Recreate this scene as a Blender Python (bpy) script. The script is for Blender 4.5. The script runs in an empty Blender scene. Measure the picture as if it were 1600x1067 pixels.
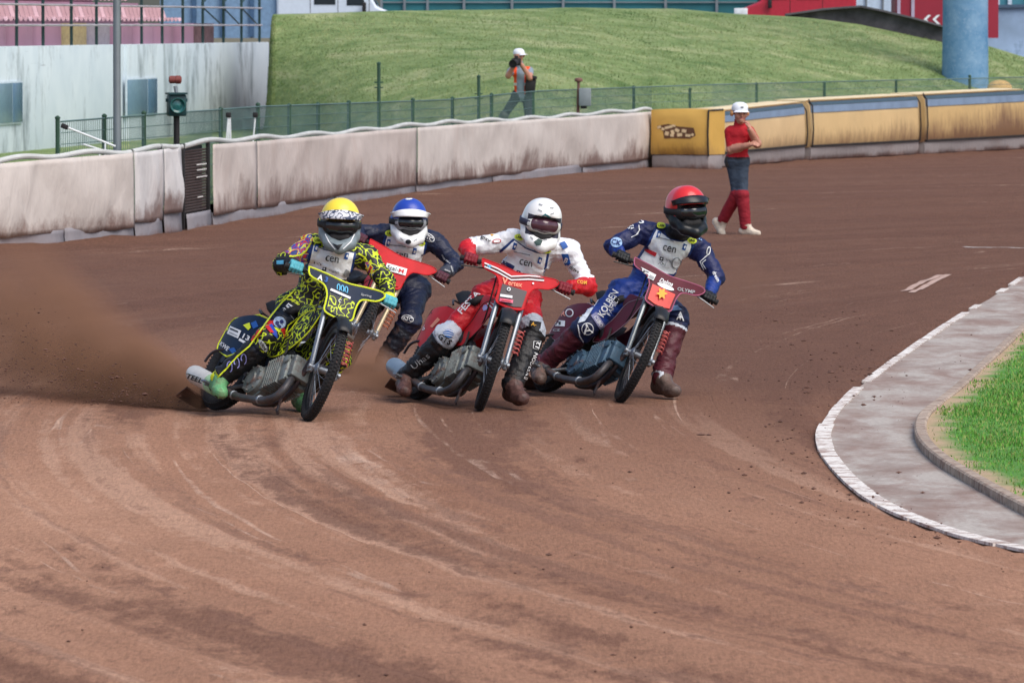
import bpy, bmesh, math, random
import numpy as np
from mathutils import Vector, Matrix
from mathutils.bvhtree import BVHTree

random.seed(7)
RNG = np.random.default_rng(11)
SC = bpy.context.scene
COL = SC.collection

# ------------------------------------------------------------------ camera
F, CAMH, YH, CX, CY = 10125.0, 2.66, 40.0, 800.0, 533.5
PIT = math.atan((CY - YH) / F)
CP, SP = math.cos(PIT), math.sin(PIT)
cam_d = bpy.data.cameras.new('camera')
cam_d.sensor_width = 36.0
cam_d.lens = 36.0 * F / 1600.0
cam_d.clip_start = 0.5
cam_d.clip_end = 3000.0
cam_d.dof.use_dof = True
cam_d.dof.focus_distance = 45.3
cam_d.dof.aperture_fstop = 13.0
cam = bpy.data.objects.new('camera', cam_d)
cam.location = (0, 0, CAMH)
cam.rotation_euler = (math.pi / 2 - PIT, 0, 0)
COL.objects.link(cam)
SC.camera = cam

# ------------------------------------------------------------------ light
SUN_EL, SUN_AZ = math.radians(54), math.radians(138)   # azimuth clockwise from +Y: behind the camera, to the right
world = bpy.data.worlds.new('World')
SC.world = world
world.use_nodes = True
wn, wl = world.node_tree.nodes, world.node_tree.links
sky = wn.new('ShaderNodeTexSky')
sky.sky_type = 'NISHITA'
sky.sun_disc = False
sky.sun_elevation = SUN_EL
sky.sun_rotation = SUN_AZ
sky.air_density = 1.0
sky.dust_density = 3.0
sky.ozone_density = 1.0
bg = wn['Background']
bg.inputs['Strength'].default_value = 0.105
wl.new(sky.outputs['Color'], bg.inputs['Color'])
sun_d = bpy.data.lights.new('sun', 'SUN')
sun_d.energy = 1.45
sun_d.angle = math.radians(50)
sun_d.color = (1.0, 0.95, 0.88)
sun = bpy.data.objects.new('sun', sun_d)
sdir = Vector((math.sin(SUN_AZ) * math.cos(SUN_EL), math.cos(SUN_AZ) * math.cos(SUN_EL), math.sin(SUN_EL)))
sun.rotation_euler = sdir.to_track_quat('Z', 'Y').to_euler()
sun.location = (0, 40, 30)
COL.objects.link(sun)
SC.view_settings.view_transform = 'Standard'
SC.view_settings.look = 'None'
SC.view_settings.gamma = 1.0
SC.view_settings.use_curve_mapping = False
SC.view_settings.exposure = 0.72

# ------------------------------------------------------------------ measuring helpers
def at(px, py, Y):
    """point at world depth Y that the surveyed picture position gives"""
    d = np.array([(px - CX) / F, CP + (CY - py) / F * SP, -SP + (CY - py) / F * CP])
    return d * (Y / d[1]) + np.array([0, 0, CAMH])

def gnd(px, py, z=0.0):
    d = np.array([(px - CX) / F, CP + (CY - py) / F * SP, -SP + (CY - py) / F * CP])
    return d * ((z - CAMH) / d[2]) + np.array([0, 0, CAMH])

def lerp_list(xs, ys, x):
    return np.interp(x, xs, ys)

def nrm(v):
    v = np.asarray(v, float)
    return v / (np.linalg.norm(v) + 1e-12)

def rotax(ax, a):
    ax = nrm(ax)
    K = np.array([[0, -ax[2], ax[1]], [ax[2], 0, -ax[0]], [-ax[1], ax[0], 0]])
    return np.eye(3) + math.sin(a) * K + (1 - math.cos(a)) * K @ K

def frame_from(z, hint=(0, 0, 1)):
    z = nrm(z)
    h = np.asarray(hint, float)
    if abs(np.dot(z, nrm(h))) > 0.97:
        h = np.array([1.0, 0, 0]) if abs(z[0]) < 0.9 else np.array([0, 1.0, 0])
    x = nrm(np.cross(h, z))
    y = np.cross(z, x)
    return np.stack([x, y, z], 1)

def _h(i, j, k, seed):
    n = (i * 374761393 + j * 668265263 + k * 2147483647 + seed * 144665) & 0x7fffffff
    n = ((n ^ (n >> 13)) * 1274126177) & 0x7fffffff
    n = n ^ (n >> 16)
    return (n & 0xffff) / 65535.0

def vnoise(P, seed=0):
    P = np.asarray(P, float)
    I = np.floor(P).astype(np.int64)
    f = P - I
    f = f * f * (3 - 2 * f)
    out = 0
    for dx in (0, 1):
        for dy in (0, 1):
            for dz in (0, 1):
                w = (f[..., 0] if dx else 1 - f[..., 0]) * (f[..., 1] if dy else 1 - f[..., 1]) * (f[..., 2] if dz else 1 - f[..., 2])
                out = out + w * _h(I[..., 0] + dx, I[..., 1] + dy, I[..., 2] + dz, seed)
    return out

# ------------------------------------------------------------------ materials
def S(r, g, b):
    f = lambda c: (c / 255 / 12.92) if c <= 10 else ((c / 255 + 0.055) / 1.055) ** 2.4
    return (f(r), f(g), f(b), 1.0)

DIRT = S(112, 80, 68)
MATS = {}

class NT:
    def __init__(self, name):
        self.m = bpy.data.materials.new(name)
        self.m.use_nodes = True
        self.n, self.l = self.m.node_tree.nodes, self.m.node_tree.links
        self.b = self.n['Principled BSDF']
        self.tc = self.n.new('ShaderNodeTexCoord')
    def mapping(self, src='Object', scale=(1, 1, 1), rot=(0, 0, 0)):
        mp = self.n.new('ShaderNodeMapping')
        mp.inputs['Scale'].default_value = scale
        mp.inputs['Rotation'].default_value = rot
        self.l.new(self.tc.outputs[src], mp.inputs['Vector'])
        return mp.outputs['Vector']
    def noise(self, vec, scale, detail=3, rough=0.55, dist=0.0):
        t = self.n.new('ShaderNodeTexNoise')
        t.inputs['Scale'].default_value = scale
        t.inputs['Detail'].default_value = detail
        t.inputs['Roughness'].default_value = rough
        t.inputs['Distortion'].default_value = dist
        self.l.new(vec, t.inputs['Vector'])
        return t.outputs['Fac']
    def ramp(self, fac, stops, interp='LINEAR'):
        r = self.n.new('ShaderNodeValToRGB')
        r.color_ramp.interpolation = interp
        e = r.color_ramp.elements
        while len(e) < len(stops):
            e.new(0.5)
        for i, (p, c) in enumerate(stops):
            e[i].position = p
            e[i].color = c if hasattr(c, '__len__') else (c, c, c, 1)
        self.l.new(fac, r.inputs['Fac'])
        return r.outputs['Color']
    def mix(self, fac, a, b, mode='MIX'):
        m = self.n.new('ShaderNodeMix')
        m.data_type = 'RGBA'
        m.blend_type = mode
        for sock, v in ((m.inputs['Factor'], fac), (m.inputs['A'], a), (m.inputs['B'], b)):
            pass
        ins = {'f': m.inputs[0], 'a': m.inputs[6], 'b': m.inputs[7]}
        for k, v in (('f', fac), ('a', a), ('b', b)):
            if hasattr(v, 'is_linked'):
                self.l.new(v, ins[k])
            else:
                ins[k].default_value = v
        return m.outputs[2]
    def math(self, op, a, b=None, clamp=False):
        m = self.n.new('ShaderNodeMath')
        m.operation = op
        m.use_clamp = clamp
        for i, v in enumerate((a, b)):
            if v is None:
                continue
            if hasattr(v, 'is_linked'):
                self.l.new(v, m.inputs[i])
            else:
                m.inputs[i].default_value = v
        return m.outputs[0]
    def sep(self, vec):
        s = self.n.new('ShaderNodeSeparateXYZ')
        self.l.new(vec, s.inputs[0])
        return s.outputs
    def bump(self, h, strength, dist=0.01):
        b = self.n.new('ShaderNodeBump')
        b.inputs['Strength'].default_value = strength
        b.inputs['Distance'].default_value = dist
        self.l.new(h, b.inputs['Height'])
        self.l.new(b.outputs['Normal'], self.b.inputs['Normal'])
    def set(self, **k):
        for a, v in k.items():
            s = self.b.inputs[a.replace('_', ' ')]
            if hasattr(v, 'is_linked'):
                self.l.new(v, s)
            else:
                s.default_value = v

def mat(name, col, rough=0.6, metal=0.0, var=0.15, scale=9.0, bump=0.0, bscale=70.0, dirt=0.0, dirtcol=DIRT, coat=0.0, spec=0.4, dscale=14.0):
    if name in MATS:
        return MATS[name]
    t = NT(name)
    v = t.mapping()
    nz = t.noise(v, scale, 4)
    lo = tuple(c * (1 - var) for c in col[:3]) + (1,)
    hi = tuple(min(1, c * (1 + var)) for c in col[:3]) + (1,)
    c = t.ramp(nz, [(0.3, lo), (0.7, hi)])
    r = rough
    if dirt > 0:
        dn = t.noise(v, dscale, 6, 0.65)
        a = 0.72 - 0.5 * dirt
        df = t.ramp(dn, [(a, 0.0), (min(0.99, a + 0.22), 0.9)])
        c = t.mix(df, c, dirtcol)
        rn = t.math('MULTIPLY_ADD', df, 0.95 - rough)
        t.n[-1].inputs[2].default_value = rough
        r = rn
    t.set(Base_Color=c, Roughness=r, Metallic=metal)
    t.b.inputs['Specular IOR Level'].default_value = spec
    t.b.inputs['Coat Weight'].default_value = coat
    t.b.inputs['Coat Roughness'].default_value = 0.15
    if bump > 0:
        bn = t.math('ADD', t.math('MULTIPLY', t.noise(v, bscale, 3), 0.3), t.noise(v, bscale / 5.0, 4, 0.6, 0.8))
        t.bump(bn, bump * 1.6, 0.02)
    MATS[name] = t.m
    return t.m

# ------------------------------------------------------------------ mesh helpers
def finish(me, smooth=True, sharp=35):
    if smooth:
        me.polygons.foreach_set('use_smooth', [True] * len(me.polygons))
        if sharp:
            me.set_sharp_from_angle(angle=math.radians(sharp))
    me.update()

class MB:
    def __init__(self, X=None):
        self.v, self.f, self.mi = [], [], []
        self.X = X          # optional function on points
        self.cur = 0
    def add(self, vs, fs):
        o = len(self.v)
        self.v += [tuple(p) for p in vs]
        self.f += [tuple(i + o for i in q) for q in fs]
        self.mi += [self.cur] * len(fs)
        return self
    def box(self, c, s, R=None, taper=1.0):
        c = np.asarray(c, float); h = np.asarray(s, float) / 2
        P = []
        for z in (-1, 1):
            k = taper if z > 0 else 1.0
            for (x, y) in ((-1, -1), (1, -1), (1, 1), (-1, 1)):
                p = np.array([x * h[0] * k, y * h[1] * k, z * h[2]])
                P.append(c + (R @ p if R is not None else p))
        return self.add(P, [(3, 2, 1, 0), (4, 5, 6, 7), (0, 1, 5, 4), (1, 2, 6, 5), (2, 3, 7, 6), (3, 0, 4, 7)])
    def bbox(self, c, s, R=None, bev=0.1):
        """box with chamfered edges"""
        c = np.asarray(c, float); h = np.asarray(s, float) / 2
        b = bev * min(h) * 2
        bm = bmesh.new()
        bmesh.ops.create_cube(bm, size=2.0)
        for q in bm.verts:
            q.co = Vector((q.co.x * h[0], q.co.y * h[1], q.co.z * h[2]))
        bmesh.ops.bevel(bm, geom=bm.edges[:], offset=b, segments=2, affect='EDGES', profile=0.5)
        bm.verts.index_update()
        vs = [c + ((R @ np.array(q.co)) if R is not None else np.array(q.co)) for q in bm.verts]
        fs = [tuple(q.index for q in f.verts) for f in bm.faces]
        bm.free()
        return self.add(vs, fs)
    def tube(self, pts, r, seg=8, caps=True, smoothn=0, sq=1.0):
        P = np.asarray(pts, float)
        n0 = len(P)
        r = np.full(n0, r) if np.isscalar(r) else np.asarray(r, float)
        if smoothn:
            t = np.linspace(0, n0 - 1, smoothn)
            P = catmull(P, t)
            r = np.interp(t, np.arange(n0), r)
        n = len(P)
        T = np.gradient(P, axis=0)
        ref = frame_from(T[0])
        x = ref[:, 0]
        vs = []
        for i in range(n):
            z = nrm(T[i])
            x = nrm(x - z * np.dot(x, z))
            y = np.cross(z, x)
            for k in range(seg):
                a = 2 * math.pi * k / seg
                vs.append(P[i] + r[i] * (math.cos(a) * x + sq * math.sin(a) * y))
        fs = []
        for i in range(n - 1):
            for k in range(seg):
                k2 = (k + 1) % seg
                fs.append((i * seg + k, i * seg + k2, (i + 1) * seg + k2, (i + 1) * seg + k))
        if caps:
            fs.append(tuple(range(seg - 1, -1, -1)))
            fs.append(tuple((n - 1) * seg + k for k in range(seg)))
        return self.add(vs, fs)
    def lathe(self, o, axis, prof, seg=24, closed=False, hint=(0, 0, 1)):
        """prof: list of (radius, height along axis)"""
        R = frame_from(axis, hint)
        o = np.asarray(o, float)
        vs, fs = [], []
        n = len(prof)
        for (r, h) in prof:
            for k in range(seg):
                a = 2 * math.pi * k / seg
                vs.append(o + R @ np.array([r * math.cos(a), r * math.sin(a), h]))
        m = n if closed else n - 1
        for i in range(m):
            j = (i + 1) % n
            for k in range(seg):
                k2 = (k + 1) % seg
                fs.append((i * seg + k, i * seg + k2, j * seg + k2, j * seg + k))
        if not closed:
            fs.append(tuple(range(seg - 1, -1, -1)))
            fs.append(tuple((n - 1) * seg + k for k in range(seg)))
        return self.add(vs, fs)
    def prism(self, poly, fn, t):
        """poly 2D, fn(u,v,w)->3D, thickness t along w"""
        n = len(poly)
        vs = [fn(u, v, 0) for u, v in poly] + [fn(u, v, t) for u, v in poly]
        fs = [tuple(range(n - 1, -1, -1)), tuple(range(n, 2 * n))]
        fs += [(i, (i + 1) % n, n + (i + 1) % n, n + i) for i in range(n)]
        return self.add(vs, fs)
    def grid(self, G):
        """G array (n,m,3)"""
        n, m = G.shape[:2]
        vs = G.reshape(-1, 3)
        fs = [(i * m + j, (i + 1) * m + j, (i + 1) * m + j + 1, i * m + j + 1) for i in range(n - 1) for j in range(m - 1)]
        return self.add(vs, fs)
    def build(self, name, mats, parent=None, smooth=True, sharp=35, X=None):
        me = bpy.data.meshes.new(name)
        X = X or self.X
        vs = self.v
        if X:
            vs = [tuple(X(np.asarray(p))) for p in vs]
        me.from_pydata(vs, [], self.f)
        if not isinstance(mats, (list, tuple)):
            mats = [mats]
        for m in mats:
            me.materials.append(m)
        if any(self.mi):
            me.polygons.foreach_set('material_index', self.mi)
        finish(me, smooth, sharp)
        return link(name, me, parent)

def catmull(P, t):
    n = len(P)
    out = []
    for q in t:
        i = min(int(q), n - 2)
        f = q - i
        p0, p1, p2, p3 = P[max(i - 1, 0)], P[i], P[i + 1], P[min(i + 2, n - 1)]
        out.append(0.5 * ((2 * p1) + (-p0 + p2) * f + (2 * p0 - 5 * p1 + 4 * p2 - p3) * f * f + (-p0 + 3 * p1 - 3 * p2 + p3) * f ** 3))
    return np.array(out)

def link(name, me, parent=None):
    o = bpy.data.objects.new(name, me)
    COL.objects.link(o)
    if parent is not None:
        o.parent = parent
    return o

def thing(name, label, cat, loc=(0, 0, 0), group=None, rot=None):
    o = bpy.data.objects.new(name, None)
    o.empty_display_size = 0.2
    COL.objects.link(o)
    o.location = loc
    if rot is not None:
        o.matrix_world = rot
    tag(o, label, cat, group)
    return o

def tag(o, label, cat, group=None):
    o['label'] = label
    o['category'] = cat
    if group:
        o['group'] = group
    return o

def structure(o):
    o['kind'] = 'structure'
    return o

def stuff(o):
    o['kind'] = 'stuff'
    return o

def off(base):
    b = np.asarray(base, float)
    return lambda p: p - b
# ------------------------------------------------------------------ ground
# inner white line of the track, surveyed on the ground plane (near to far)
LINE_PX = [(1600, 857), (1500, 834), (1400, 797), (1340, 760), (1302, 720), (1287, 690), (1292, 662), (1332, 614), (1400, 562), (1480, 507), (1560, 458), (1600, 432)]
LP = np.array([gnd(*q)[:2] for q in LINE_PX])
ts = np.linspace(0, len(LP) - 1, 60)
LC = catmull(np.c_[LP, np.zeros(len(LP))], ts)[:, :2]
# carry it on towards the camera and away with gentle curvature
def extend(P, d, ang, n, step):
    out = [P]
    for i in range(n):
        c, s = math.cos(ang), math.sin(ang)
        d = np.array([c * d[0] - s * d[1], s * d[0] + c * d[1]])
        out.append(out[-1] + d * step)
    return np.array(out[1:])
near = extend(LC[0], nrm(LC[0] - LC[2]), 0.009, 18, 1.2)
far = extend(LC[-1], nrm(LC[-1] - LC[-3]), -0.008, 40, 2.2)
SPINE = np.vstack([near[::-1], LC, far])

def track_uv(x, y):
    """distance outward from the inner line and distance along it"""
    P = np.stack([x, y], -1)
    seg = np.diff(SPINE, axis=0)
    L = np.linalg.norm(seg, axis=1)
    cum = np.r_[0, np.cumsum(L)]
    best = np.full(P.shape[:-1], 1e9)
    U = np.zeros_like(best); V = np.zeros_like(best)
    for i in range(len(seg)):
        d = P - SPINE[i]
        t = np.clip((d @ seg[i]) / (L[i] ** 2), 0, 1)
        q = d - t[..., None] * seg[i]
        dist = np.linalg.norm(q, axis=-1)
        side = seg[i][0] * d[..., 1] - seg[i][1] * d[..., 0]
        m = dist < best
        best = np.where(m, dist, best)
        U = np.where(m, np.where(side > 0, dist, -dist), U)
        V = np.where(m, cum[i] + t * L[i], V)
    return U, V

FENCE_BOT = [(-260, 405), (-120, 399), (0, 391), (100, 385), (205, 377), (250, 371), (285, 366), (330, 357), (395, 346), (500, 328), (645, 306), (765, 291), (905, 276), (1017, 264)]
FENCE_TOP = [(-260, 274), (-120, 263), (0, 253), (100, 244), (205, 233), (250, 228), (285, 226), (330, 223), (395, 218), (500, 210), (645, 200), (765, 190), (905, 181), (1017, 172)]
FB = np.array([gnd(*q) for q in FENCE_BOT])
FPX = np.array([q[0] for q in FENCE_BOT], float)
FH = np.array([at(t[0], t[1], b[1])[2] for t, b in zip(FENCE_TOP, FB)])
FH = np.convolve(np.pad(FH, 2, mode='edge'), np.ones(5) / 5, 'valid')

def fence_pt(px, h=0.0, fwd=0.0):
    """point on the fence line by its survey position; fwd = metres towards the track"""
    i = np.interp(px, FPX, np.arange(len(FPX)))
    p = catmull(FB, [i])[0]
    q = catmull(FB, [min(i + 0.05, len(FB) - 1.001)])[0] - catmull(FB, [max(i - 0.05, 0)])[0]
    t = nrm(q)
    n = np.array([t[1], -t[0], 0])
    return np.array([p[0], p[1], h]) + n * fwd, t, n

def fence_h(px):
    return float(np.interp(px, FPX, FH))

def race_uv(x, y):
    """racing-line coordinates: offset across and distance along the bend (radius about 55 m)"""
    d = np.hypot(54.0 - x, y - 45.6)
    return d - 52.0, 36.0 + 55.0 * np.arctan2(y - 45.6, 54.0 - x)

# soil heights: ruts along the racing line, a bank pushed up against the fence
def soil(x, y):
    U, V = track_uv(x, y)
    Ur, Vr = race_uv(x, y)
    z = (vnoise(np.stack([Ur * 1.7, Vr * 0.10, U * 0], -1), 3) - 0.5) * 0.034
    z += (vnoise(np.stack([Ur * 4.5, Vr * 0.22, U * 0], -1), 5) - 0.5) * 0.018
    z += (vnoise(np.stack([x * 2.2, y * 2.2, U * 0], -1), 9) - 0.5) * 0.02
    z *= np.clip((U - 0.25) / 1.2, 0, 1)
    # level where the wheels stand
    return z, U, V

xs = np.linspace(-15, 20, 290)
ys = [18.0]
while ys[-1] < 160:
    ys.append(ys[-1] + 0.10 + 0.0028 * (ys[-1] - 18))
ys = np.array(ys)
GX, GY = np.meshgrid(xs, ys)
GZ, GU, GV = soil(GX, GY)
GZ = np.where(GU < 0.1, -0.02, GZ)
nx, ny = len(xs), len(ys)
me = bpy.data.meshes.new('race_track')
idx = np.arange(nx * ny).reshape(ny, nx)
quads = np.stack([idx[:-1, :-1], idx[:-1, 1:], idx[1:, 1:], idx[1:, :-1]], -1).reshape(-1, 4)
me.from_pydata(np.stack([GX, GY, GZ], -1).reshape(-1, 3).tolist(), [], quads.tolist())
GUr, GVr = race_uv(GX, GY)
uvl = me.uv_layers.new(name='track')
vi = np.empty(len(me.loops), dtype=np.int32)
me.loops.foreach_get('vertex_index', vi)
uvl.data.foreach_set('uv', np.stack([GUr.reshape(-1)[vi], GVr.reshape(-1)[vi]], -1).astype(np.float32).reshape(-1))

t = NT('shale')
uv = t.mapping('UV', (1, 1, 1))
ob = t.mapping('Object')
rag = t.noise(t.mapping('Object', (7.0, 2.2, 1)), 1.0, 6, 0.75)          # ragged edges
rag2 = t.noise(t.mapping('Object', (2.6, 0.9, 1)), 1.0, 5, 0.7)
grit = t.noise(t.mapping('Object', (42, 6.0, 10)), 1.0, 5, 0.8)
grain = t.noise(ob, 38.0, 5, 0.75)
def along(u, v, k, det=4):
    """noise drawn out along the racing line with torn edges"""
    n = t.noise(t.mapping('UV', (u, v, 1)), 1.0, det, 0.55)
    return t.math('ADD', n, t.math('ADD', t.math('MULTIPLY', t.math('SUBTRACT', rag, 0.5), k), t.math('MULTIPLY', t.math('SUBTRACT', rag2, 0.5), k)))
dark, mid, light, pale = S(108, 76, 62), S(160, 123, 105), S(187, 150, 127), S(206, 176, 156)
tone = t.noise(t.mapping('UV', (0.35, 0.06, 1)), 1.0, 4, 0.6)
c = t.ramp(tone, [(0.35, S(143, 104, 83)), (0.65, S(172, 131, 107))])
c = t.mix(t.ramp(along(2.6, 0.05, 0.25), [(0.56, 0.0), (0.63, 0.55)]), c, light)
c = t.mix(t.ramp(along(0.9, 0.045, 0.30), [(0.53, 0.0), (0.60, 0.72)]), c, dark)
c = t.mix(t.ramp(along(3.6, 0.06, 0.30), [(0.57, 0.0), (0.63, 0.5)]), c, S(120, 88, 74))
# loosened moist shale farther round the bend
uvs = t.sep(uv)
inner = t.math('MULTIPLY', t.math('MINIMUM', t.math('MAXIMUM', t.math('SUBTRACT', 2.4, uvs[0]), -1.5), 2.4), 0.035)
far_f = t.ramp(t.math('ADD', t.math('ADD', inner, t.math('MULTIPLY', uvs[1], 0.0125)), t.math('ADD', t.math('MULTIPLY', tone, 0.30), t.math('MULTIPLY', rag2, 0.10))), [(0.53, 0.0), (0.76, 0.9)])
c = t.mix(far_f, c, S(100, 71, 59))
# pale scrapes left by tyres: thin broken lines
ln = t.noise(t.mapping('UV', (0.9, 0.018, 1)), 1.0, 3, 0.5)
scrape = t.ramp(t.math('ABSOLUTE', t.math('SUBTRACT', t.math('FRACT', t.math('MULTIPLY', ln, 9.0)), 0.5)), [(0.012, 1.0), (0.035, 0.0)])
brk = t.ramp(t.math('ADD', t.noise(t.mapping('UV', (0.8, 0.16, 1)), 1.0, 4, 0.6), t.math('MULTIPLY', t.math('SUBTRACT', rag, 0.5), 0.5)), [(0.54, 0.0), (0.66, 0.5)])
c = t.mix(t.math('MULTIPLY', scrape, brk), c, pale)
ln2 = t.noise(t.mapping('UV', (2.2, 0.02, 1)), 1.0, 3, 0.5)
groove = t.ramp(t.math('ABSOLUTE', t.math('SUBTRACT', ln2, 0.52)), [(0.006, 1.0), (0.02, 0.0)])
c = t.mix(t.math('MULTIPLY', groove, t.math('MULTIPLY', brk, 0.6)), c, S(98, 70, 58))
c = t.mix(1.0, c, t.ramp(grit, [(0.28, 0.66), (0.5, 1.0), (0.72, 1.28)]), 'MULTIPLY')
c = t.mix(1.0, c, t.ramp(grain, [(0.30, 0.75), (0.5, 1.0), (0.72, 1.15)]), 'MULTIPLY')
c = t.mix(1.0, c, t.ramp(rag2, [(0.3, 0.90), (0.7, 1.09)]), 'MULTIPLY')
t.set(Base_Color=c, Roughness=0.95)
t.b.inputs['Specular IOR Level'].default_value = 0.12
h1 = t.math('ADD', t.math('MULTIPLY', grit, 0.8), t.math('MULTIPLY', rag, 0.9))
h2 = t.math('SUBTRACT', t.math('MULTIPLY', scrape, 0.4), t.math('MULTIPLY', groove, 0.6))
t.bump(t.math('ADD', h1, t.math('MULTIPLY', h2, brk)), 0.6, 0.03)
me.materials.append(t.m)
SHALE = t.m
finish(me, True, None)
structure(link('race_track', me))

# wide ground below everything, reaching the horizon
g = MB()
g.add([(-900, -200, -0.25), (900, -200, -0.25), (900, 1800, -0.25), (-900, 1800, -0.25)], [(0, 1, 2, 3)])
structure(g.build('ground', mat('far_ground', S(105, 100, 80), 0.95, var=0.3, scale=0.2)))

# ------------------------------------------------------------------ apron, white line, kerb, infield
KERB_PX = [(1600, 800), (1540, 767), (1480, 731), (1447, 702), (1438, 678), (1446, 656), (1468, 638), (1500, 612), (1560, 556), (1600, 518)]
KC = catmull(np.array([gnd(*q) for q in KERB_PX]), np.linspace(0, len(KERB_PX) - 1, 60))
kn = extend(KC[0][:2], nrm((KC[0] - KC[3])[:2]), 0.02, 8, 1.2)[::-1]
kf = extend(KC[-1][:2], nrm((KC[-1] - KC[-4])[:2]), -0.006, 22, 2.4)
KC = np.vstack([np.c_[kn, np.zeros(len(kn))], KC, np.c_[kf, np.zeros(len(kf))]])

t = NT('apron_concrete')
ob = t.mapping()
n1 = t.noise(t.mapping('Object', (1.3, 0.5, 1)), 1.6, 6, 0.65, 0.5)
n2 = t.noise(ob, 30, 5, 0.7)
n3 = t.noise(t.mapping('Object', (1.1, 0.40, 1)), 1.8, 6, 0.7, 0.4)
c = t.ramp(n2, [(0.3, S(150, 141, 134)), (0.7, S(190, 182, 174))])
c = t.mix(t.ramp(n1, [(0.42, 0.0), (0.62, 0.75)]), c, S(128, 98, 86))
c = t.mix(t.ramp(n3, [(0.48, 0.0), (0.64, 0.5)]), c, S(118, 96, 86))
t.set(Base_Color=c, Roughness=0.9)
t.bump(n2, 0.4, 0.01)
def strip(A, B, z):
    n = len(A)
    V = [(a[0], a[1], z) for a in A] + [(b[0], b[1], z) for b in B]
    return V, [(i, i + 1, n + i + 1, n + i) for i in range(n - 1)]
LI = np.interp(np.linspace(0, len(SPINE) - 1, 120), np.arange(len(SPINE)), SPINE[:, 0]), np.interp(np.linspace(0, len(SPINE) - 1, 120), np.arange(len(SPINE)), SPINE[:, 1])
LI = np.stack(LI, -1)
# apron polygon: from the line to the kerb curve, matched by depth
def by_depth(C, y):
    o = np.argsort(C[:, 1])
    return np.interp(y, C[o, 1], C[o, 0])
ya = np.linspace(26, 120, 160)
A = np.stack([by_depth(SPINE, ya), ya], -1)
Bk = np.stack([by_depth(KC, ya), ya], -1)
m = MB()
ncr = 8
G = np.zeros((len(ya), ncr, 3))
for j in range(ncr):
    f = j / (ncr - 1)
    G[:, j, 0] = A[:, 0] * (1 - f) + (Bk[:, 0] + 0.06) * f + (0.0 if j == 0 else 0)
    G[:, j, 1] = ya
G[..., 2] = -0.006 + 0.010 * vnoise(np.stack([G[..., 0] * 3, G[..., 1] * 1.0, G[..., 0] * 0], -1), 4)
m.grid(G[:, ::-1])
structure(m.build('apron_path', t.m))

# painted line: worn blocks, each a little different
t = NT('line_paint')
ob = t.mapping()
n1 = t.noise(ob, 7, 6, 0.7)
n2 = t.noise(ob, 40, 4, 0.7)
c = t.ramp(n2, [(0.3, S(205, 198, 192)), (0.7, S(238, 234, 228))])
c = t.mix(t.ramp(n1, [(0.47, 0.0), (0.60, 0.85)]), c, S(140, 108, 95))
t.set(Base_Color=c, Roughness=0.85)
LINEM = t.m
lp_root = bpy.data.objects.new('white_line', None)
COL.objects.link(lp_root)
structure(lp_root)
seg = np.linalg.norm(np.diff(SPINE, axis=0), axis=1)
cum = np.r_[0, np.cumsum(seg)]
def spine_at(s):
    p = np.array([np.interp(s, cum, SPINE[:, 0]), np.interp(s, cum, SPINE[:, 1])])
    q = np.array([np.interp(s + 0.2, cum, SPINE[:, 0]), np.interp(s + 0.2, cum, SPINE[:, 1])])
    d = nrm(q - p)
    return p, d, np.array([-d[1], d[0]])
s = 6.0
while s < cum[-1] - 20:
    ln = random.uniform(0.75, 1.3)
    p0, d0, n0 = spine_at(s)
    p1, d1, n1_ = spine_at(s + ln - random.uniform(0.01, 0.05))
    pm, dm, nm = spine_at(s + ln / 2)
    w0 = 0.07 if p0[1] > 42.5 else 0.10
    a, b = random.uniform(-0.004, 0.004), random.uniform(-0.004, 0.004)
    mm = MB()
    z0, z1 = -0.01, 0.007
    L = [(p0, n0), (pm, nm), (p1, n1_)]
    vs = []
    for zz in (z0, z1):
        for (p, nn) in L:
            vs.append((*(p + nn * (-w0 / 2 + a)), zz)); vs.append((*(p + nn * (w0 / 2 + b)), zz))
    fs = [(6, 8, 9, 7), (8, 10, 11, 9), (0, 2, 8, 6), (2, 4, 10, 8), (1, 7, 9, 3), (3, 9, 11, 5), (0, 6, 7, 1), (4, 5, 11, 10)]
    mm.add(vs, fs)
    if random.random() < (0.96 if p0[1] < 60 else 0.5):
        o = mm.build('line_block', LINEM, lp_root, smooth=False)
    s += ln

# kerb stone edge of the infield
kr = bpy.data.objects.new('kerb', None)
COL.objects.link(kr)
structure(kr)
kcum = np.r_[0, np.cumsum(np.linalg.norm(np.diff(KC, axis=0), axis=1))]
KM = mat('kerb_concrete', S(166, 150, 136), 0.9, var=0.25, scale=6, bump=0.4, bscale=50, dirt=0.5)
s = 4.0
while s < kcum[-1] - 24:
    ln = 1.0
    vs = []
    q0 = [np.array([np.interp(s + e, kcum, KC[:, i]) for i in (0, 1)]) for e in (0, ln / 2, ln - 0.012)]
    d = [nrm(q0[1] - q0[0]), nrm(q0[2] - q0[0]), nrm(q0[2] - q0[1])]
    sec = [(-0.04, 0.0), (-0.04, 0.05), (-0.028, 0.06), (0.028, 0.06), (0.04, 0.05), (0.04, 0.0)]
    for p, dd in zip(q0, d):
        nn = np.array([dd[1], -dd[0]])
        for (u, z) in sec:
            vs.append((*(p + nn * u), z))
    fs = [(i * 6 + k, i * 6 + k + 1, (i + 1) * 6 + k + 1, (i + 1) * 6 + k) for i in range(2) for k in range(5)] + [(5, 4, 3, 2, 1, 0), (12, 13, 14, 15, 16, 17)]
    mm = MB(); mm.add(vs, fs)
    mm.build('kerb_stone', KM, kr, smooth=False)
    s += ln

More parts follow.
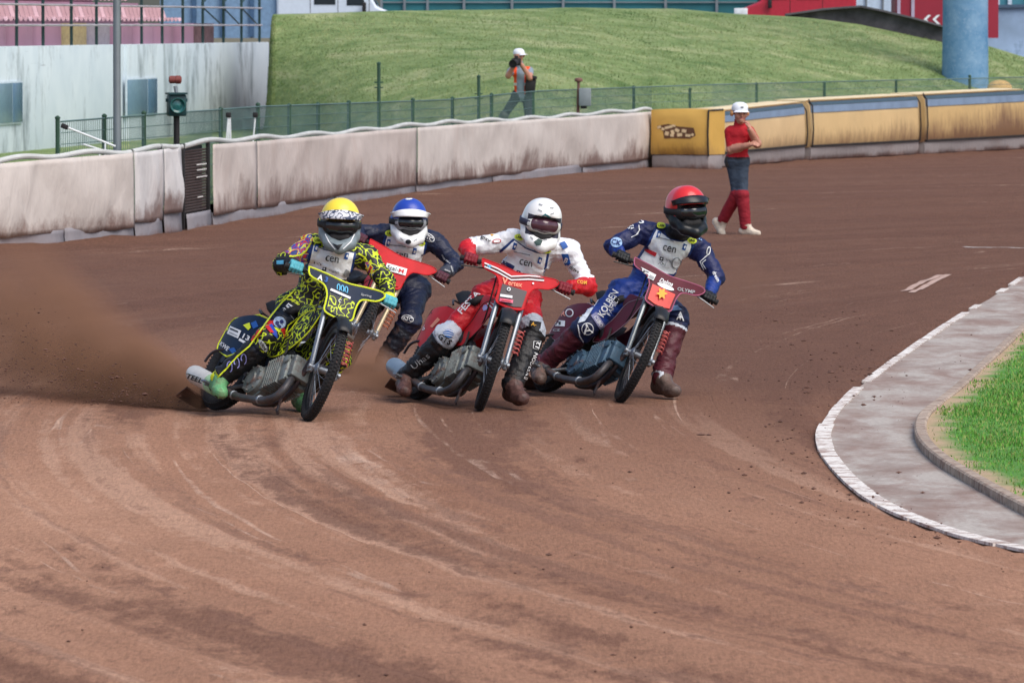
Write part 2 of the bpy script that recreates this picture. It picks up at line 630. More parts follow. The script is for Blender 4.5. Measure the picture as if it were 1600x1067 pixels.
# infield turf sheet
t = NT('turf')
ob = t.mapping()
n1 = t.noise(ob, 2.2, 5, 0.6)
n2 = t.noise(ob, 45, 4, 0.7)
c = t.ramp(n2, [(0.3, S(60, 108, 36)), (0.7, S(96, 152, 58))])
uvs = t.sep(t.mapping('UV'))
edge = t.math('ADD', uvs[0], t.math('MULTIPLY', t.math('SUBTRACT', n1, 0.5), 0.5))
c = t.mix(t.ramp(edge, [(0.04, 1.0), (0.20, 0.0)]), c, S(176, 152, 122))
t.set(Base_Color=c, Roughness=0.95)
t.bump(n2, 0.6, 0.02)
ncr = 40
wid = 14.0
G = np.zeros((len(ya), ncr, 3)); UVs = np.zeros((len(ya), ncr, 2))
for j in range(ncr):
    u = wid * (j / (ncr - 1)) ** 2
    G[:, j, 0] = Bk[:, 0] + 0.03 + u
    G[:, j, 1] = ya
    UVs[:, j, 0] = u
G[..., 2] = 0.03 + 0.02 * vnoise(np.stack([G[..., 0] * 2, G[..., 1], G[..., 0] * 0], -1), 6)
m = MB(); m.grid(G[:, ::-1])
o = structure(m.build('infield_lawn', t.m, sharp=None))
UVs = UVs[:, ::-1].reshape(-1, 2)
ul = o.data.uv_layers.new(name='edge')
vi = np.empty(len(o.data.loops), dtype=np.int32)
o.data.loops.foreach_get('vertex_index', vi)
ul.data.foreach_set('uv', UVs[vi].astype(np.float32).reshape(-1))

def blades(name, pts, hmin, hmax, width, mats, label, cat, lean=0.5, seed=1):
    r = np.random.default_rng(seed)
    n = len(pts)
    a = r.uniform(0, math.pi * 2, n)
    h = r.uniform(hmin, hmax, n)
    w = width * r.uniform(0.6, 1.3, n)
    dx, dy = np.cos(a), np.sin(a)
    l = r.uniform(0, lean, n) * h
    b = r.uniform(0, math.pi * 2, n)
    P = np.zeros((n, 3, 3))
    P[:, 0] = pts + np.stack([-dx * w, -dy * w, 0 * w], -1)
    P[:, 1] = pts + np.stack([dx * w, dy * w, 0 * w], -1)
    P[:, 2] = pts + np.stack([np.cos(b) * l, np.sin(b) * l, h], -1)
    me = bpy.data.meshes.new(name)
    me.from_pydata(P.reshape(-1, 3).tolist(), [], np.arange(n * 3).reshape(-1, 3).tolist())
    for q in mats:
        me.materials.append(q)
    me.polygons.foreach_set('material_index', r.integers(0, len(mats), n).astype(np.int32))
    o = stuff(link(name, me))
    return tag(o, label, cat)

r = np.random.default_rng(5)
N = 60000
yy = r.uniform(36, 62, N)
uu = 0.05 + r.uniform(0, 1, N) * 1.5
keep = r.uniform(0, 1, N) < np.clip((uu + 0.3 * (vnoise(np.stack([uu * 2, yy * 1.2, uu * 0], -1), 8) - 0.5) - 0.05) / 0.3, 0.04, 1)
yy, uu = yy[keep], uu[keep]
pts = np.stack([np.interp(yy, ya, Bk[:, 0]) + uu, yy, np.full(len(yy), 0.035)], -1)
GM = [mat('blade_a', S(72, 128, 44), 0.8, var=0.2), mat('blade_b', S(100, 156, 58), 0.8, var=0.2), mat('blade_c', S(140, 150, 84), 0.85, var=0.2)]
blades('infield_grass', pts, 0.012, 0.032, 0.006, GM, 'bright green mown infield grass behind the kerb', 'grass', 0.7)

# loose clods of shale
def clods(name, pts, rad, label, material):
    r = np.random.default_rng(3)
    base = np.array([(1, 0, 0), (-1, 0, 0), (0, 1, 0), (0, -1, 0), (0, 0, 1), (0, 0, -1)], float)
    fc = np.array([(0, 2, 4), (2, 1, 4), (1, 3, 4), (3, 0, 4), (2, 0, 5), (1, 2, 5), (3, 1, 5), (0, 3, 5)])
    V = []; Fc = []
    for i, p in enumerate(pts):
        b = base * r.uniform(0.6, 1.3, (6, 1)) * rad[i] * np.array([1.2, 1.4, 0.55])
        a = r.uniform(0, 6.28)
        c, s = math.cos(a), math.sin(a)
        b = b @ np.array([[c, s, 0], [-s, c, 0], [0, 0, 1]])
        V.append(b + p); Fc.append(fc + 6 * i)
    me = bpy.data.meshes.new(name)
    me.from_pydata(np.vstack(V).tolist(), [], np.vstack(Fc).tolist())
    me.materials.append(material)
    o = stuff(link(name, me))
    return tag(o, label, 'clods')
r = np.random.default_rng(21)
P = []; Rd = []
for (x0, y0, x1, y1, n, rr) in [(1150, 640, 1480, 900, 420, 0.0055), (1180, 480, 1420, 640, 460, 0.0065), (1340, 520, 1590, 800, 70, 0.008), (0, 880, 900, 1060, 160, 0.004), (600, 700, 1300, 1060, 260, 0.0042), (0, 420, 1200, 640, 90, 0.005), (1310, 330, 1600, 500, 40, 0.008)]:
    for i in range(n):
        p = gnd(r.uniform(x0, x1), r.uniform(y0, y1))
        if vnoise(np.array([[p[0] * 1.6, p[1] * 0.5, 0.0]]), 31)[0] < r.uniform(0.3, 0.75):
            continue
        z, U, V = soil(np.array([p[0]]), np.array([p[1]]))
        p[2] = max(z[0], 0.018 if U[0] < 0.05 else z[0]) + 0.004
        P.append(p); Rd.append(rr * 0.8 * r.lognormal(-0.2, 0.7))
for i in range(300):     # thrown against the inner edge
    s_ = r.uniform(14, 42)
    p, d, n = spine_at(s_)
    q = p + n * abs(r.normal(0.25, 0.35))
    z, U, V = soil(np.array([q[0]]), np.array([q[1]]))
    P.append(np.array([q[0], q[1], z[0] + 0.005])); Rd.append(0.0055 * r.lognormal(0, 0.6))
clods('shale_clods', np.array(P), Rd, 'loose dark shale clods scattered along the inner edge', mat('clod', S(96, 68, 58), 0.95, var=0.3))

# chalk marks on the shale
def chalk(name, pxs, w, label):
    pxs = np.array(pxs, float)
    tt_ = np.linspace(0, len(pxs) - 1, 60)
    P = [gnd(np.interp(u_, range(len(pxs)), pxs[:, 0]), np.interp(u_, range(len(pxs)), pxs[:, 1])) for u_ in tt_]
    m = MB()
    vs = []
    for i, p in enumerate(P):
        d = nrm(P[min(i + 1, len(P) - 1)] - P[max(i - 1, 0)])
        n = np.array([-d[1], d[0], 0])
        for s in (-1, 1):
            q = p + n * s * w / 2
            zz = soil(np.array([q[0]]), np.array([q[1]]))[0][0]
            vs.append(np.array([q[0], q[1], zz + 0.007]))
    fs = [(2 * i, 2 * i + 2, 2 * i + 3, 2 * i + 1) for i in range(len(P) - 1)]
    m.add(vs, fs)
    o = m.build(name, LINEM if 'start' in name else mat('chalk_faint', S(182, 154, 142), .95, var=.2, dirt=.4, dscale=6), smooth=False)
    return structure(o)
chalk('start_line', [(1505, 385.5), (1560, 387), (1640, 389)], 0.11, '')
chalk('chalk_mark', [(1412, 455), (1440, 442), (1470, 431)], 0.07, '')
chalk('chalk_mark', [(1424, 458), (1452, 444), (1482, 430)], 0.07, '')
# ------------------------------------------------------------------ soil bank against the fence
m = MB()
pxs = np.linspace(-240, 1017, 180)
rows = []
for px in pxs:
    row = []
    bank = 0.02 + 0.09 * vnoise(np.array([[px * 0.012, 0.0, 3.3]]), 2)[0]
    for j, (fw, k) in enumerate(((-0.05, 1.0), (0.08, 1.0), (0.35, 0.72), (0.8, 0.4), (1.5, 0.05), (2.4, -0.4))):
        p, tt, nn = fence_pt(px, 0, fw)
        p[2] = bank * k + 0.03 * (vnoise(np.array([[px * 0.05, j * 2.1, 1.0]]), 3)[0] - 0.5)
        row.append(p)
    rows.append(row)
G = np.array(rows)
m.grid(G[:, ::-1])
o = structure(m.build('soil_bank', SHALE, sharp=None))
ul = o.data.uv_layers.new(name='track')
co = G[:, ::-1].reshape(-1, 3)
U, V = race_uv(co[:, 0], co[:, 1])
vi = np.empty(len(o.data.loops), dtype=np.int32)
o.data.loops.foreach_get('vertex_index', vi)
ul.data.foreach_set('uv', np.stack([U[vi], V[vi]], -1).astype(np.float32).reshape(-1))

# ------------------------------------------------------------------ canvas covered safety fence
def canvas_mat(name, base, dirt_amt):
    t = NT(name)
    ob = t.mapping()
    gz = t.sep(t.mapping('Generated'))[2]
    n1 = t.noise(ob, 1.6, 5, 0.6)
    n2 = t.noise(t.mapping('Object', (6, 3, 2.6)), 1.0, 6, 0.75)
    n3 = t.noise(ob, 26, 4, 0.7)
    lo = tuple(q * 0.84 for q in base[:3]) + (1,)
    c = t.ramp(n1, [(0.3, lo), (0.7, base)])
    d = t.math('SUBTRACT', t.math('MULTIPLY_ADD', n2, 0.95), t.math('MULTIPLY', gz, 1.25))
    t.n[-2].inputs[2].default_value = 0.0
    d = t.math('ADD', d, t.math('MULTIPLY', t.math('SUBTRACT', t.noise(ob, 0.75, 3), 0.55), 1.1))
    df = t.ramp(t.math('ADD', d, t.math('MULTIPLY', n3, 0.25)), [(0.74 - 0.12 * dirt_amt, 0.0), (0.98, 0.85)])
    c = t.mix(df, c, S(104, 74, 66))
    big = t.ramp(t.noise(ob, 0.9, 4, 0.6), [(0.55, 0.0), (0.8, 0.3)])
    c = t.mix(big, c, S(170, 140, 126))
    t.set(Base_Color=c, Roughness=0.72)
    t.bump(t.math('ADD', t.noise(ob, 5.0, 4), t.math('MULTIPLY', t.noise(t.mapping('Object', (2.5, 2.5, 0.9), (0.3, 0.2, 0)), 1.6, 3, 0.5, 1.5), 2.5)), 0.22, 0.04)
    return t.m
CANV = [canvas_mat('canvas_%d' % i, S(*b), d) for i, (b, d) in enumerate([((206, 197, 191), 1.0), ((208, 205, 205), 0.6), ((203, 192, 186), 1.1), ((199, 187, 181), 1.8)])]
SKIRT = canvas_mat('kickboard_grey', S(140, 136, 142), 1.5)
RAILM = mat('white_hose', S(196, 198, 196), 0.6, var=0.12, scale=3, dirt=0.12)
DARK = mat('dark_rubber', S(34, 32, 34), 0.7, var=0.3)
fence = thing('safety_fence', 'long dirty white canvas safety fence with white top hose behind the riders', 'fence', tuple(FB[4]))
FO = off(FB[4])

def canvas_panel(px0, px1, mi, seed, hb=0.17, fw=0.05, sag=0.05):
    n = max(8, int((px1 - px0) / 4))
    G = np.zeros((n, 15, 3))
    for i, px in enumerate(np.linspace(px0, px1, n)):
        f = i / (n - 1)
        h = fence_h(px)
        for j in range(15):
            k = j / 14
            z = hb + (h - 0.02 - hb) * k
            s = (px - px0) * 0.011
            fold = 0.06 * (vnoise(np.array([[s * 2.2 + k * 1.4, k * 1.1, seed]]), seed)[0] - 0.5)
            fold += 0.035 * (vnoise(np.array([[s * 6.0 - k * 2.0, k * 1.3, seed]]), seed + 3)[0] - 0.5)
            fold += sag * math.sin(math.pi * k) * (0.5 + 0.5 * math.sin(f * 6.28 * 2 + seed))
            ed = 1 - 0.75 * math.exp(-min(f, 1 - f) * 26)
            z2 = z + (0.03 * (vnoise(np.array([[px * 0.03, 0, seed]]), seed)[0] - 0.5) if j == 0 else 0)
            p, tt, nn = fence_pt(px, z2, fw + fold * ed)
            G[i, j] = p
    m = MB(FO)
    m.grid(G[:, ::-1])
    o = m.build('canvas_panel', CANV[mi], fence, sharp=None)
    md = o.modifiers.new('thick', 'SOLIDIFY'); md.thickness = 0.006; md.offset = -1
    return o
SEAMS = [-240, -60, 203, 249, 279]
for i in range(len(SEAMS) - 1):
    canvas_panel(SEAMS[i] + 0.8, SEAMS[i + 1] - 0.8, (0, 0, 1, 1)[i], 3 + i * 2, hb=(0.16, 0.16, 0.22, 0.30)[i])
SEAMS2 = [327, 396, 646, 1016]
for i in range(len(SEAMS2) - 1):
    canvas_panel(SEAMS2[i] + 0.5, SEAMS2[i + 1] - 0.5, (2, 3, 0)[i], 23 + i * 2, hb=0.17, sag=0.03)
# posts in the seams, kickboards
for px in (204, 250, 281, 286, 326):
    m = MB(FO)
    p, tt, nn = fence_pt(px, 0, 0.0)
    h = fence_h(px) + 0.02
    m.bbox(p + np.array([0, 0, h / 2]), (0.05, 0.05, h), np.stack([tt, -nn, np.array([0, 0, 1.0])], 1), 0.08)
    m.build('fence_post', DARK, fence)
def kick(px0, px1, h, fw):
    m = MB(FO)
    n = max(4, int((px1 - px0) / 14))
    G = np.zeros((n, 5, 3))
    for i, px in enumerate(np.linspace(px0, px1, n)):
        for j in range(5):
            k = j / 4
            p, tt, nn = fence_pt(px, h * k, fw + 0.02 * (1 - k) + 0.015 * vnoise(np.array([[px * 0.03, k * 2, 0.3]]), 7)[0])
            G[i, j] = p
    m.grid(G[:, ::-1])
    o = m.build('kickboard', SKIRT, fence, sharp=None)
    md = o.modifiers.new('thick', 'SOLIDIFY'); md.thickness = 0.012; md.offset = -1
for a, b, h in ((-240, -62, 0.2), (-60, 95, 0.2), (97, 203, 0.22), (206, 248, 0.26), (252, 279, 0.34), (288, 326, 0.25), (328, 520, 0.21), (522, 645, 0.21), (647, 765, 0.21), (767, 905, 0.21), (907, 1016, 0.24)):
    kick(a, b, h, 0.015)
# padded white hose along the top, sagging between ties
for a, b in ((-240, 203), (206, 248), (251, 284), (288, 1016)):
    m = MB(FO)
    P = []
    n = max(6, int((b - a) / 7))
    for px in np.linspace(a, b, n):
        w = 0.022 * math.sin(px * 0.052 * (1 + 0.0006 * px)) + 0.012 * math.sin(px * 0.021)
        p, tt, nn = fence_pt(px, fence_h(px) + 0.01 + w, 0.0)
        P.append(p)
    m.tube(P, 0.034, 10)
    m.build('top_hose', RAILM, fence)
# louvred service hatch in the gap
hatch = MB(FO)
HM = mat('hatch_brown', S(84, 72, 70), 0.7, var=0.3, dirt=0.3)
for k in range(22):
    z = 0.27 + k * 0.037
    a, tt, nn = fence_pt(288, z, -0.02); b, _, _ = fence_pt(325, z, -0.02)
    d = b - a
    R = np.stack([nrm(d), np.cross([0, 0, 1.0], nrm(d)), np.array([0, 0, 1.0])], 1)
    hatch.box((a + b) / 2, (np.linalg.norm(d), 0.012, 0.026), R @ rotax([1, 0, 0], 0.5))
stuff(hatch.build('hatch_louvre', HM, fence, smooth=False))
m = MB(FO)
a, tt, nn = fence_pt(287, 0.65, -0.09); b, _, _ = fence_pt(326, 0.65, -0.09)
d = b - a
R = np.stack([nrm(d), np.cross([0, 0, 1.0], nrm(d)), np.array([0, 0, 1.0])], 1)
m.box((a + b) / 2, (np.linalg.norm(d), 0.02, 0.9), R)
m.build('hatch_backing', DARK, fence)
m = MB(FO)
for z, f0, f1 in ((0.86, 0.5, 0.9), (0.79, 0.52, 0.9), (0.70, 0.5, 0.92), (0.44, 0.55, 0.75)):
    p, q = a + d * f0, a + d * f1
    c = (p + q) / 2 + nn * 0.10; c[2] = z
    m.box(c, (np.linalg.norm(q - p), 0.006, 0.014), R)
m.build('hatch_marking', mat('mark_white', S(220, 218, 215), 0.7), fence)

# ------------------------------------------------------------------ yellow inflatable blocks
YEL = None
def foil_mat(name, base, dirty):
    t = NT(name)
    ob = t.mapping()
    n1 = t.noise(ob, 1.3, 5, 0.6)
    n2 = t.noise(t.mapping('Object', (6, 6, 1.5)), 1.0, 6, 0.75)
    gz = t.sep(t.mapping('Generated'))[2]
    c = t.ramp(n1, [(0.3, tuple(q * 0.86 for q in base[:3]) + (1,)), (0.7, base)])
    d = t.math('ADD', t.math('SUBTRACT', t.math('MULTIPLY', n2, 1.0), t.math('MULTIPLY', gz, 0.9)), t.math('MULTIPLY', t.noise(ob, 0.55, 3), dirty))
    c = t.mix(t.ramp(d, [(0.42, 0.0), (0.9, 0.9)]), c, S(116, 82, 62))
    t.set(Base_Color=c, Roughness=0.5)
    t.bump(t.noise(ob, 3.0, 4), 0.3, 0.03)
    return t.m
YELM = [foil_mat('yellow_pvc_%d' % i, S(*c), d) for i, (c, d) in enumerate([((222, 190, 142), 0.35), ((218, 186, 134), 0.6), ((212, 178, 122), 1.05)])]
YEND = foil_mat('yellow_pvc_end', S(212, 168, 82), 0.3)
TOPM = mat('cream_pvc', S(232, 212, 172), 0.55, var=0.12, scale=3, dirt=0.12)
BLUEM = mat('greyblue_band', S(120, 140, 166), 0.55, var=0.12, scale=3, dirt=0.15)
TEALM = mat('dark_teal_edge', S(58, 78, 90), 0.6, var=0.15)
BSKIRT = canvas_mat('block_skirt', S(150, 142, 142), 1.2)
BLK = [(1110, 263, 176), (1254, 251, 161), (1262, 250.5, 159), (1432, 242, 150), (1441, 241.5, 149), (1600, 233, 141), (1800, 224, 133)]
def block(p0, p1, mi, label, first=False):
    a = gnd(p0[0], p0[1]); b = gnd(p1[0], p1[1])
    H0 = at(p0[0], p0[2], a[1])[2]; H1 = at(p1[0], p1[2], b[1])[2]
    H = (H0 + H1) / 2
    base = (a + b) / 2
    X = off(base)
    t_ = nrm(b - a); n_ = np.array([t_[1], -t_[0], 0]); up = np.array([0, 0, 1.0])
    root = thing('inflatable_barrier', label, 'barrier', tuple(base), 'yellow inflatable barriers on the bend')
    L = np.linalg.norm(b - a)
    def sect(prof, name, material, e=0.0, nseg=26, puff=0.05):
        m = MB(X)
        G = np.zeros((nseg, len(prof), 3))
        for i in range(nseg):
            f = i / (nseg - 1)
            bul = puff * (1 - (2 * f - 1) ** 6) - 0.02 * abs(math.sin(f * math.pi * 3)) * (puff > 0.03)
            for j, (u, z) in enumerate(prof):
                w = 1.0 if 0.2 < z / H < 0.96 else 0.3
                wob = 0.02 * (vnoise(np.array([[f * 9, z * 3, mi]]), mi + 4)[0] - 0.5)
                G[i, j] = a + (b - a) * (e / L + f * (1 - 2 * e / L)) + n_ * (u + bul * w + wob) + up * (z * (H0 * (1 - f) + H1 * f) / H)
        m.grid(G[:, ::-1])
        m.cur = 0
        # end caps
        ne = len(prof)
        if prof[0] == prof[-1]:
            m.add([G[0, j] for j in range(ne - 1)], [tuple(range(ne - 1))])
            m.add([G[-1, j] for j in range(ne - 1)], [tuple(range(ne - 2, -1, -1))])
        return m.build(name, material, root, sharp=50)
    D = 0.75
    zs = 0.26
    body = [(-D, zs), (0.02, zs), (0.05, 0.35), (0.06, 0.55), (0.05, H * 0.75), (0.03, H * 0.93), (-0.02, H * 0.985), (-0.12, H * 0.99), (-D, H * 0.98), (-D, zs)]
    sect(body, 'air_cell', YELM[mi])
    sect([(0.0, 0.0), (0.035, 0.02), (0.055, zs * 0.5), (0.05, zs), (-0.3, zs + 0.004), (-0.3, 0.0), (0.0, 0.0)], 'skirt', BSKIRT, 0.02, puff=0.02)
    sect([(0.056, zs + 0.0), (0.075, zs + 0.005), (0.075, zs + 0.04), (0.056, zs + 0.045), (0.056, zs + 0.0)], 'lower_seam', DARK, 0.03, puff=0.05)
    sect([(0.035, H * 0.80), (0.062, H * 0.81), (0.048, H * 0.925), (0.02, H * 0.93), (0.035, H * 0.80)], 'band', BLUEM, 0.06)
    sect([(0.0, H * 0.93), (0.046, H * 0.932), (0.02, H * 0.985), (-0.02, H * 0.99), (0.0, H * 0.93)], 'band_edge', TEALM, 0.06)
    sect([(-D + 0.03, H), (-0.05, H * 1.0), (-0.03, H * 1.02), (-D + 0.03, H * 1.03), (-D + 0.03, H)], 'top_cover', TOPM, 0.03, puff=0.02)
    for e in (0.035, L - 0.035):
        m = MB(X)
        q = a + t_ * e
        m.tube([q + n_ * 0.088 + up * (zs + 0.02), q + n_ * 0.11 + up * (H * 0.5), q + n_ * 0.085 + up * H * 0.9, q + n_ * 0.0 + up * H * 1.01], 0.016, 6)
        m.build('end_seam', DARK, root)
    return root, a, b, t_, n_, H
block(BLK[0], BLK[1], 0, 'clean yellow inflatable barrier block behind the man in red')
block(BLK[2], BLK[3], 1, 'middle yellow inflatable barrier block with a brown stain at its right end')
block(BLK[4], BLK[5], 2, 'dirt-stained yellow inflatable barrier block in front of the concrete pillar')
# yellow end cushion with a printed logo
ca, cb = gnd(1018, 265), gnd(1108, 266)
base = (ca + cb) / 2
X = off(base)
root = thing('end_cushion', 'bright yellow end cushion with lettered logo where the white fence stops', 'barrier', tuple(base))
t_ = nrm(cb - ca); n_ = np.array([t_[1], -t_[0], 0])
HC = at(1060, 172, base[1])[2]
L = np.linalg.norm(cb - ca)
m = MB(X)
nu, nv = 22, 12
G = np.zeros((nu, nv, 3))
for i in range(nu):
    f = i / (nu - 1)
    for j in range(nv):
        k = j / (nv - 1)
        bul = 0.07 * (1 - (2 * f - 1) ** 4) * (1 - (2 * k - 1) ** 4) + 0.03 * (vnoise(np.array([[f * 5 + k * 2, k * 4 - f * 2, 0.7]]), 12)[0] - 0.5)
        G[i, j] = ca + (cb - ca) * f + n_ * (0.02 + bul) + np.array([0, 0, 0.28 + (HC - 0.28 + 0.02 * math.sin(f * 3.1)) * k])
m.grid(G[:, ::-1])
B = G[:, :, :].copy(); B -= n_ * 0.7
m.grid(B)
for (p, q) in ((0, None), (-1, None)):
    S0 = np.stack([G[p], B[p]], 0)
    m.grid(S0 if p == -1 else S0[::-1])
m.grid(np.stack([G[:, -1], B[:, -1]], 0)[::-1].transpose(0, 1, 2))
cushion = m.build('cushion_cover', YEND, root, sharp=50)
m = MB(X)
m.bbox(base - n_ * 0.3 + np.array([0, 0, 0.14]), (L * 0.99, 0.62, 0.28), np.stack([t_, -n_, np.array([0, 0, 1.0])], 1), 0.1)
m.build('skirt', BSKIRT, root)
m = MB(X)
m.tube([cb + n_ * 0.03 + np.array([0, 0, 0.25]), cb + n_ * 0.06 + np.array([0, 0, HC * 0.6]), cb + n_ * 0.03 + np.array([0, 0, HC * 0.99]), cb - n_ * 0.6 + np.array([0, 0, HC])], 0.018, 6)
m.build('end_seam', DARK, root)
CUSHION_FRAME = (ca, cb, t_, n_, HC, root, X)

# ------------------------------------------------------------------ grassy bank
def fence_depth(px):
    if px <= 1017:
        return fence_pt(max(px, -240), 0)[0][1]
    return float(np.interp(px, [1017, 1110, 1250, 1440, 1600, 1800], [119.5, 121, 128, 134, 139.5, 146]))
CREST = ([-100, 300, 420, 520, 640, 900, 1050, 1150, 1250, 1340, 1470, 1543, 1600, 1750], [30, 25, 23, 21, 17, 13, 15, 22, 28, 38, 60, 72, 90, 120])
TB = ([-100, 300, 800, 1100, 1600, 1750], [140, 142, 150, 156, 160, 162])
t = NT('bank_grass')
ob = t.mapping()
n1 = t.noise(t.mapping('Object', (0.28, 0.5, 3.0)), 1.0, 6, 0.7, 0.8)
n2 = t.noise(t.mapping('Object', (1.2, 1.0, 7.0)), 1.0, 5, 0.7, 0.5)
n3 = t.noise(ob, 14, 4, 0.7)
c = t.ramp(n1, [(0.36, S(74, 102, 46)), (0.5, S(112, 134, 78)), (0.64, S(172, 172, 130))])
c = t.mix(0.5, c, t.ramp(n2, [(0.35, S(80, 112, 54)), (0.66, S(150, 164, 110))]))
c = t.mix(1.0, c, t.ramp(n3, [(0.3, 0.7), (0.7, 1.25)]), 'MULTIPLY')
t.set(Base_Color=c, Roughness=0.95)
t.bump(n3, 0.7, 0.06)
BANKM = t.m
def bank_z(px, f):
    """f<0: flat verge, 0..1: slope, >1: behind the crest"""
    cy = np.interp(px, *CREST); ct = np.interp(px, *TB)
    zc = at(px, cy, ct)[2]
    z0 = 0.35 if px < 1050 else 0.25
    if f <= 1:
        g = max(0.0, f)
        g = g ** 0.9
        z = z0 + (zc - z0) * (g * 0.85 + 0.15 * (1 - (1 - g) ** 2))
    else:
        z = zc - (f - 1) * 2.2
    return z
npx, nf = 150, 46
G = np.zeros((npx, nf, 3))
for i, px in enumerate(np.r_[np.linspace(-160, 400, 20), np.linspace(411, 427, 8), np.linspace(430, 1760, npx - 28)]):
    d0 = fence_depth(px) + 0.6
    d1 = fence_depth(px) + 7.0
    d1 = max(d1, float(np.interp(px, [400, 430, 560, 760, 900], [139, 138, 128, 118, 110])))
    ct = np.interp(px, *TB)
    for j in range(nf):
        if j < 6:
            dep = d0 + (d1 - d0) * j / 6; f = -1
        else:
            f = (j - 6) / (nf - 12)
            dep = d1 + (ct - d1) * f
        z = bank_z(px, f)
        k_ = min(1.0, max(0.0, (px - 412) / 14.0))
        k_ = k_ * k_ * (3 - 2 * k_)
        z = 0.3 + (z - 0.3) * k_
        q = at(px, 100, dep)
        nz = vnoise(np.array([[q[0] * 0.55, q[1] * 0.25, 0.4]]), 14)[0] - 0.5
        n4 = vnoise(np.array([[q[0] * 1.6, q[1] * 0.9, 0.4]]), 15)[0] - 0.5
        G[i, j] = (q[0], q[1], z + (0.16 * nz + 0.07 * n4) * (1 if 0 < f < 0.93 else 0.25))
m = MB()
m.grid(G[:, ::-1])
structure(m.build('grass_bank', BANKM, sharp=None))
# tufts over the bank
r = np.random.default_rng(8)
N = 90000
ii = r.uniform(0, npx - 1.01, N); jj = r.uniform(0, nf - 7, N)
i0, j0 = ii.astype(int), jj.astype(int)
fi, fj = (ii - i0)[:, None], (jj - j0)[:, None]
pts = G[i0, j0] * (1 - fi) * (1 - fj) + G[i0 + 1, j0] * fi * (1 - fj) + G[i0, j0 + 1] * (1 - fi) * fj + G[i0 + 1, j0 + 1] * fi * fj
def tuft_mat(name, k):
    t = NT(name)
    n1 = t.noise(t.mapping('Object', (0.22, 0.10, 0.9)), 1.0, 5, 0.65, 0.8)
    n2 = t.noise(t.mapping('Object', (0.7, 0.30, 2.5)), 1.0, 4, 0.65, 0.6)
    c = t.ramp(n1, [(0.36, S(72, 100, 42)), (0.5, S(112, 132, 74)), (0.62, S(172, 172, 128))])
    c = t.mix(0.5, c, t.ramp(n2, [(0.36, S(70, 98, 42)), (0.64, S(160, 166, 114))]))
    c = t.mix(1.0, c, (k, k, k, 1), 'MULTIPLY')
    t.set(Base_Color=c, Roughness=0.95)
    return t.m
BM = [tuft_mat('tuft_a', 0.8), tuft_mat('tuft_b', 1.0), tuft_mat('tuft_c', 1.15)]
blades('bank_tufts', pts, 0.02, 0.055, 0.008, BM, 'rough pale green grass tufts over the bank', 'grass', 1.2, 4)
# yard behind the crest
m = MB()
m.add([(-60, 161, 1.2), (60, 161, 1.2), (60, 320, 1.6), (-60, 320, 1.6)], [(0, 1, 2, 3)])
structure(m.build('rear_yard', mat('yard_asphalt', S(92, 96, 100), 0.95, var=0.2, scale=0.5)))

# ------------------------------------------------------------------ grandstand
SA_, SB_ = at(-40, 70, 117.0), at(421, 71, 150.0)
KS = (SB_[0] - SA_[0]) / (SB_[1] - SA_[1])
def st_y(px):
    c = (px - CX) / (F * CP)
    return (SA_[0] - KS * SA_[1]) / (c - KS)
ST = nrm([SB_[0] - SA_[0], SB_[1] - SA_[1], 0]); SN = np.array([ST[1], -ST[0], 0])
UP = np.array([0, 0, 1.0])
SR = np.stack([ST, -SN, UP], 1)
def stp(px, z, back=0.0):
    y = st_y(px)
    return np.array([SA_[0] + KS * (y - SA_[1]), y, z]) - SN * back
WT = 2.27
sbase = stp(200, 0.2)
stand = thing('grandstand', 'white concrete grandstand with pink seat rows and green railing at upper left', 'grandstand', tuple(sbase))
SX = off(sbase)
t = NT('stained_concrete')
ob = t.mapping()
n1 = t.noise(t.mapping('Object', (2.2, 0.7, 0.35)), 1.0, 6, 0.75, 0.3)
n2 = t.noise(ob, 0.5, 4, 0.6)
n3 = t.noise(t.mapping('Object', (0.6, 0.25, 9.0)), 1.0, 4, 0.7)
c = t.ramp(n2, [(0.3, S(186, 200, 210)), (0.7, S(212, 222, 228))])
c = t.mix(t.ramp(n1, [(0.52, 0.0), (0.68, 0.8)]), c, S(104, 116, 122))
c = t.mix(t.ramp(n3, [(0.68, 0.0), (0.74, 0.5)]), c, S(96, 106, 116))
t.set(Base_Color=c, Roughness=0.85)
t.bump(n1, 0.3, 0.03)
WALLM = t.m
def slab(name, px0, px1, z0, z1, b0, b1, material, parent=None):
    a, b = stp(px0, 0, (b0 + b1) / 2), stp(px1, 0, (b0 + b1) / 2)
    L = np.linalg.norm((b - a)[:2])
    m = MB(SX)
    c = (a + b) / 2; c[2] = (z0 + z1) / 2
    m.bbox(c, (L, b1 - b0, z1 - z0), SR, 0.03)
    return m.build(name, material, parent or stand)
slab('front_wall', -40, 421, 0.1, WT, 0.0, 0.35, WALLM)
slab('pilaster', 195, 240, 0.1, WT - 0.004, -0.06, 0.02, WALLM)
slab('deck', -40, 421, WT - 0.25, WT - 0.01, 0.352, 3.2, mat('deck_concrete', S(150, 152, 156), 0.9, dirt=0.3))
t = NT('pink_paint')
ob = t.mapping()
nd = t.noise(t.mapping('Object', (3, 1.0, 0.3)), 1.0, 5, 0.75)
c = t.ramp(t.noise(ob, 0.35, 3), [(0.35, S(156, 112, 132)), (0.65, S(172, 130, 152))])
c = t.mix(t.ramp(nd, [(0.58, 0.0), (0.74, 0.7)]), c, S(116, 84, 96))
t.set(Base_Color=c, Roughness=0.8)
PINKM = t.m
segs = [-40, 36, 77, 121, 160, 196, 230, 262, 294, 325]
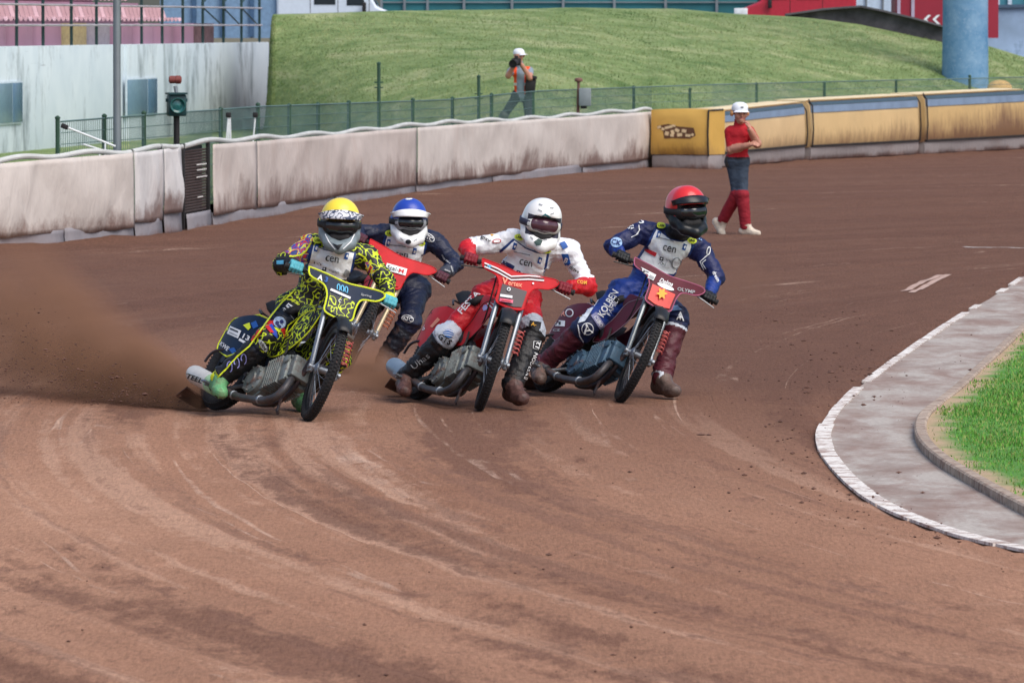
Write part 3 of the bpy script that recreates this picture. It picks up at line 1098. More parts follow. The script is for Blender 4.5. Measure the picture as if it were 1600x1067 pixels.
for i in range(len(segs) - 1):
    material = PINKM
    if segs[i] == 121:
        material = mat('ochre_board', S(170, 150, 110), 0.85, dirt=0.4)
    if segs[i] == 160:
        material = mat('grey_board', S(150, 140, 150), 0.85, dirt=0.3)
    slab('riser_panel', segs[i] + 0.15, segs[i + 1] - 0.15, WT, WT + 0.43, 0.30, 0.38, material)
slab('riser_panel', 325.2, 356, WT, WT + 0.43, 0.30, 0.38, mat('rusty_board', S(104, 76, 80), 0.85, var=0.4, dirt=0.3))
slab('riser_step', -40, 322, WT + 0.01, WT + 0.42, 0.382, 1.15, WALLM)
slab('riser_step', -40, 300, WT + 0.43, WT + 0.86, 1.152, 2.0, PINKM)
slab('riser_step', -40, 290, WT + 0.87, WT + 1.3, 2.002, 2.9, PINKM)
# seats
SEATM = [mat('seat_pink', S(184, 146, 152), 0.6, var=0.2, scale=1.0, dirt=0.3, dirtcol=S(150, 110, 124)), mat('seat_pale', S(206, 170, 178), 0.55, var=0.15, scale=1.0, dirt=0.12, dirtcol=S(150, 110, 124))]
def seat_mesh():
    m = MB()
    prof = [(0.40, 0.05), (0.38, 0.09), (0.30, 0.075), (0.12, 0.06), (0.03, 0.10), (-0.02, 0.24), (-0.06, 0.38)]
    n = 7
    G = np.zeros((n, len(prof), 3))
    for i in range(n):
        u = (i / (n - 1) - 0.5) * 0.44
        lift = 0.05 * abs(u / 0.22) ** 3
        for j, (d, z) in enumerate(prof):
            G[i, j] = (u, d + (lift if j > 3 else 0), z + (lift if j <= 3 else 0))
    m.grid(G)
    me = bpy.data.meshes.new('seat')
    me.from_pydata(m.v, [], m.f)
    finish(me, True, None)
    return me
sm = [seat_mesh(), seat_mesh()]
for q, mm in zip(sm, SEATM):
    q.materials.append(mm)
MR = Matrix(np.stack([ST, SN, UP], 1).tolist()).to_4x4()
for row, (zz, bk, last) in enumerate(((WT + 0.42, 0.85, 322), (WT + 0.86, 1.7, 300), (WT + 1.3, 2.55, 288))):
    a = stp(-36, zz, bk)
    b = stp(last - 2, zz, bk)
    n = int(np.linalg.norm(b - a) / 0.47)
    for i in range(n):
        if row == 0 and 13 <= i <= 15 and i % 2 == 0:
            pass
        p = a + ST * (0.47 * i + 0.24)
        o = link('seat', sm[(i * 7 + row) % 5 == 0], stand)
        mw = Matrix.Translation(Vector(p - sbase)) @ MR
        o.matrix_local = mw
        md = None
# railing
GRN = mat('rail_green', S(36, 62, 62), 0.5, var=0.25, scale=3)
GREYR = mat('rail_pale', S(170, 164, 170), 0.5, var=0.2, scale=2)
for px in (-3, 36, 77, 121, 160, 196, 230, 262, 294, 325, 357, 385, 413):
    m = MB(SX)
    p = stp(px, 0, 0.1)
    m.bbox(p + UP * (WT + 0.75), (0.055, 0.055, 1.52), SR, 0.1)
    m.build('rail_post', GRN, stand)
for z in (WT + 0.39, WT + 0.78, WT + 1.2):
    m = MB(SX)
    m.tube([stp(-40, z, 0.06), stp(100, z, 0.06), stp(250, z, 0.06), stp(414, z, 0.06)], 0.02, 8)
    m.build('rail', GREYR, stand)
for a, b in ((357, 385), (385, 413), (325, 357)):
    m = MB(SX)
    m.tube([stp(a, WT + 0.8, 0.12), stp(b, WT + 0.38, 0.12)], 0.018, 6)
    m.tube([stp(a, WT + 0.85, 0.12), stp(b, WT + 1.4, 0.12)], 0.018, 6)
    m.build('brace', GRN, stand)
# windows
for (a, b, y0, y1) in ((-16, 34, 128, 195), (192, 240, 122, 181)):
    mid = (a + b) / 2
    z1, z0 = at(mid, y0, st_y(mid))[2], at(mid, y1, st_y(mid))[2]
    bk = -0.075 if a > 100 else -0.015
    w = slab('window', a, b, z0, z1, bk - 0.02, bk + 0.012, mat('window_frame', S(190, 204, 214), 0.5))
    md_ = a + (b - a) * 0.68
    slab('pane', a + 0.8, md_ - 0.5, z0 + 0.03, z1 - 0.03, bk - 0.028, bk - 0.0202, mat('window_board', S(112, 142, 166), 0.25, var=0.08), w)
    slab('pane', md_ + 0.5, b - 0.8, z0 + 0.03, z1 - 0.03, bk - 0.028, bk - 0.0202, mat('window_board2', S(84, 116, 146), 0.25, var=0.08), w)

# ------------------------------------------------------------------ mesh fence behind
WIRE = mat('fence_wire', S(86, 112, 110), 0.6, var=0.15, scale=1)
POSTG = mat('post_green', S(48, 78, 62), 0.6, var=0.25, scale=3)
MESHTOP = ([60, 100, 403, 545, 707, 833, 990, 1100, 1300, 1600, 1750], [193, 190, 167, 162, 156, 143, 137, 133, 128, 121, 117])
def mdepth(px):
    return fence_depth(px) + 2.2
fb = at(700, 250, mdepth(700)); fb[2] = 0.35
mf = thing('wire_fence', 'low green wire mesh fence running behind the canvas fence and the barriers', 'fence', tuple(fb))
MX = off(fb)
m = MB(MX)
P = [at(px, 200, mdepth(px)) for px in np.linspace(95, 1740, 140)]
ZT = [at(px, np.interp(px, *MESHTOP), mdepth(px))[2] for px in np.linspace(95, 1740, 140)]
P = np.array(P); ZT = np.array(ZT)
cumP = np.r_[0, np.cumsum(np.linalg.norm(np.diff(P[:, :2], axis=0), axis=1))]
s = 0.0
while s < cumP[-1]:
    x, y, zt = (np.interp(s, cumP, P[:, 0]), np.interp(s, cumP, P[:, 1]), np.interp(s, cumP, ZT))
    m.box((x, y, (0.3 + zt) / 2), (0.006, 0.006, zt - 0.3))
    s += 0.06
for k in range(9):
    G = [np.array([P[i, 0], P[i, 1], 0.35 + (ZT[i] - 0.35) * k / 8]) for i in range(0, 140, 3)]
    m.tube(G, 0.005 if k < 8 else 0.011, 4)
stuff(m.build('wire_mesh', WIRE, mf, smooth=False))
for px, top in ((90, 186), (163, 183), (225, 178), (345, 172), (403, 165), (452, 166), (497, 164), (545, 161), (592, 101), (645, 157), (707, 155), (748, 121), (768, 149), (833, 146), (990, 137), (1078, 141), (1182, 132), (1288, 131), (1400, 127), (1515, 120)):
    d = mdepth(px) + 0.03
    p = at(px, 200, d)
    z = at(px, top, d)[2]
    m = MB(MX)
    m.tube([(p[0], p[1], 0.2), (p[0], p[1], z)], 0.028, 8)
    m.lathe((p[0], p[1], z), (0, 0, 1), [(0.034, 0), (0.034, 0.02), (0.012, 0.04)], 8)
    if top in (101, 121):
        for zz in (z - 0.28, z - 0.36):
            m.box((p[0], p[1], zz), (0.14, 0.03, 0.02))
    m.build('fence_post', POSTG, mf)
# ------------------------------------------------------------------ things behind the fence
GALV = mat('galvanised', S(138, 146, 152), 0.45, 0.6, var=0.15, scale=2, dirt=0.15)
d = fence_depth(183) + 1.6
p = at(183, 235, d); s_ = F / d
root = thing('lamp_pole', 'tall plain grey steel pole in front of the white grandstand wall', 'pole', (p[0], p[1], 0.3))
m = MB()
m.tube([(0, 0, -0.3), (0, 0, 7.5)], [0.052, 0.038], 14)
m.build('pole_shaft', GALV, root)
m = MB(); m.lathe((0, 0, -0.1), (0, 0, 1), [(0.10, 0), (0.10, 0.03), (0.058, 0.05), (0.058, 0.12)], 12)
m.build('pole_base', GALV, root)
m = MB(); m.tube([(0, 0, 7.45), (0.3, -0.1, 7.7), (0.9, -0.4, 7.75)], 0.025, 8, smoothn=8); m.bbox((1.1, -0.48, 7.75), (0.5, 0.25, 0.1))
m.build('lamp_head', GALV, root)

# signal lamp
d = fence_depth(277) + 1.7
p = at(276, 225, d); k = d / F
root = thing('signal_lamp', 'dark green signal lamp box on a post with a rusty beacon above', 'signal', (p[0], p[1], 0.25))
X = off((p[0], p[1], 0.25))
TG = mat('signal_green', S(24, 62, 66), 0.45, var=0.25, scale=6)
zc = at(276, 165, d)[2]
m = MB(X); m.tube([(p[0], p[1], 0.1), (p[0], p[1], zc - 17 * k)], 0.04, 8); m.build('post', DARK, root)
m = MB(X); m.bbox((p[0] + 0.0, p[1], zc), (28 * k, 0.2, 34 * k), rotax([0, 0, 1], 0.25), 0.12); m.build('lamp_housing', TG, root)
m = MB(X)
m.lathe(np.array((p[0] + 0.012, p[1] - 0.10, zc)), (0.25, -1, 0), [(11 * k, 0), (12 * k, 0.015), (12 * k, 0.06), (11 * k, 0.06), (10.6 * k, 0.02), (8 * k, 0.012), (0.001, 0.03)], 20)
m.build('lens', mat('lens_teal', S(30, 96, 96), 0.15, coat=0.5), root)
m = MB(X)
for sx in (-1, 1):
    m.box((p[0] + sx * 15.5 * k, p[1], zc + 8 * k), (3 * k, 0.05, 5 * k))
m.box((p[0], p[1] - 0.02, zc + 18.5 * k), (30 * k, 0.24, 3 * k), rotax([0, 0, 1], 0.25))
m.build('hood', TG, root)
m = MB(X)
m.tube([(p[0], p[1], zc + 18 * k), (p[0] - 2 * k, p[1], zc + 30 * k)], 3 * k, 8)
m.build('beacon_stem', GALV, root)
m = MB(X)
m.lathe((p[0] - 2 * k - 10 * k, p[1], zc + 40 * k), (1, 0, 0), [(3 * k, 0), (6 * k, 1.5 * k), (6.2 * k, 9 * k), (5.5 * k, 10 * k), (6.6 * k, 11 * k), (6.6 * k, 18 * k), (4 * k, 20 * k)], 14)
m.build('beacon', mat('rust_red', S(122, 62, 56), 0.6, var=0.3, scale=20), root)

# covered cabinet under the lamp
d = fence_depth(280) + 2.9
p = at(282, 222, d); k = d / F
root = thing('cabinet', 'low dark cabinet draped with cloth under the signal lamp', 'cabinet', (p[0], p[1], 0.3))
X = off((p[0], p[1], 0.3))
m = MB(X); m.bbox((p[0], p[1], 0.3 + 0.28), (60 * k, 0.4, 0.9), None, 0.06)
m.build('box', mat('cab_green', S(46, 84, 66), 0.6, dirt=0.2), root)
m = MB(X)
G = np.zeros((14, 6, 3))
for i in range(14):
    for j in range(6):
        f = i / 13
        fo = 0.035 * math.sin(f * 25) * (1 - j / 6)
        G[i, j] = (p[0] + (-8 + 36 * f) * k, p[1] - 0.26 - fo, 0.3 + 0.1 + 0.66 * j / 5)
m.grid(G[:, ::-1]); 
o = m.build('cloth', mat('dark_cloth', S(52, 50, 52), 0.85, var=0.3), root)
md = o.modifiers.new('thick', 'SOLIDIFY'); md.thickness = 0.01

# striped white barrier arms by the green post
WH = mat('white_paint', S(226, 230, 232), 0.5, var=0.06)
for i, (x0, y0, x1, y1, lab) in enumerate(((101, 198, 180, 229, 'upper white slanting rail with black stop beside the green post'), (130, 226, 162, 236, 'short lower white rail beside the grey pole'))):
    d = fence_depth(130) + 1.0 + 0.3 * i
    a, b = at(x0, y0, d), at(x1, y1, d + 0.3)
    root = thing('barrier_arm', lab, 'rail', (a[0], a[1], a[2]))
    X = off(a)
    m = MB(X); m.tube([a, b], 0.014, 8); m.build('arm', WH, root)
    m = MB(X); c = b * 0.8 + a * 0.2; m.tube([c, c - np.array([0, 0, c[2] - 0.3])], 0.012, 6); m.build('prop', WH, root)
    if i == 0:
        m = MB(X); m.bbox(a, (0.09, 0.06, 0.06), rotax([0, 1, 0], 0.4), 0.2); m.build('stop', DARK, root)
for i, (x0, y0, x1, y1, lab) in enumerate(((357, 180, 346, 224, 'left leaning bundle of white rods by the mesh fence'), (399, 180, 388, 222, 'right leaning white rod by the mesh fence'))):
    d = fence_depth(x0) + 1.3
    a, b = at(x0, y0, d), at(x1, y1, d)
    b[2] = 0.3
    root = thing('marker_rods', lab, 'rods', tuple(b))
    X = off(b)
    for q in range(3 if i == 0 else 1):
        m = MB(X)
        m.tube([a + np.array([0.01 * q, 0, 0]), b + np.array([0.07 * q, 0.05 * q, 0])], 0.012, 6)
        m.build('rod', WH, root)
    m = MB(X); m.bbox(a, (0.07, 0.05, 0.07), None, 0.2); m.build('cap', DARK, root)

# camera post with grey box
d = fence_depth(905) + 1.8
p = at(904, 170, d); k = d / F
root = thing('equipment_post', 'rusty capped post carrying a grey metal box beside the photographer', 'post', (p[0], p[1], 0.3))
X = off((p[0], p[1], 0.3))
zt = at(904, 127, d)[2]
RUST = mat('rust_brown', S(116, 82, 74), 0.7, var=0.3, scale=12)
m = MB(X); m.tube([(p[0] - 2 * k, p[1], 0.2), (p[0], p[1], zt)], [3 * k, 2.2 * k], 8); m.build('post', RUST, root)
m = MB(X); m.lathe((p[0], p[1], zt - 0.02), (0, 0, 1), [(3 * k, 0), (6.4 * k, 1.5 * k), (6.6 * k, 4 * k), (5 * k, 6.4 * k), (0.002, 7 * k)], 14); m.build('cap', RUST, root)
m = MB(X); m.bbox((p[0] + 10 * k, p[1] - 0.03, at(904, 152, d)[2]), (19 * k, 0.16, 28 * k), None, 0.1); m.build('box', mat('grey_box', S(128, 138, 142), 0.5, var=0.1, dirt=0.1), root)
m = MB(X); m.bbox((p[0] + 8 * k, p[1] - 0.02, at(904, 168, d)[2]), (10 * k, 0.1, 4 * k), None, 0.1); m.build('bracket', DARK, root)

# concrete pillar on the right
p = at(1508, 138, 151.0); k = 151.0 / F
root = thing('concrete_pillar', 'thick pale blue concrete pillar standing behind the yellow barriers', 'pillar', (p[0], p[1], 0.0))
t = NT('pillar_paint')
ob = t.mapping()
n1 = t.noise(ob, 1.8, 5, 0.7); n2 = t.noise(ob, 12, 4, 0.7)
c = t.ramp(n1, [(0.35, S(78, 128, 170)), (0.65, S(120, 156, 190))])
c = t.mix(t.ramp(n2, [(0.55, 0.0), (0.7, 0.5)]), c, S(160, 180, 204))
t.set(Base_Color=c, Roughness=0.75); t.bump(n2, 0.3, 0.01)
m = MB(); m.lathe((0, 0, 0), (0, 0, 1), [(37.5 * k, 0), (37 * k, 0.4), (35.5 * k, 2.6), (34 * k, 9.0)], 40)
m.build('shaft', t.m, root)
m = MB(); m.bbox((0, 0, 0.1), (1.7, 1.7, 0.4), None, 0.08); m.build('footing', WALLM, root)
m = MB(); m.bbox((0, 0, 9.1), (1.6, 1.6, 0.35), None, 0.08); m.build('cap', WALLM, root)

# tan foam roll behind the barrier
p = at(1562, 138, 145.0)
root = thing('foam_roll', 'tan rounded foam roll peeping over the right barrier', 'foam', (p[0], p[1], 0.25))
m = MB(); zt = at(1562, 125, 145.0)[2] - 0.25
m.lathe((0, 0, 0), (0, 0, 1), [(0.24, 0), (0.28, 0.05), (0.29, zt - 0.22), (0.27, zt - 0.14), (0.22, zt - 0.07), (0.13, zt - 0.02), (0.002, zt)], 22)
o = m.build('foam', mat('tan_foam', S(204, 168, 110), 0.8, var=0.15, scale=6, bump=0.4, bscale=20), root)

# parapet wall on the right of the crest
def px_wall(name, top, bot, dep, thick, material, parent, X):
    m = MB(X)
    f_ = np.array([at(a, b, dep) for a, b in top]); g_ = np.array([at(a, b, dep) for a, b in bot])
    n = len(f_)
    vs = list(f_) + list(g_) + [q + np.array([0, thick, 0]) for q in f_] + [q + np.array([0, thick, 0]) for q in g_]
    fs = []
    for i in range(n - 1):
        fs += [(n + i, n + i + 1, i + 1, i), (2 * n + i, 2 * n + i + 1, 3 * n + i + 1, 3 * n + i), (i, i + 1, 2 * n + i + 1, 2 * n + i)]
    fs += [(0, 2 * n, 3 * n, n), (n - 1, 2 * n - 1, 4 * n - 1, 3 * n - 1)]
    m.add(vs, fs)
    return m.build(name, material, parent, smooth=False)
p = at(1350, 40, 158.0)
root = thing('parapet', 'dark weathered concrete parapet sloping down beside the red trucks', 'wall', tuple(p))
px_wall('coping', [(1228, 22), (1290, 13), (1345, 9), (1380, 16), (1430, 28), (1480, 42)], [(1228, 25), (1290, 16), (1345, 12), (1380, 19), (1430, 31), (1480, 45)], 157.8, 0.7, mat('coping', S(88, 86, 92), 0.95, var=0.3, scale=2), root, off(p))
px_wall('wall_face', [(1228, 25), (1290, 16), (1345, 12), (1380, 19), (1430, 31), (1480, 45)], [(1228, 60), (1290, 60), (1345, 75), (1380, 80), (1430, 90), (1480, 100)], 158.0, 0.4, mat('parapet_dark', S(78, 76, 82), 0.95, var=0.5, scale=2.5), root, off(p))
p = at(1600, 60, 172.0)
root = thing('retaining_wall', 'pale blue stained retaining wall right of the pillar', 'wall', tuple(p))
px_wall('wall_face', [(1500, 14), (1680, 11)], [(1500, 125), (1680, 140)], 172.0, 0.4, mat('pale_wall', S(150, 176, 206), 0.85, var=0.3, scale=0.8, dirt=0.3, dirtcol=S(88, 112, 140), dscale=2.0), root, off(p))
px_wall('top_rail', [(1500, 9), (1680, 6)], [(1500, 14), (1680, 11)], 171.9, 0.6, mat('slate', S(72, 96, 120), 0.7), root, off(p))
p = at(1580, 0, 190.0)
root = thing('teal_shed', 'teal shed wall at the far upper right', 'shed', tuple(p))
px_wall('cladding', [(1500, -150), (1700, -150)], [(1500, 40), (1700, 40)], 190, 3.0, mat('teal_clad', S(66, 128, 146), 0.6, var=0.1), root, off(p))
for a in (1556, 1575, 1604, 1640):
    px_wall('panel_post', [(a, -140), (a + 6, -140)], [(a, 38), (a + 6, 38)], 189.9, 0.06, mat('panel_white', S(190, 206, 222), 0.6), root, off(p))

# teal hoarding along the crest
p = at(860, 15, 172.0)
root = thing('hoarding', 'long teal site hoarding with grey posts along the crest', 'hoarding', tuple(p))
X = off(p)
TEALH = mat('hoarding_teal', S(44, 110, 118), 0.6, var=0.2, scale=0.7)
edges = [596, 632, 668, 725, 800, 880, 960, 1040, 1120, 1190]
for a, b in zip(edges[:-1], edges[1:]):
    px_wall('hoarding_panel', [(a + 0.6, -110), (b - 0.6, -110)], [(a + 0.6, 40), (b - 0.6, 40)], 172.0, 0.06, TEALH, root, X)
    px_wall('hoarding_post', [(a - 2, -112), (a + 2, -112)], [(a - 2, 40), (a + 2, 40)], 171.9, 0.05, GALV, root, X)
    px_wall('hoarding_rail', [(a + 2.2, 3), (b - 2.2, 3)], [(a + 2.2, 5), (b - 2.2, 5)], 171.93, 0.04, GALV, root, X)

def vehicle(name, label, cat, px0, px1, dep, zg, prof, wins, bodym, lights=None, extra=None):
    """side view profile in fractions of length and metres of height; wheels, glass, lamps"""
    a, b = at(px0, 20, dep), at(px1, 20, dep)
    L = b[0] - a[0]
    root = thing(name, label, cat, (a[0], dep, zg))
    W = 1.9
    m = MB()
    n = len(prof)
    vs = [(u * L, 0.0 if 0 < i < n - 1 else 0.0, z) for i, (u, z) in enumerate(prof)] + [(u * L, W, z) for u, z in prof]
    fs = [tuple(range(n)), tuple(range(2 * n - 1, n - 1, -1))] + [(i, n + i, n + (i + 1) % n, (i + 1) % n) for i in range(n)]
    m.add(vs, fs)
    o = m.build('body', bodym, root, smooth=True, sharp=30)
    bv = o.modifiers.new('round', 'BEVEL'); bv.width = 0.06; bv.segments = 3; bv.limit_method = 'ANGLE'
    GL = mat('car_glass', S(32, 44, 54), 0.08, var=0.05, spec=0.6)
    for poly in wins:
        m = MB()
        m.prism([(u * L, z) for u, z in poly], lambda u, v, w: np.array([u, -0.012 + w, v]), 0.02)
        m.build('side_window', GL, root, smooth=False)
    for u in (0.2, 0.8):
        m = MB(); m.lathe((u * L, -0.03, 0.34), (0, 1, 0), [(0.2, 0), (0.34, 0.0), (0.35, 0.06), (0.35, 0.2), (0.2, 0.2)], 22)
        w = m.build('wheel', DARK, root)
        m = MB(); m.lathe((u * L, -0.035, 0.34), (0, 1, 0), [(0.01, 0), (0.19, 0.0), (0.2, 0.02), (0.05, 0.03)], 16)
        m.build('rim', GALV, w)
    return root, L
van = [(0.0, 0.35), (1.0, 0.35), (1.0, 0.85), (0.985, 1.0), (0.80, 1.25), (0.66, 2.05), (0.60, 2.15), (0.03, 2.2), (0.0, 2.0)]
zv = at(530, 9, 166.0)[2] - 1.28
WHV = mat('van_white', S(206, 218, 232), 0.35, var=0.05, coat=0.3)
root, L = vehicle('white_van', 'white van with dark windows parked behind the crest of the grass bank', 'van', 432, 628, 166.0, zv, van, [[(0.56, 1.28), (0.71, 1.28), (0.64, 1.95), (0.56, 1.95)], [(0.30, 1.30), (0.47, 1.30), (0.47, 1.95), (0.30, 1.95)]], WHV)
m = MB(); m.bbox((0.70 * L, -0.14, 1.22), (0.1, 0.12, 0.28), None, 0.2); m.build('mirror', DARK, root)
m = MB(); m.prism([(0.785, 1.27), (0.80, 1.28), (0.672, 2.0), (0.66, 1.95)], lambda u, v, w: np.array([u * L + 0.02, 0.1 + w, v + 0.02]), 1.7); m.build('windscreen', MATS['car_glass'], root, smooth=False)
m = MB(); m.bbox((0.99 * L, 0.3, 0.95), (0.05, 0.3, 0.14), None, 0.2); m.build('headlight', mat('lamp_glass', S(220, 226, 230), 0.1), root)
for i, u in enumerate((0.27, 0.49, 0.74)):
    m = MB(); m.box((u * L, -0.004, 1.1), (0.012, 0.012, 1.35)); m.build('door_gap', DARK, root)
zr = at(1200, 3, 168.0)[2] - 1.25
REDV = mat('van_red', S(176, 40, 60), 0.35, var=0.08, coat=0.3)
redp = [(1 - u, z) for u, z in van][::-1]
root, L = vehicle('red_van', 'red van facing left behind the crest beside the teal hoarding', 'van', 1150, 1338, 168.0, zr, redp, [[(0.24, 1.3), (0.42, 1.3), (0.42, 1.95), (0.32, 1.95)], [(0.5, 1.3), (0.7, 1.3), (0.7, 1.95), (0.5, 1.95)]], REDV)
m = MB(); m.bbox((0.28 * L, -0.12, 1.2), (0.1, 0.12, 0.25), None, 0.2); m.build('mirror', DARK, root)
m = MB(); m.bbox((0.04 * L, -0.01, 0.98), (0.35, 0.06, 0.2), None, 0.3); m.build('headlight', MATS['lamp_glass'], root)
m = MB(); m.prism([(0.2, 1.27), (0.33, 2.0), (0.34, 1.95), (0.22, 1.25)], lambda u, v, w: np.array([u * L - 0.03, 0.1 + w, v + 0.02]), 1.7); m.build('windscreen', MATS['car_glass'], root, smooth=False)
for u in (0.45, 0.72):
    m = MB(); m.box((u * L, -0.004, 1.1), (0.012, 0.012, 1.3)); m.build('door_gap', DARK, root)
# red trailer with white chevrons
p = at(1440, 30, 168.0)
root = thing('red_trailer', 'red trailer with white chevron arrows left of the pillar', 'trailer', tuple(p))
X = off(p)
px_wall('body', [(1400, -110), (1560, -110)], [(1400, 60), (1560, 60)], 168.0, 2.2, mat('trailer_red', S(150, 40, 58), 0.5, var=0.12, scale=0.8), root, X)
for a in (1402, 1424):
    px_wall('side_post', [(a, -110), (a + 5, -110)], [(a, 42), (a + 5, 42)], 167.95, 0.045, mat('post_lilac', S(170, 160, 180), 0.6), root, X)
for x0 in (1443, 1457):
    m = MB(X)
    for sgn in (-1, 1):
        q = [at(x0, 31, 167.98), at(x0 + 5, 31, 167.98), at(x0 + 12, 31 + 7 * sgn, 167.98), at(x0 + 7, 31 + 7 * sgn, 167.98)]
        if sgn < 0:
            q = q[::-1]
        m.add(q, [(0, 1, 2, 3)])
    m.build('chevron', WH, root, smooth=False)
p = at(1370, 0, 175.0)
root = thing('white_container', 'white container wall between the red van and the red trailer', 'container', tuple(p))
px_wall('wall_face', [(1330, -120), (1405, -120)], [(1330, 50), (1405, 50)], 175.0, 2.4, mat('container_white', S(190, 208, 226), 0.6, var=0.1), root, off(p))
for a in (1352, 1378):
    px_wall('rib', [(a, -118), (a + 3, -118)], [(a, 48), (a + 3, 48)], 174.95, 0.045, GALV, root, off(p))
p = at(380, 0, 182.0)
root = thing('blue_container', 'blue grey container behind the grandstand railing', 'container', tuple(p))
px_wall('wall_face', [(250, -120), (500, -120)], [(250, 60), (500, 60)], 182.0, 2.4, mat('container_blue', S(120, 150, 180), 0.6, var=0.15), root, off(p))
for a in (300, 345, 390, 432, 470):
    px_wall('rib', [(a, -118), (a + 7, -118)], [(a, 58), (a + 7, 58)], 181.9, 0.09, mat('container_dark', S(62, 92, 124), 0.6), root, off(p))
# ------------------------------------------------------------------ soft bodies from distance fields
class Prim:
    __slots__ = ('a', 'b', 'ra', 'rb', 'tag', 'sq', 'k', 'sub')
    def __init__(s, a, b, ra, rb, tag, sq=None, k=None, sub=False):
        s.a, s.b, s.ra, s.rb, s.tag, s.sq, s.k, s.sub = np.asarray(a, float), np.asarray(b, float), ra, rb, tag, sq, k, sub

def prim_d(p, P, wt=False):
    if p.sq is not None:
        ax, f = p.sq
        c = (p.a + p.b) / 2
        ax = nrm(ax)
        P = P + ((P - c) @ ax)[..., None] * ax * (f - 1)
        ab0 = p.b - p.a
        a = p.a + ((p.a - c) @ ax) * ax * (f - 1); b = p.b + ((p.b - c) @ ax) * ax * (f - 1)
    else:
        a, b = p.a, p.b
    ab = b - a
    L2 = ab @ ab
    d = P - a
    t = np.clip((d @ ab) / L2, 0, 1) if L2 > 1e-12 else np.zeros(P.shape[:-1])
    q = d - t[..., None] * ab
    D = np.sqrt((q * q).sum(-1)) - (p.ra + t * (p.rb - p.ra))
    return (D, t) if wt else D

def surface_nets(Fd, o, h):
    neg = Fd < 0
    nx, ny, nz = Fd.shape
    c = [neg[i:nx - 1 + i, j:ny - 1 + j, k:nz - 1 + k] for i in (0, 1) for j in (0, 1) for k in (0, 1)]
    s = sum(q.astype(np.int8) for q in c)
    act = np.argwhere((s > 0) & (s < 8))
    cv = np.stack([Fd[act[:, 0] + i, act[:, 1] + j, act[:, 2] + k] for i in (0, 1) for j in (0, 1) for k in (0, 1)], 1)
    cor = np.array([(i, j, k) for i in (0, 1) for j in (0, 1) for k in (0, 1)], float)
    acc = np.zeros((len(act), 3)); cnt = np.zeros(len(act))
    for a in range(8):
        for b in range(a + 1, 8):
            if np.abs(cor[a] - cor[b]).sum() != 1:
                continue
            m = (cv[:, a] < 0) != (cv[:, b] < 0)
            t = cv[m, a] / (cv[m, a] - cv[m, b])
            acc[m] += cor[a] + t[:, None] * (cor[b] - cor[a]); cnt[m] += 1
    V = (act + acc / cnt[:, None]) * h + o
    ID = np.full((nx - 1, ny - 1, nz - 1), -1, np.int64)
    ID[act[:, 0], act[:, 1], act[:, 2]] = np.arange(len(act))
    Q = []
    for ax in range(3):
        n1 = [slice(None)] * 3; n2 = [slice(None)] * 3
        n1[ax] = slice(0, -1); n2[ax] = slice(1, None)
        A, B = neg[tuple(n1)], neg[tuple(n2)]
        e = np.argwhere(A != B)
        fl = A[e[:, 0], e[:, 1], e[:, 2]]
        u, w = (ax + 1) % 3, (ax + 2) % 3
        ok = (e[:, u] > 0) & (e[:, w] > 0) & (e[:, u] < Fd.shape[u] - 1) & (e[:, w] < Fd.shape[w] - 1)
        e, fl = e[ok], fl[ok]
        def g(du, dw):
            q = e.copy(); q[:, u] -= du; q[:, w] -= dw
            return ID[q[:, 0], q[:, 1], q[:, 2]]
        qd = np.stack([g(1, 1), g(0, 1), g(0, 0), g(1, 0)], 1)
        qd[~fl] = qd[~fl][:, ::-1]
        Q.append(qd)
    return V, np.vstack(Q)

def sdf_mesh(prims, vox=0.012, k=0.03):
    lo = np.min([np.minimum(p.a, p.b) - max(p.ra, p.rb) * (1 if p.sq is None else max(1, 1 / p.sq[1])) for p in prims if not p.sub], 0) - 4 * vox
    hi = np.max([np.maximum(p.a, p.b) + max(p.ra, p.rb) * (1 if p.sq is None else max(1, 1 / p.sq[1])) for p in prims if not p.sub], 0) + 4 * vox
    n = np.ceil((hi - lo) / vox).astype(int) + 1
    Fd = np.full(n, 0.4)
    for p in prims:
        r = max(p.ra, p.rb) * (1 if p.sq is None else max(1, 1 / p.sq[1]))
        kk = p.k if p.k is not None else k
        mg = r + 2 * kk + 3 * vox
        i0 = np.maximum(((np.minimum(p.a, p.b) - mg - lo) / vox).astype(int), 0)
        i1 = np.minimum(((np.maximum(p.a, p.b) + mg - lo) / vox).astype(int) + 2, n)
        if np.any(i1 <= i0):
            continue
        g = [lo[q] + vox * np.arange(i0[q], i1[q]) for q in range(3)]
        P = np.stack(np.meshgrid(*g, indexing='ij'), -1)
        D = prim_d(p, P)
        sl = tuple(slice(i0[q], i1[q]) for q in range(3))
        A = Fd[sl]
        if p.sub:
            D = -D
            hh = np.clip(0.5 - 0.5 * (D - A) / kk * -1, 0, 1)
            hh = np.clip(0.5 + 0.5 * (D - A) / kk, 0, 1)
            Fd[sl] = A * (1 - hh) + D * hh + kk * hh * (1 - hh)
        else:
            hh = np.clip(0.5 + 0.5 * (A - D) / kk, 0, 1)
            Fd[sl] = A * (1 - hh) + D * hh - kk * hh * (1 - hh)
    return surface_nets(Fd, lo, vox)

def vnormals(V, Q):
    n = np.cross(V[Q[:, 2]] - V[Q[:, 0]], V[Q[:, 3]] - V[Q[:, 1]])
    N = np.zeros_like(V)
    for i in range(4):
        np.add.at(N, Q[:, i], n)
    return N / (np.linalg.norm(N, axis=1, keepdims=True) + 1e-12)

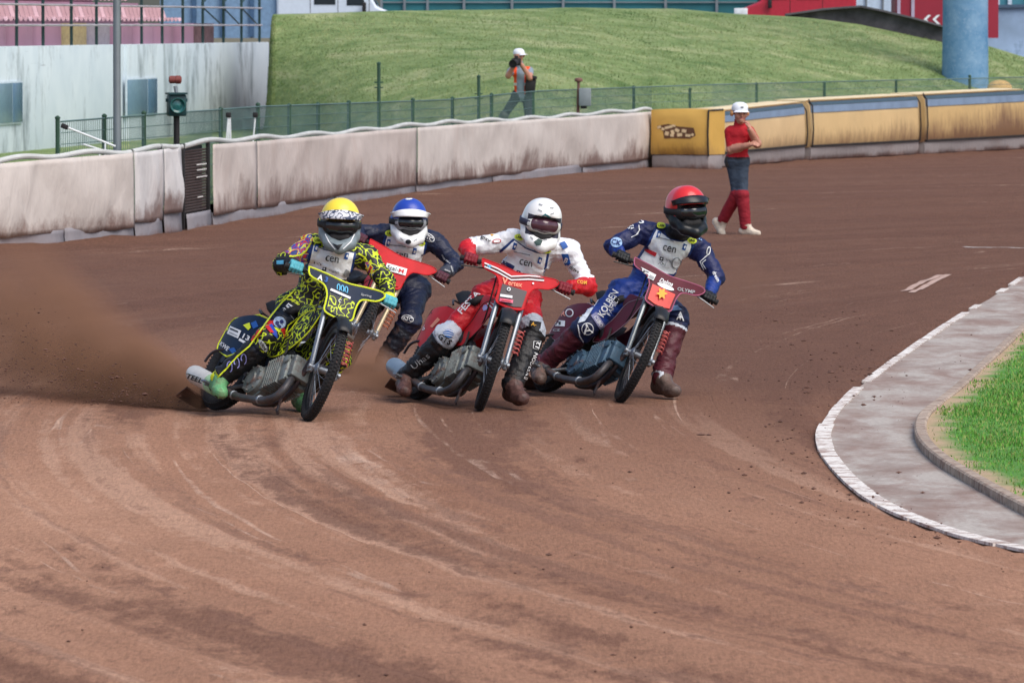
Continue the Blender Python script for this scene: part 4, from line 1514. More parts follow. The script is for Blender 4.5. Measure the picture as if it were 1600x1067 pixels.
def soft(name, prims, choose, mats, vox=0.012, k=0.03, base=(0, 0, 0), parent=None, folds=0.0, seed=0, relax=1, post=None):
    """choose(tag, t, centre) -> material index, vectorised per tag"""
    V, Q = sdf_mesh(prims, vox, k)
    for _ in range(relax):
        A = np.zeros_like(V); C = np.zeros(len(V))
        for i in range(4):
            for d in (1, 3):
                np.add.at(A, Q[:, i], V[Q[:, (i + d) % 4]]); np.add.at(C, Q[:, i], 1)
        V = V * 0.5 + 0.5 * A / C[:, None]
    Vc = V.copy()
    if folds > 0:
        N = vnormals(V, Q)
        n1 = vnoise(V * np.array([17, 17, 30]) + 4 * vnoise(V * 6, seed)[:, None], seed + 1)
        n2 = vnoise(V * np.array([9, 9, 15]), seed + 2)
        f = (1 - np.abs(2 * n1 - 1)) ** 2 * 0.7 + n2 * 1.0 - 0.8
        # rings of creases across the limbs, deepest at the joints
        bd = np.full(len(V), 1e9); fr = np.zeros(len(V))
        for p in prims:
            if p.sub or p.tag[:4] not in ('uarm', 'farm', 'thig', 'shin', 'tors'):
                continue
            D, t = prim_d(p, V, True)
            L = np.linalg.norm(p.b - p.a)
            env = 0.35 + 0.9 * np.abs(2 * t - 1) ** 2
            w = vnoise(np.stack([t * L * 30, t * 0, t * 0], -1) + 2.2 * (vnoise(V * 9, seed + 5)[:, None] - 0.5) * np.array([1, 0, 0]) + V * np.array([0.0, 7, 7]), seed + 6)
            rid = (1 - np.abs(2 * w - 1)) ** 1.5 - 0.55
            mk = D < bd
            bd[mk] = D[mk]; fr[mk] = (rid * env)[mk]
        V = V + N * ((f * 0.6 + fr * 1.0) * folds)[:, None]
    pos = [p for p in prims if not p.sub]
    ctr = Vc[Q].mean(1)
    best = np.full(len(ctr), 1e9); bi = np.zeros(len(ctr), int); bt = np.zeros(len(ctr))
    for i, p in enumerate(pos):
        D, t = prim_d(p, ctr, True)
        mk = D < best
        best[mk] = D[mk]; bi[mk] = i; bt[mk] = t[mk]
    mi = np.zeros(len(ctr), np.int32)
    for i, p in enumerate(pos):
        mk = bi == i
        if mk.any():
            mi[mk] = choose(p.tag, bt[mk], ctr[mk])
    if post is not None:
        V = post(V)
    me = bpy.data.meshes.new(name)
    me.from_pydata((V - np.asarray(base)).tolist(), [], Q.tolist())
    for q in mats:
        me.materials.append(q)
    me.polygons.foreach_set('material_index', mi)
    finish(me, True, None)
    o = link(name, me, parent)
    bvh = BVHTree.FromPolygons(V.tolist(), Q.tolist())
    return o, bvh

# ------------------------------------------------------------------ printed patches and lettering that lie on a surface
CAMP = Vector((0, 0, CAMH))
def ray_px(bvhs, px, py, lift):
    d = Vector(((px - CX) / F, CP + (CY - py) / F * SP, -SP + (CY - py) / F * CP)).normalized()
    best = None
    for b in bvhs:
        loc, nr, i, dist = b.ray_cast(CAMP, d)
        if loc is not None and (best is None or dist < best[2]):
            best = (loc, nr, dist)
    if best is None:
        return None
    return best[0] - d * lift + best[1] * lift * 0.3 * (1 if best[1].dot(d) < 0 else -1)

def flat_to_surface(name, V2, F2, bvhs, lift, material, parent, base):
    P = [ray_px(bvhs, x, y, lift) for x, y in V2]
    # keep only faces whose corners all landed, close to each other
    fs = []
    for f in F2:
        q = [P[i] for i in f]
        if any(a is None for a in q):
            continue
        if max((q[0] - a).length for a in q) > 0.16:
            continue
        fs.append(f)
    if not fs:
        return None
    if name in ('patch', 'race_bib', 'bib_panel', 'decal', 'logo', 'badge'):     # one print, one piece
        par = {}
        def find(a):
            while par.setdefault(a, a) != a:
                a = par[a]
            return a
        for f in fs:
            for q in f[1:]:
                par[find(q)] = find(f[0])
        cnt = {}
        for f in fs:
            cnt[find(f[0])] = cnt.get(find(f[0]), 0) + 1
        top = max(cnt, key=cnt.get)
        fs = [f for f in fs if find(f[0]) == top]
    used = sorted({i for f in fs for i in f})
    mp = {u: i for i, u in enumerate(used)}
    cv = (lambda p: tuple(base @ p)) if isinstance(base, Matrix) else (lambda p, b=Vector(base): tuple(p - b))
    me = bpy.data.meshes.new(name)
    me.from_pydata([cv(P[u]) for u in used], [], [tuple(mp[i] for i in f) for f in fs])
    me.materials.append(material)
    # face the viewer side of the garment
    finish(me, True, None)
    return link(name, me, parent)

def tess(poly, maxe):
    bm = bmesh.new()
    vs = [bm.verts.new((x, y, 0)) for x, y in poly]
    es = [bm.edges.new((vs[i], vs[(i + 1) % len(vs)])) for i in range(len(vs))]
    bmesh.ops.triangle_fill(bm, edges=es, use_beauty=True)
    for _ in range(5):
        le = [e for e in bm.edges if e.calc_length() > maxe]
        if not le:
            break
        bmesh.ops.subdivide_edges(bm, edges=le, cuts=1)
        bmesh.ops.triangulate(bm, faces=[f for f in bm.faces if len(f.verts) > 3])
    bm.verts.index_update()
    V = [(v.co.x, v.co.y) for v in bm.verts]
    Fc = [tuple(v.index for v in f.verts) for f in bm.faces]
    bm.free()
    return V, Fc

TXT = {}
def text_flat(body, italic=0.0, bold=0.02, stretch=1.0):
    key = (body, italic, bold)
    if key not in TXT:
        cu = bpy.data.curves.new('lettering', 'FONT')
        cu.body = body
        cu.align_x = 'CENTER'; cu.align_y = 'CENTER'
        cu.shear = italic
        cu.offset = bold
        cu.resolution_u = 2
        ob = bpy.data.objects.new('lettering', cu)
        me = bpy.data.meshes.new_from_object(ob)
        V = np.array([(v.co.x, v.co.y) for v in me.vertices])
        Fc = [tuple(p.vertices) for p in me.polygons]
        bpy.data.objects.remove(ob); bpy.data.curves.remove(cu); bpy.data.meshes.remove(me)
        mn, mx = V.min(0), V.max(0)
        V = (V - (mn + mx) / 2) / (mx[1] - mn[1])
        TXT[key] = (V, Fc)
    return TXT[key]

def put_text(body, px, py, hpx, ang, bvhs, material, parent, base, lift=0.010, italic=0.0, bold=0.02, width=None, skew=0.0):
    V, Fc = text_flat(body, italic, bold)
    sx = hpx if width is None else width / (V[:, 0].max() - V[:, 0].min())
    a = math.radians(ang)
    c, s = math.cos(a), math.sin(a)
    X = V[:, 0] * sx + V[:, 1] * skew * hpx; Y = -V[:, 1] * hpx
    P = np.stack([px + c * X - s * Y, py + s * X + c * Y], -1)
    return flat_to_surface('lettering', P.tolist(), Fc, bvhs, lift, material, parent, base)

def put_poly(poly, bvhs, material, parent, base, lift=0.006, maxe=5.0, name='patch'):
    V, Fc = tess(poly, maxe)
    return flat_to_surface(name, V, Fc, bvhs, lift, material, parent, base)

def ell(px, py, a, b, ang=0, n=18):
    r_ = math.radians(ang)
    return [(px + a * math.cos(t) * math.cos(r_) - b * math.sin(t) * math.sin(r_), py + a * math.cos(t) * math.sin(r_) + b * math.sin(t) * math.cos(r_)) for t in np.linspace(0, 2 * math.pi, n, endpoint=False)]

def rect(px, py, w, h, ang=0):
    r_ = math.radians(ang); c, s = math.cos(r_), math.sin(r_)
    return [(px + c * x - s * y, py + s * x + c * y) for x, y in ((-w / 2, -h / 2), (w / 2, -h / 2), (w / 2, h / 2), (-w / 2, h / 2))]

def line_poly(pts, w):
    P = np.array(pts, float)
    T = np.gradient(P, axis=0); T /= np.linalg.norm(T, axis=1, keepdims=True)
    N = np.stack([-T[:, 1], T[:, 0]], -1) * w / 2
    return [tuple(q) for q in np.vstack([P + N, (P - N)[::-1]])]
# ------------------------------------------------------------------ speedway motorcycles
RF, RR, WB = 0.355, 0.335, 1.31
RAKE = math.radians(24)
HEAD = np.array([-.30, 0, .86])
SAX = np.array([-math.sin(RAKE), 0, math.cos(RAKE)])
BLACKP = mat('black_plastic', S(26, 27, 30), 0.45, var=0.2, dirt=0.22)
RUBBER = mat('tyre_rubber', S(34, 34, 36), 0.8, var=0.25, scale=30, dirt=0.25, dscale=40, bump=0.3)
STEEL = mat('steel_bright', S(128, 134, 142), 0.4, 0.7, var=0.1, dirt=0.15)
ALLOY = mat('alloy_dusty', S(122, 128, 126), 0.5, 0.45, var=0.25, scale=12, dirt=0.42, dscale=18, bump=0.2)
ALLOYB = mat('alloy_blue', S(66, 92, 112), 0.5, 0.3, var=0.25, scale=12, dirt=0.3, dscale=18, bump=0.2)
PIPE = mat('exhaust_steel', S(86, 84, 86), 0.5, 0.6, var=0.3, scale=10, dirt=0.4)
FRAMEM = mat('frame_steel', S(58, 52, 56), 0.45, 0.5, var=0.2, dirt=0.35)
FLUO = mat('fluo_yellow', S(214, 226, 40), 0.5, var=0.08, dirt=0.06)

def squiggle(name, bgc, fgc, scale=34, w=0.036, rough=0.55, dirt=0.12):
    t = NT(name)
    ob = t.mapping()
    n = t.noise(ob, scale, 0, 0.4, 0.3)
    a = t.math('ABSOLUTE', t.math('SUBTRACT', n, 0.5))
    f = t.ramp(a, [(w * 0.9, 1.0), (w * 0.9 + 0.012, 0.0)])
    c = t.mix(f, bgc, fgc)
    dn = t.noise(ob, 12, 5, 0.65)
    c = t.mix(t.ramp(dn, [(0.72 - 0.4 * dirt, 0.0), (0.9 - 0.3 * dirt, 0.8)]), c, DIRT)
    t.set(Base_Color=c, Roughness=rough)
    return t.m
def camo(name, cols, scale=14, dirt=0.1):
    t = NT(name)
    ob = t.mapping()
    n = t.noise(ob, scale, 2, 0.5, 0.6)
    st = []
    k = len(cols)
    for i, cc in enumerate(cols):
        st.append((0.0 if i == 0 else 0.34 + 0.32 * i / k, cc))
    c = t.ramp(n, st, 'CONSTANT')
    dn = t.noise(ob, 12, 5, 0.65)
    c = t.mix(t.ramp(dn, [(0.68, 0.0), (0.9, 0.8)]), c, DIRT)
    t.set(Base_Color=c, Roughness=0.55)
    return t.m
BLK = S(20, 24, 30)
SQG = squiggle('squiggle_fluo', BLK, S(200, 220, 30), scale=25, w=0.042)
CAMOM = camo('camo_bright', [S(38, 70, 160), S(196, 40, 44), S(40, 76, 170), S(222, 214, 70), S(190, 40, 44), S(30, 50, 120)], 16)

def steer_fn(de):
    R = rotax(SAX, -de)
    return lambda p: HEAD + R @ (np.asarray(p) - HEAD), R

def arc(c, r, a0, a1, n, y=0.0):
    return [np.array([c[0] + r * math.cos(a), y, c[2] + r * math.sin(a)]) for a in np.linspace(a0, a1, n)]

def build_wheel(root, c, R, tw, X, seed, rimm):
    w = MB(X)
    prof = []
    n = 14
    rt = tw / 2
    for i in range(n):
        a = 2 * math.pi * i / n
        prof.append((R - rt * 1.05 + rt * 1.05 * math.cos(a), rt * math.sin(a)))
    w.lathe(c, (0, 1, 0), prof, 56, closed=True)
    nk = 84
    for k in range(nk):
        a = 2 * math.pi * (k + 0.5) / nk
        for j, yy in enumerate((-0.62, 0.0, 0.62)):
            aa = a + (math.pi / nk if j == 1 else 0)
            rad = R - (0.012 if j != 1 else 0.0) * (tw / 0.07)
            u = np.array([math.cos(aa), 0, math.sin(aa)]); v = np.array([-math.sin(aa), 0, math.cos(aa)])
            nn = nrm(u + np.array([0, yy * 0.8, 0]))
            w.box(np.asarray(c) + u * rad + np.array([0, yy * rt, 0]), (0.012, tw * 0.26, 0.014), np.stack([v, nrm(np.cross(nn, v)), nn], 1))
    wh = w.build('wheel', RUBBER, root)
    Rr = R - tw * 0.98
    m = MB(X)
    m.lathe(c, (0, 1, 0), [(Rr - 0.018, -0.018), (Rr + 0.008, -0.024), (Rr + 0.008, 0.024), (Rr - 0.018, 0.018), (Rr - 0.024, 0.0)], 48, closed=True)
    m.build('rim', rimm, wh)
    m = MB(X)
    m.lathe(c, (0, 1, 0), [(0.014, -0.09), (0.02, -0.075), (0.045, -0.06), (0.045, -0.05), (0.024, -0.045), (0.024, 0.045), (0.045, 0.05), (0.045, 0.06), (0.02, 0.075), (0.014, 0.09)], 18)
    m.build('hub', STEEL, wh)
    m = MB(X)
    ns = 32
    for k in range(ns):
        a = 2 * math.pi * k / ns
        a2 = a + (0.55 if k % 2 else -0.55) * (1 if (k // 2) % 2 else -1)
        y = 0.055 if k % 2 else -0.055
        m.tube([np.asarray(c) + np.array([0.042 * math.cos(a2), y, 0.042 * math.sin(a2)]), np.asarray(c) + np.array([(Rr - 0.015) * math.cos(a), 0, (Rr - 0.015) * math.sin(a)])], 0.0024, 4, caps=False)
    stuff(m.build('spokes', STEEL, wh))
    return wh

def sheet(poly, fn, t, maxe, X):
    """thin curved plate from a 2D outline; fn(u,v)->(point, outward)"""
    V, Fc = tess(poly, maxe)
    m = MB(X)
    A = []; B = []
    for u, v in V:
        p, o = fn(u, v)
        A.append(p + o * t / 2); B.append(p - o * t / 2)
    n = len(V)
    m.add(A + B, [tuple(f) for f in Fc] + [tuple(i + n for i in f[::-1]) for f in Fc])
    # rim between both sides
    from collections import Counter
    ec = Counter(tuple(sorted((f[i], f[(i + 1) % 3]))) for f in Fc for i in range(3))
    m.add([], [])
    off_ = len(m.v) - 2 * n
    for (a, b), k in ec.items():
        if k == 1:
            m.f.append((off_ + a, off_ + b, off_ + b + n, off_ + a + n)); m.mi.append(0)
    return m

COWL = [(-.27, 1.045), (-.14, 1.035), (0.0, 1.02), (.14, 1.04), (.26, 1.055), (.29, 1.03), (.24, .975), (.14, .945), (.112, .90), (.105, .84), (.100, .775), (.04, .755), (-.04, .755), (-.100, .775), (-.105, .84), (-.112, .90), (-.15, .955), (-.25, .985)]
def cowl_fn(y, z):
    x = -.205 - (z - .80) * .40 - .55 * y * y - 0.06 * max(0, z - 0.98)
    return np.array([x, y, z]), nrm([1, .8 * y, .38])
SIDEP = [(-1.42, .60), (-1.43, .43), (-1.38, .385), (-1.12, .32), (-1.05, .34), (-.90, .46), (-.83, .64), (-1.0, .665), (-1.36, .63)]
def side_fn(s):
    def f(x, z):
        y = s * (0.125 + 0.055 * (1 - ((x + 1.12) / .32) ** 2) - 0.16 * max(0, z - .56))
        return np.array([x, y, z]), np.array([0, float(s), 0.15])
    return f
TANKP = [(-.34, .80), (-.37, .66), (-.42, .56), (-.60, .42), (-.80, .41), (-.78, .50), (-.64, .60), (-.56, .74)]
def tank_fn(s):
    def f(x, z):
        y = s * (0.055 + 0.02 * (1 - ((x + .56) / .26) ** 2))
        return np.array([x, y, z]), np.array([0, float(s), 0.1])
    return f

def mesh_bvh(o, M):
    vs = [M @ v.co for v in o.data.vertices]
    return BVHTree.FromPolygons(vs, [tuple(p.vertices) for p in o.data.polygons])

def make_bike(label, fc, psi, th, de, c):
    psi, th, de = map(math.radians, (psi, th, de))
    f = np.array([math.sin(psi), -math.cos(psi), 0]); l = np.array([math.cos(psi), math.sin(psi), 0]); z = UP
    u = z * math.cos(th) + l * math.sin(th); l2 = l * math.cos(th) - z * math.sin(th)
    M3 = np.stack([f, l2, u], 1)
    st, R = steer_fn(de)
    # stand the front tyre on its contact point
    n = M3 @ (R @ np.array([0, 1.0, 0]))
    upw = nrm(z - n * n[2])
    low = M3 @ st([0, 0, RF]) - (RF + 0.004) * upw
    g = gnd(*fc)
    zs = soil(np.array([g[0]]), np.array([g[1]]))[0][0]
    T = g + np.array([0, 0, zs]) - low
    MW = Matrix.Identity(4)
    for i in range(3):
        for j in range(3):
            MW[i][j] = M3[i, j]
        MW[i][3] = T[i]
    root = thing('motorcycle', label, 'motorcycle', rot=MW, group='speedway motorcycles in the bend')
    W = lambda p: M3 @ np.asarray(p, float) + T
    # --- wheels
    build_wheel(root, (0, 0, RF), RF, 0.068, st, 1, c.get('rim', BLACKP))
    build_wheel(root, (-WB, 0, RR), RR, 0.105, None, 2, c.get('rim', BLACKP))
    # --- fork, steered
    for s in (-1, 1):
        m = MB(st)
        m.tube([(-.295, s * .088, .90), (-.255, s * .088, .80), (-.055, s * .088, .375)], [.020, .020, .017], 10)
        fl = m.build('fork_leg', c.get('fork', STEEL), root)
        m = MB(st)
        m.bbox((-.035, s * .09, .345), (.085, .03, .05), None, 0.25)
        m.lathe((0, s * .105 - .012, RF), (0, 1, 0), [(.016, 0), (.02, .004), (.02, .02), (.008, .024)], 10)
        m.tube([(-.06, s * .088, .40), (-.03, s * .1, .345), (0.0, s * .1, RF)], .012, 8)
        m.build('axle_clamp', STEEL, fl)
        if s > 0:
            m = MB(st)
            hel = [np.array([-.135, s * .13, .54]) + (np.array([-.0, 0, 0]) + SAX * (k / 60 * .2 - .1)) + 0.024 * (math.cos(k * .63) * np.array([0, 1.0, 0]) + math.sin(k * .63) * np.array([.9, 0, .4])) for k in range(61)]
            m.tube(hel, .005, 5)
            m.build('spring', c.get('spring', mat('spring_pink', S(190, 96, 92), 0.5)), fl)
    m = MB(st)
    m.bbox((-.275, 0, .835), (.07, .23, .035), rotax([0, 1, 0], -RAKE), 0.2)
    m.bbox((-.315, 0, .915), (.07, .23, .03), rotax([0, 1, 0], -RAKE), 0.2)
    m.build('fork_crown', BLACKP, root)
    # front mudguard
    m = MB(st)
    G = np.zeros((12, 5, 3))
    for i, a in enumerate(np.linspace(math.radians(42), math.radians(142), 12)):
        for j in range(5):
            q = (j / 4 - .5) * 2
            r_ = RF + .03 - .018 * q * q
            G[i, j] = (r_ * math.cos(a), q * .052, RF + r_ * math.sin(a))
    m.grid(G)
    o = m.build('front_mudguard', BLACKP, root)
    md = o.modifiers.new('thick', 'SOLIDIFY'); md.thickness = .004
    # handlebar
    m = MB(st)
    m.tube([(-.42, -.42, 1.01), (-.405, -.25, 1.025), (-.37, -.13, .99), (-.345, -.05, .945), (-.345, .05, .945), (-.37, .13, .99), (-.405, .25, 1.025), (-.42, .42, 1.01)], .0125, 8, smoothn=30)
    m.tube([(-.385, -.17, 1.005), (-.385, .17, 1.005)], .008, 6)
    hb = m.build('handlebar', BLACKP, root)
    for s in (-1, 1):
        m = MB(st)
        m.lathe((-.408, s * .27, 1.022), nrm(np.array([-.012 * 1, s * .15, -.01])), [(.014, 0), (.022, .004), (.019, .012), (.019, .135), (.023, .14), (.02, .15)], 10)
        m.build('grip', DARK, hb)
        m = MB(st)
        m.tube([(-.39, s * .20, 1.0), (-.355, s * .24, .985), (-.345, s * .32, .97), (-.35, s * .40, .955)], [.007, .006, .005, .005], 6)
        m.build('lever', mat('lever_grey', S(150, 152, 156), .45, .3) if s > 0 else BLACKP, hb)
    # cowl
    m = sheet(COWL, cowl_fn, .006, .035, st)
    cw = m.build('front_cowl', c['cowl'], root, sharp=50)
    bv_cowl = [mesh_bvh(cw, MW)]
    m = MB(st)
    loop = [cowl_fn(*q)[0] + cowl_fn(*q)[1] * .003 for q in COWL]
    loop = loop + [loop[0]]
    m.tube(loop, .0065 if c.get('pipe') else .004, 6, smoothn=len(loop) * 3, caps=False)
    m.build('cowl_edge', c.get('pipe', c['cowl_trim']), cw)
    # number stem plate, slightly proud
    m = sheet([(-.09, .905), (.09, .905), (.085, .785), (.03, .77), (-.03, .77), (-.085, .785)], lambda y, z: (cowl_fn(y, z)[0] + cowl_fn(y, z)[1] * .008, cowl_fn(y, z)[1]), .005, .04, st)
    o = m.build('stem_plate', c['stem'], cw)
    bv_cowl.append(mesh_bvh(o, MW))
    # --- frame
    m = MB()
    m.tube([(-.34, 0, .88), (-.27, 0, .72)], .032, 10)
    m.tube([(-.33, 0, .84), (-.55, 0, .72), (-.85, 0, .70), (-1.05, 0, .62)], .022, 8, smoothn=12)
    m.tube([(-.29, 0, .74), (-.30, 0, .45), (-.36, 0, .20), (-.52, 0, .085), (-.80, 0, .085), (-.92, 0, .20)], .02, 8, smoothn=20)
    for s in (-1, 1):
        m.tube([(-.86, s * .05, .70), (-.92, s * .07, .45), (-.94, s * .07, .2)], .016, 8, smoothn=8)
        m.tube([(-.92, s * .07, .24), (-1.1, s * .085, .29), (-WB - .04, s * .085, RR)], .016, 8, smoothn=8)
        m.tube([(-.9, s * .06, .62), (-1.12, s * .09, .5), (-WB, s * .085, RR + .02)], .013, 8, smoothn=8)
        m.lathe((-WB, s * .095 - .015, RR), (0, 1, 0), [(.012, 0), (.03, .0), (.03, .03), (.012, .03)], 10)
    m.build('frame', c.get('frame', FRAMEM), root)
    # bash tube / strut under the engine
    m = MB()
    m.tube([(-.40, -.02, .12), (-.36, -.03, .02), (-.31, -.04, -.0)], .010, 6)
    m.build('skid_strut', FRAMEM, root)
    # --- engine
    al = c.get('alloy', ALLOY)
    ax = nrm([.36, 0, .13]); C0 = np.array([-.72, -.01, .20])
    Rm = np.stack([np.cross([0, 1.0, 0], ax), np.array([0, 1.0, 0]), ax], 1)
    m = MB()
    m.lathe(C0 + np.array([0, -.125, 0]), (0, 1, 0), [(.045, -.012), (.052, -.002), (.09, .0), (.105, .012), (.108, .05), (.12, .055), (.12, .19), (.105, .20), (.10, .24), (.06, .25)], 28)
    for k in range(9):
        a = 2 * math.pi * k / 9
        m.lathe(C0 + np.array([.093 * math.cos(a), -.128, .093 * math.sin(a)]), (0, 1, 0), [(.007, -.006), (.007, .01)], 6)
    m.bbox(C0 + np.array([-.12, .0, .02]), (.16, .13, .15), None, 0.2)
    m.bbox(C0 + ax * .10, (.19, .18, .06), Rm, 0.15)
    eng = m.build('engine', al, root)
    m = MB()
    for k in range(7):
        m.bbox(C0 + ax * (.138 + k * .025), (.215, .22, .010), Rm, 0.2)
    cyl = m.build('cylinder', al, eng)
    m = MB()
    m.lathe(C0 + ax * .12, ax, [(.075, 0), (.075, .19)], 20)
    m.build('barrel', FRAMEM, eng)
    m = MB()
    m.bbox(C0 + ax * .335, (.20, .20, .07), Rm, 0.18)
    m.bbox(C0 + ax * .395 + np.array([0, 0, .012]), (.165, .17, .06), Rm, 0.25)
    m.bbox(C0 + ax * .385 + np.array([0, -.055, .065]), (.05, .06, .05), Rm, 0.25)
    m.bbox(C0 + ax * .385 + np.array([0, .055, .065]), (.05, .06, .05), Rm, 0.25)
    for sx in (-1, 1):
        for sy in (-1, 1):
            m.lathe(C0 + ax * .37 + Rm @ np.array([sx * .085, sy * .085, 0]), ax, [(.010, 0), (.010, .018)], 6)
    m.lathe(C0 + ax * .35 + Rm @ np.array([-.06, -.106, 0.0]), (0, -1, 0), [(.03, -.01), (.03, .006), (.02, .012)], 12)
    m.build('cylinder_head', al, eng)
    m = MB()
    m.tube([C0 + ax * .3 + np.array([0, -.02, .09]), C0 + ax * .26 + np.array([-.05, -.03, .16]), C0 + ax * .14 + np.array([-.08, -.03, .21])], [.028, .026, .032], 10)
    m.lathe(C0 + ax * .14 + np.array([-.08, -.03, .19]), nrm([-.6, 0, .6]), [(.035, 0), (.042, .02), (.042, .10), (.03, .12)], 14)
    m.build('carburettor', BLACKP, eng)
    for q, r_ in (([st((-.36, .10, .99)), (-.36, .10, .80), (-.55, .10, .55), (-.62, .09, .33)], .005), ([st((-.37, -.14, .99)), (-.34, -.12, .78), (-.42, -.07, .60), (-.60, -.05, .45)], .006), ([(-.58, -.08, .52), (-.50, -.10, .42), (-.60, -.11, .33)], .008)):
        m = MB(); m.tube(q, r_, 6, smoothn=20); m.build('cable', DARK, root)
    # exhaust
    m = MB()
    m.tube([(-.335, -.05, .255), (-.27, -.09, .225), (-.235, -.115, .16), (-.27, -.13, .085), (-.38, -.14, .045), (-.55, -.145, .04), (-.76, -.155, .045), (-.96, -.185, .075)], [.024, .026, .027, .027, .027, .027, .027, .027], 12, smoothn=36)
    ex = m.build('exhaust_pipe', PIPE, root)
    for q in ((-.44, -.143, .043), (-.80, -.16, .05)):
        m = MB()
        m.lathe(np.array(q), (1, .05, 0), [(.029, -.01), (.032, -.008), (.032, .008), (.029, .01)], 12)
        m.build('clamp', STEEL, ex)
    sd = nrm([-.58, -.05, .10])
    m = MB()
    m.lathe((-.95, -.19, .075), sd, [(.028, 0), (.045, .03), (.063, .06), (.066, .07), (.066, .40), (.061, .43), (.05, .455), (.028, .46), (.026, .44)], 22)
    sil = m.build('silencer', c['silencer'], root)
    m = MB()
    m.lathe(np.array([-.95, -.19, .075]) + sd * .055, sd, [(.0655, 0), (.0685, .004), (.0685, .10), (.0655, .104)], 22)
    m.build('silencer_shield', c.get('shield', PIPE), sil)
    bv_sil = [mesh_bvh(sil, MW)]
    # --- bodywork
    bv_side = []
    for s in (-1, 1):
        m = sheet(SIDEP, side_fn(s), .006, .06, None)
        o = m.build('side_panel', c['panel'], root, sharp=50)
        if s < 0:
            sp = o
            bv_side.append(mesh_bvh(o, MW))
        m = MB()
        lp = [side_fn(s)(*q)[0] + np.array([0, s * .004, 0]) for q in SIDEP]
        lp.append(lp[0])
        m.tube(lp, .0065 if c.get('pipe') else .0035, 6, caps=False)
        m.build('panel_edge', c.get('pipe', c['panel_trim']), o)
        m = sheet(TANKP, tank_fn(s), .006, .06, None)
        o = m.build('frame_cover', c['cover'], root, sharp=50)
        if s < 0:
            fcov = o
            bv_side.append(mesh_bvh(o, MW))
        m = MB()
        lp = [tank_fn(s)(*q)[0] + np.array([0, s * .004, 0]) for q in TANKP]
        lp.append(lp[0])
        m.tube(lp, .005 if c.get('pipe') else .003, 6, smoothn=len(lp) * 3, caps=False)
        m.build('cover_edge', c.get('pipe', c['panel_trim']), o)
    m = MB()
    G = np.zeros((10, 7, 3))
    for i in range(10):
        x = -1.44 + .50 * i / 9
        zt = .685 - .10 * ((x + 1.0) / .44) ** 2
        for j in range(7):
            q = (j / 6 - .5) * 2
            G[i, j] = (x, q * .13, zt - .05 * q * q)
    m.grid(G)
    o = m.build('rear_mudguard', c['panel'], root)
    md = o.modifiers.new('thick', 'SOLIDIFY'); md.thickness = .005
    m = MB()
    for i in range(9):
        pass
    G = np.zeros((12, 9, 3))
    for i in range(12):
        x = -1.06 + .34 * i / 11
        zt = .72 + .05 * ((i - 6) / 6) ** 2
        for j in range(9):
            q = (j / 8 - .5) * 2
            G[i, j] = (x, q * (.10 - .03 * i / 11), zt + .02 - .05 * q ** 4)
    m.grid(G)
    o = m.build('seat', mat('seat_vinyl', S(30, 30, 34), 0.7, var=0.2), root)
    md = o.modifiers.new('thick', 'SOLIDIFY'); md.thickness = .05; md.offset = -1 if False else 1
    # small tank
    m = MB()
    m.bbox((-.55, 0, .76), (.26, .15, .12), rotax([0, 1, 0], .12), 0.3)
    tk = m.build('fuel_tank', c['cover'], root)
    m = MB(); m.lathe((-.52, 0, .81), (0, 0, 1), [(.03, 0), (.03, .02), (.024, .028)], 14); m.build('filler_cap', STEEL, tk)
    # rear grab tube, footrest, deflector
    m = MB()
    m.tube([(-1.10, -.10, .70), (-1.20, -.08, .74), (-1.26, 0, .745), (-1.20, .08, .74), (-1.10, .10, .70)], .008, 6, smoothn=16)
    m.build('lifting_loop', FRAMEM, root)
    m = MB()
    m.tube([(-.93, -.06, .17), (-.97, -.16, .09), (-1.00, -.30, .055)], .014, 8)
    m.box((-1.0, -.27, .068), (.07, .1, .012))
    m.build('footrest', STEEL, root)
    m = MB()
    m.tube([(-1.18, -.12, .38), (-1.24, -.18, .37), (-1.32, -.2, .33), (-1.36, -.2, .26)], .010, 6, smoothn=12)
    m.build('rear_strut', FRAMEM, root)
    m = MB()
    m.prism([(-1.50, -.17), (-1.70, -.12), (-1.69, .08), (-1.52, .10)], lambda a, b, w: np.array([a, b, .07 + (a + 1.52) * .25 - w]), .012)
    m.build('dirt_deflector', mat('deflector', S(70, 48, 40), 0.8, dirt=0.5), root, smooth=False)
    m = MB()
    m.prism([(-.95, .18), (-.93, .12), (-1.25, .26), (-1.38, .30), (-1.40, .37), (-1.28, .42)], lambda a, b, w: np.array([a, .10 + w, b]), .02)
    m.build('chain_guard', BLACKP, root, smooth=False)
    gl_, gr_ = W(st([-.414, .345, 1.017])), W(st([-.414, -.345, 1.017]))
    barax = nrm(gl_ - gr_)
    return dict(root=root, MW=MW, inv=MW.inverted(), W=W, M3=M3, grip={'R': gr_, 'L': gl_}, bar=barax, fwd=M3 @ (R @ np.array([1.0, 0, 0])), up=M3 @ (R @ np.array([0, 0, 1.0])), y0=gnd(*fc)[1],
                bfwd=f, bup=u, cowl=bv_cowl, side=bv_side, sil=bv_sil, cw=cw, sp=sp, fcov=fcov, silo=sil)

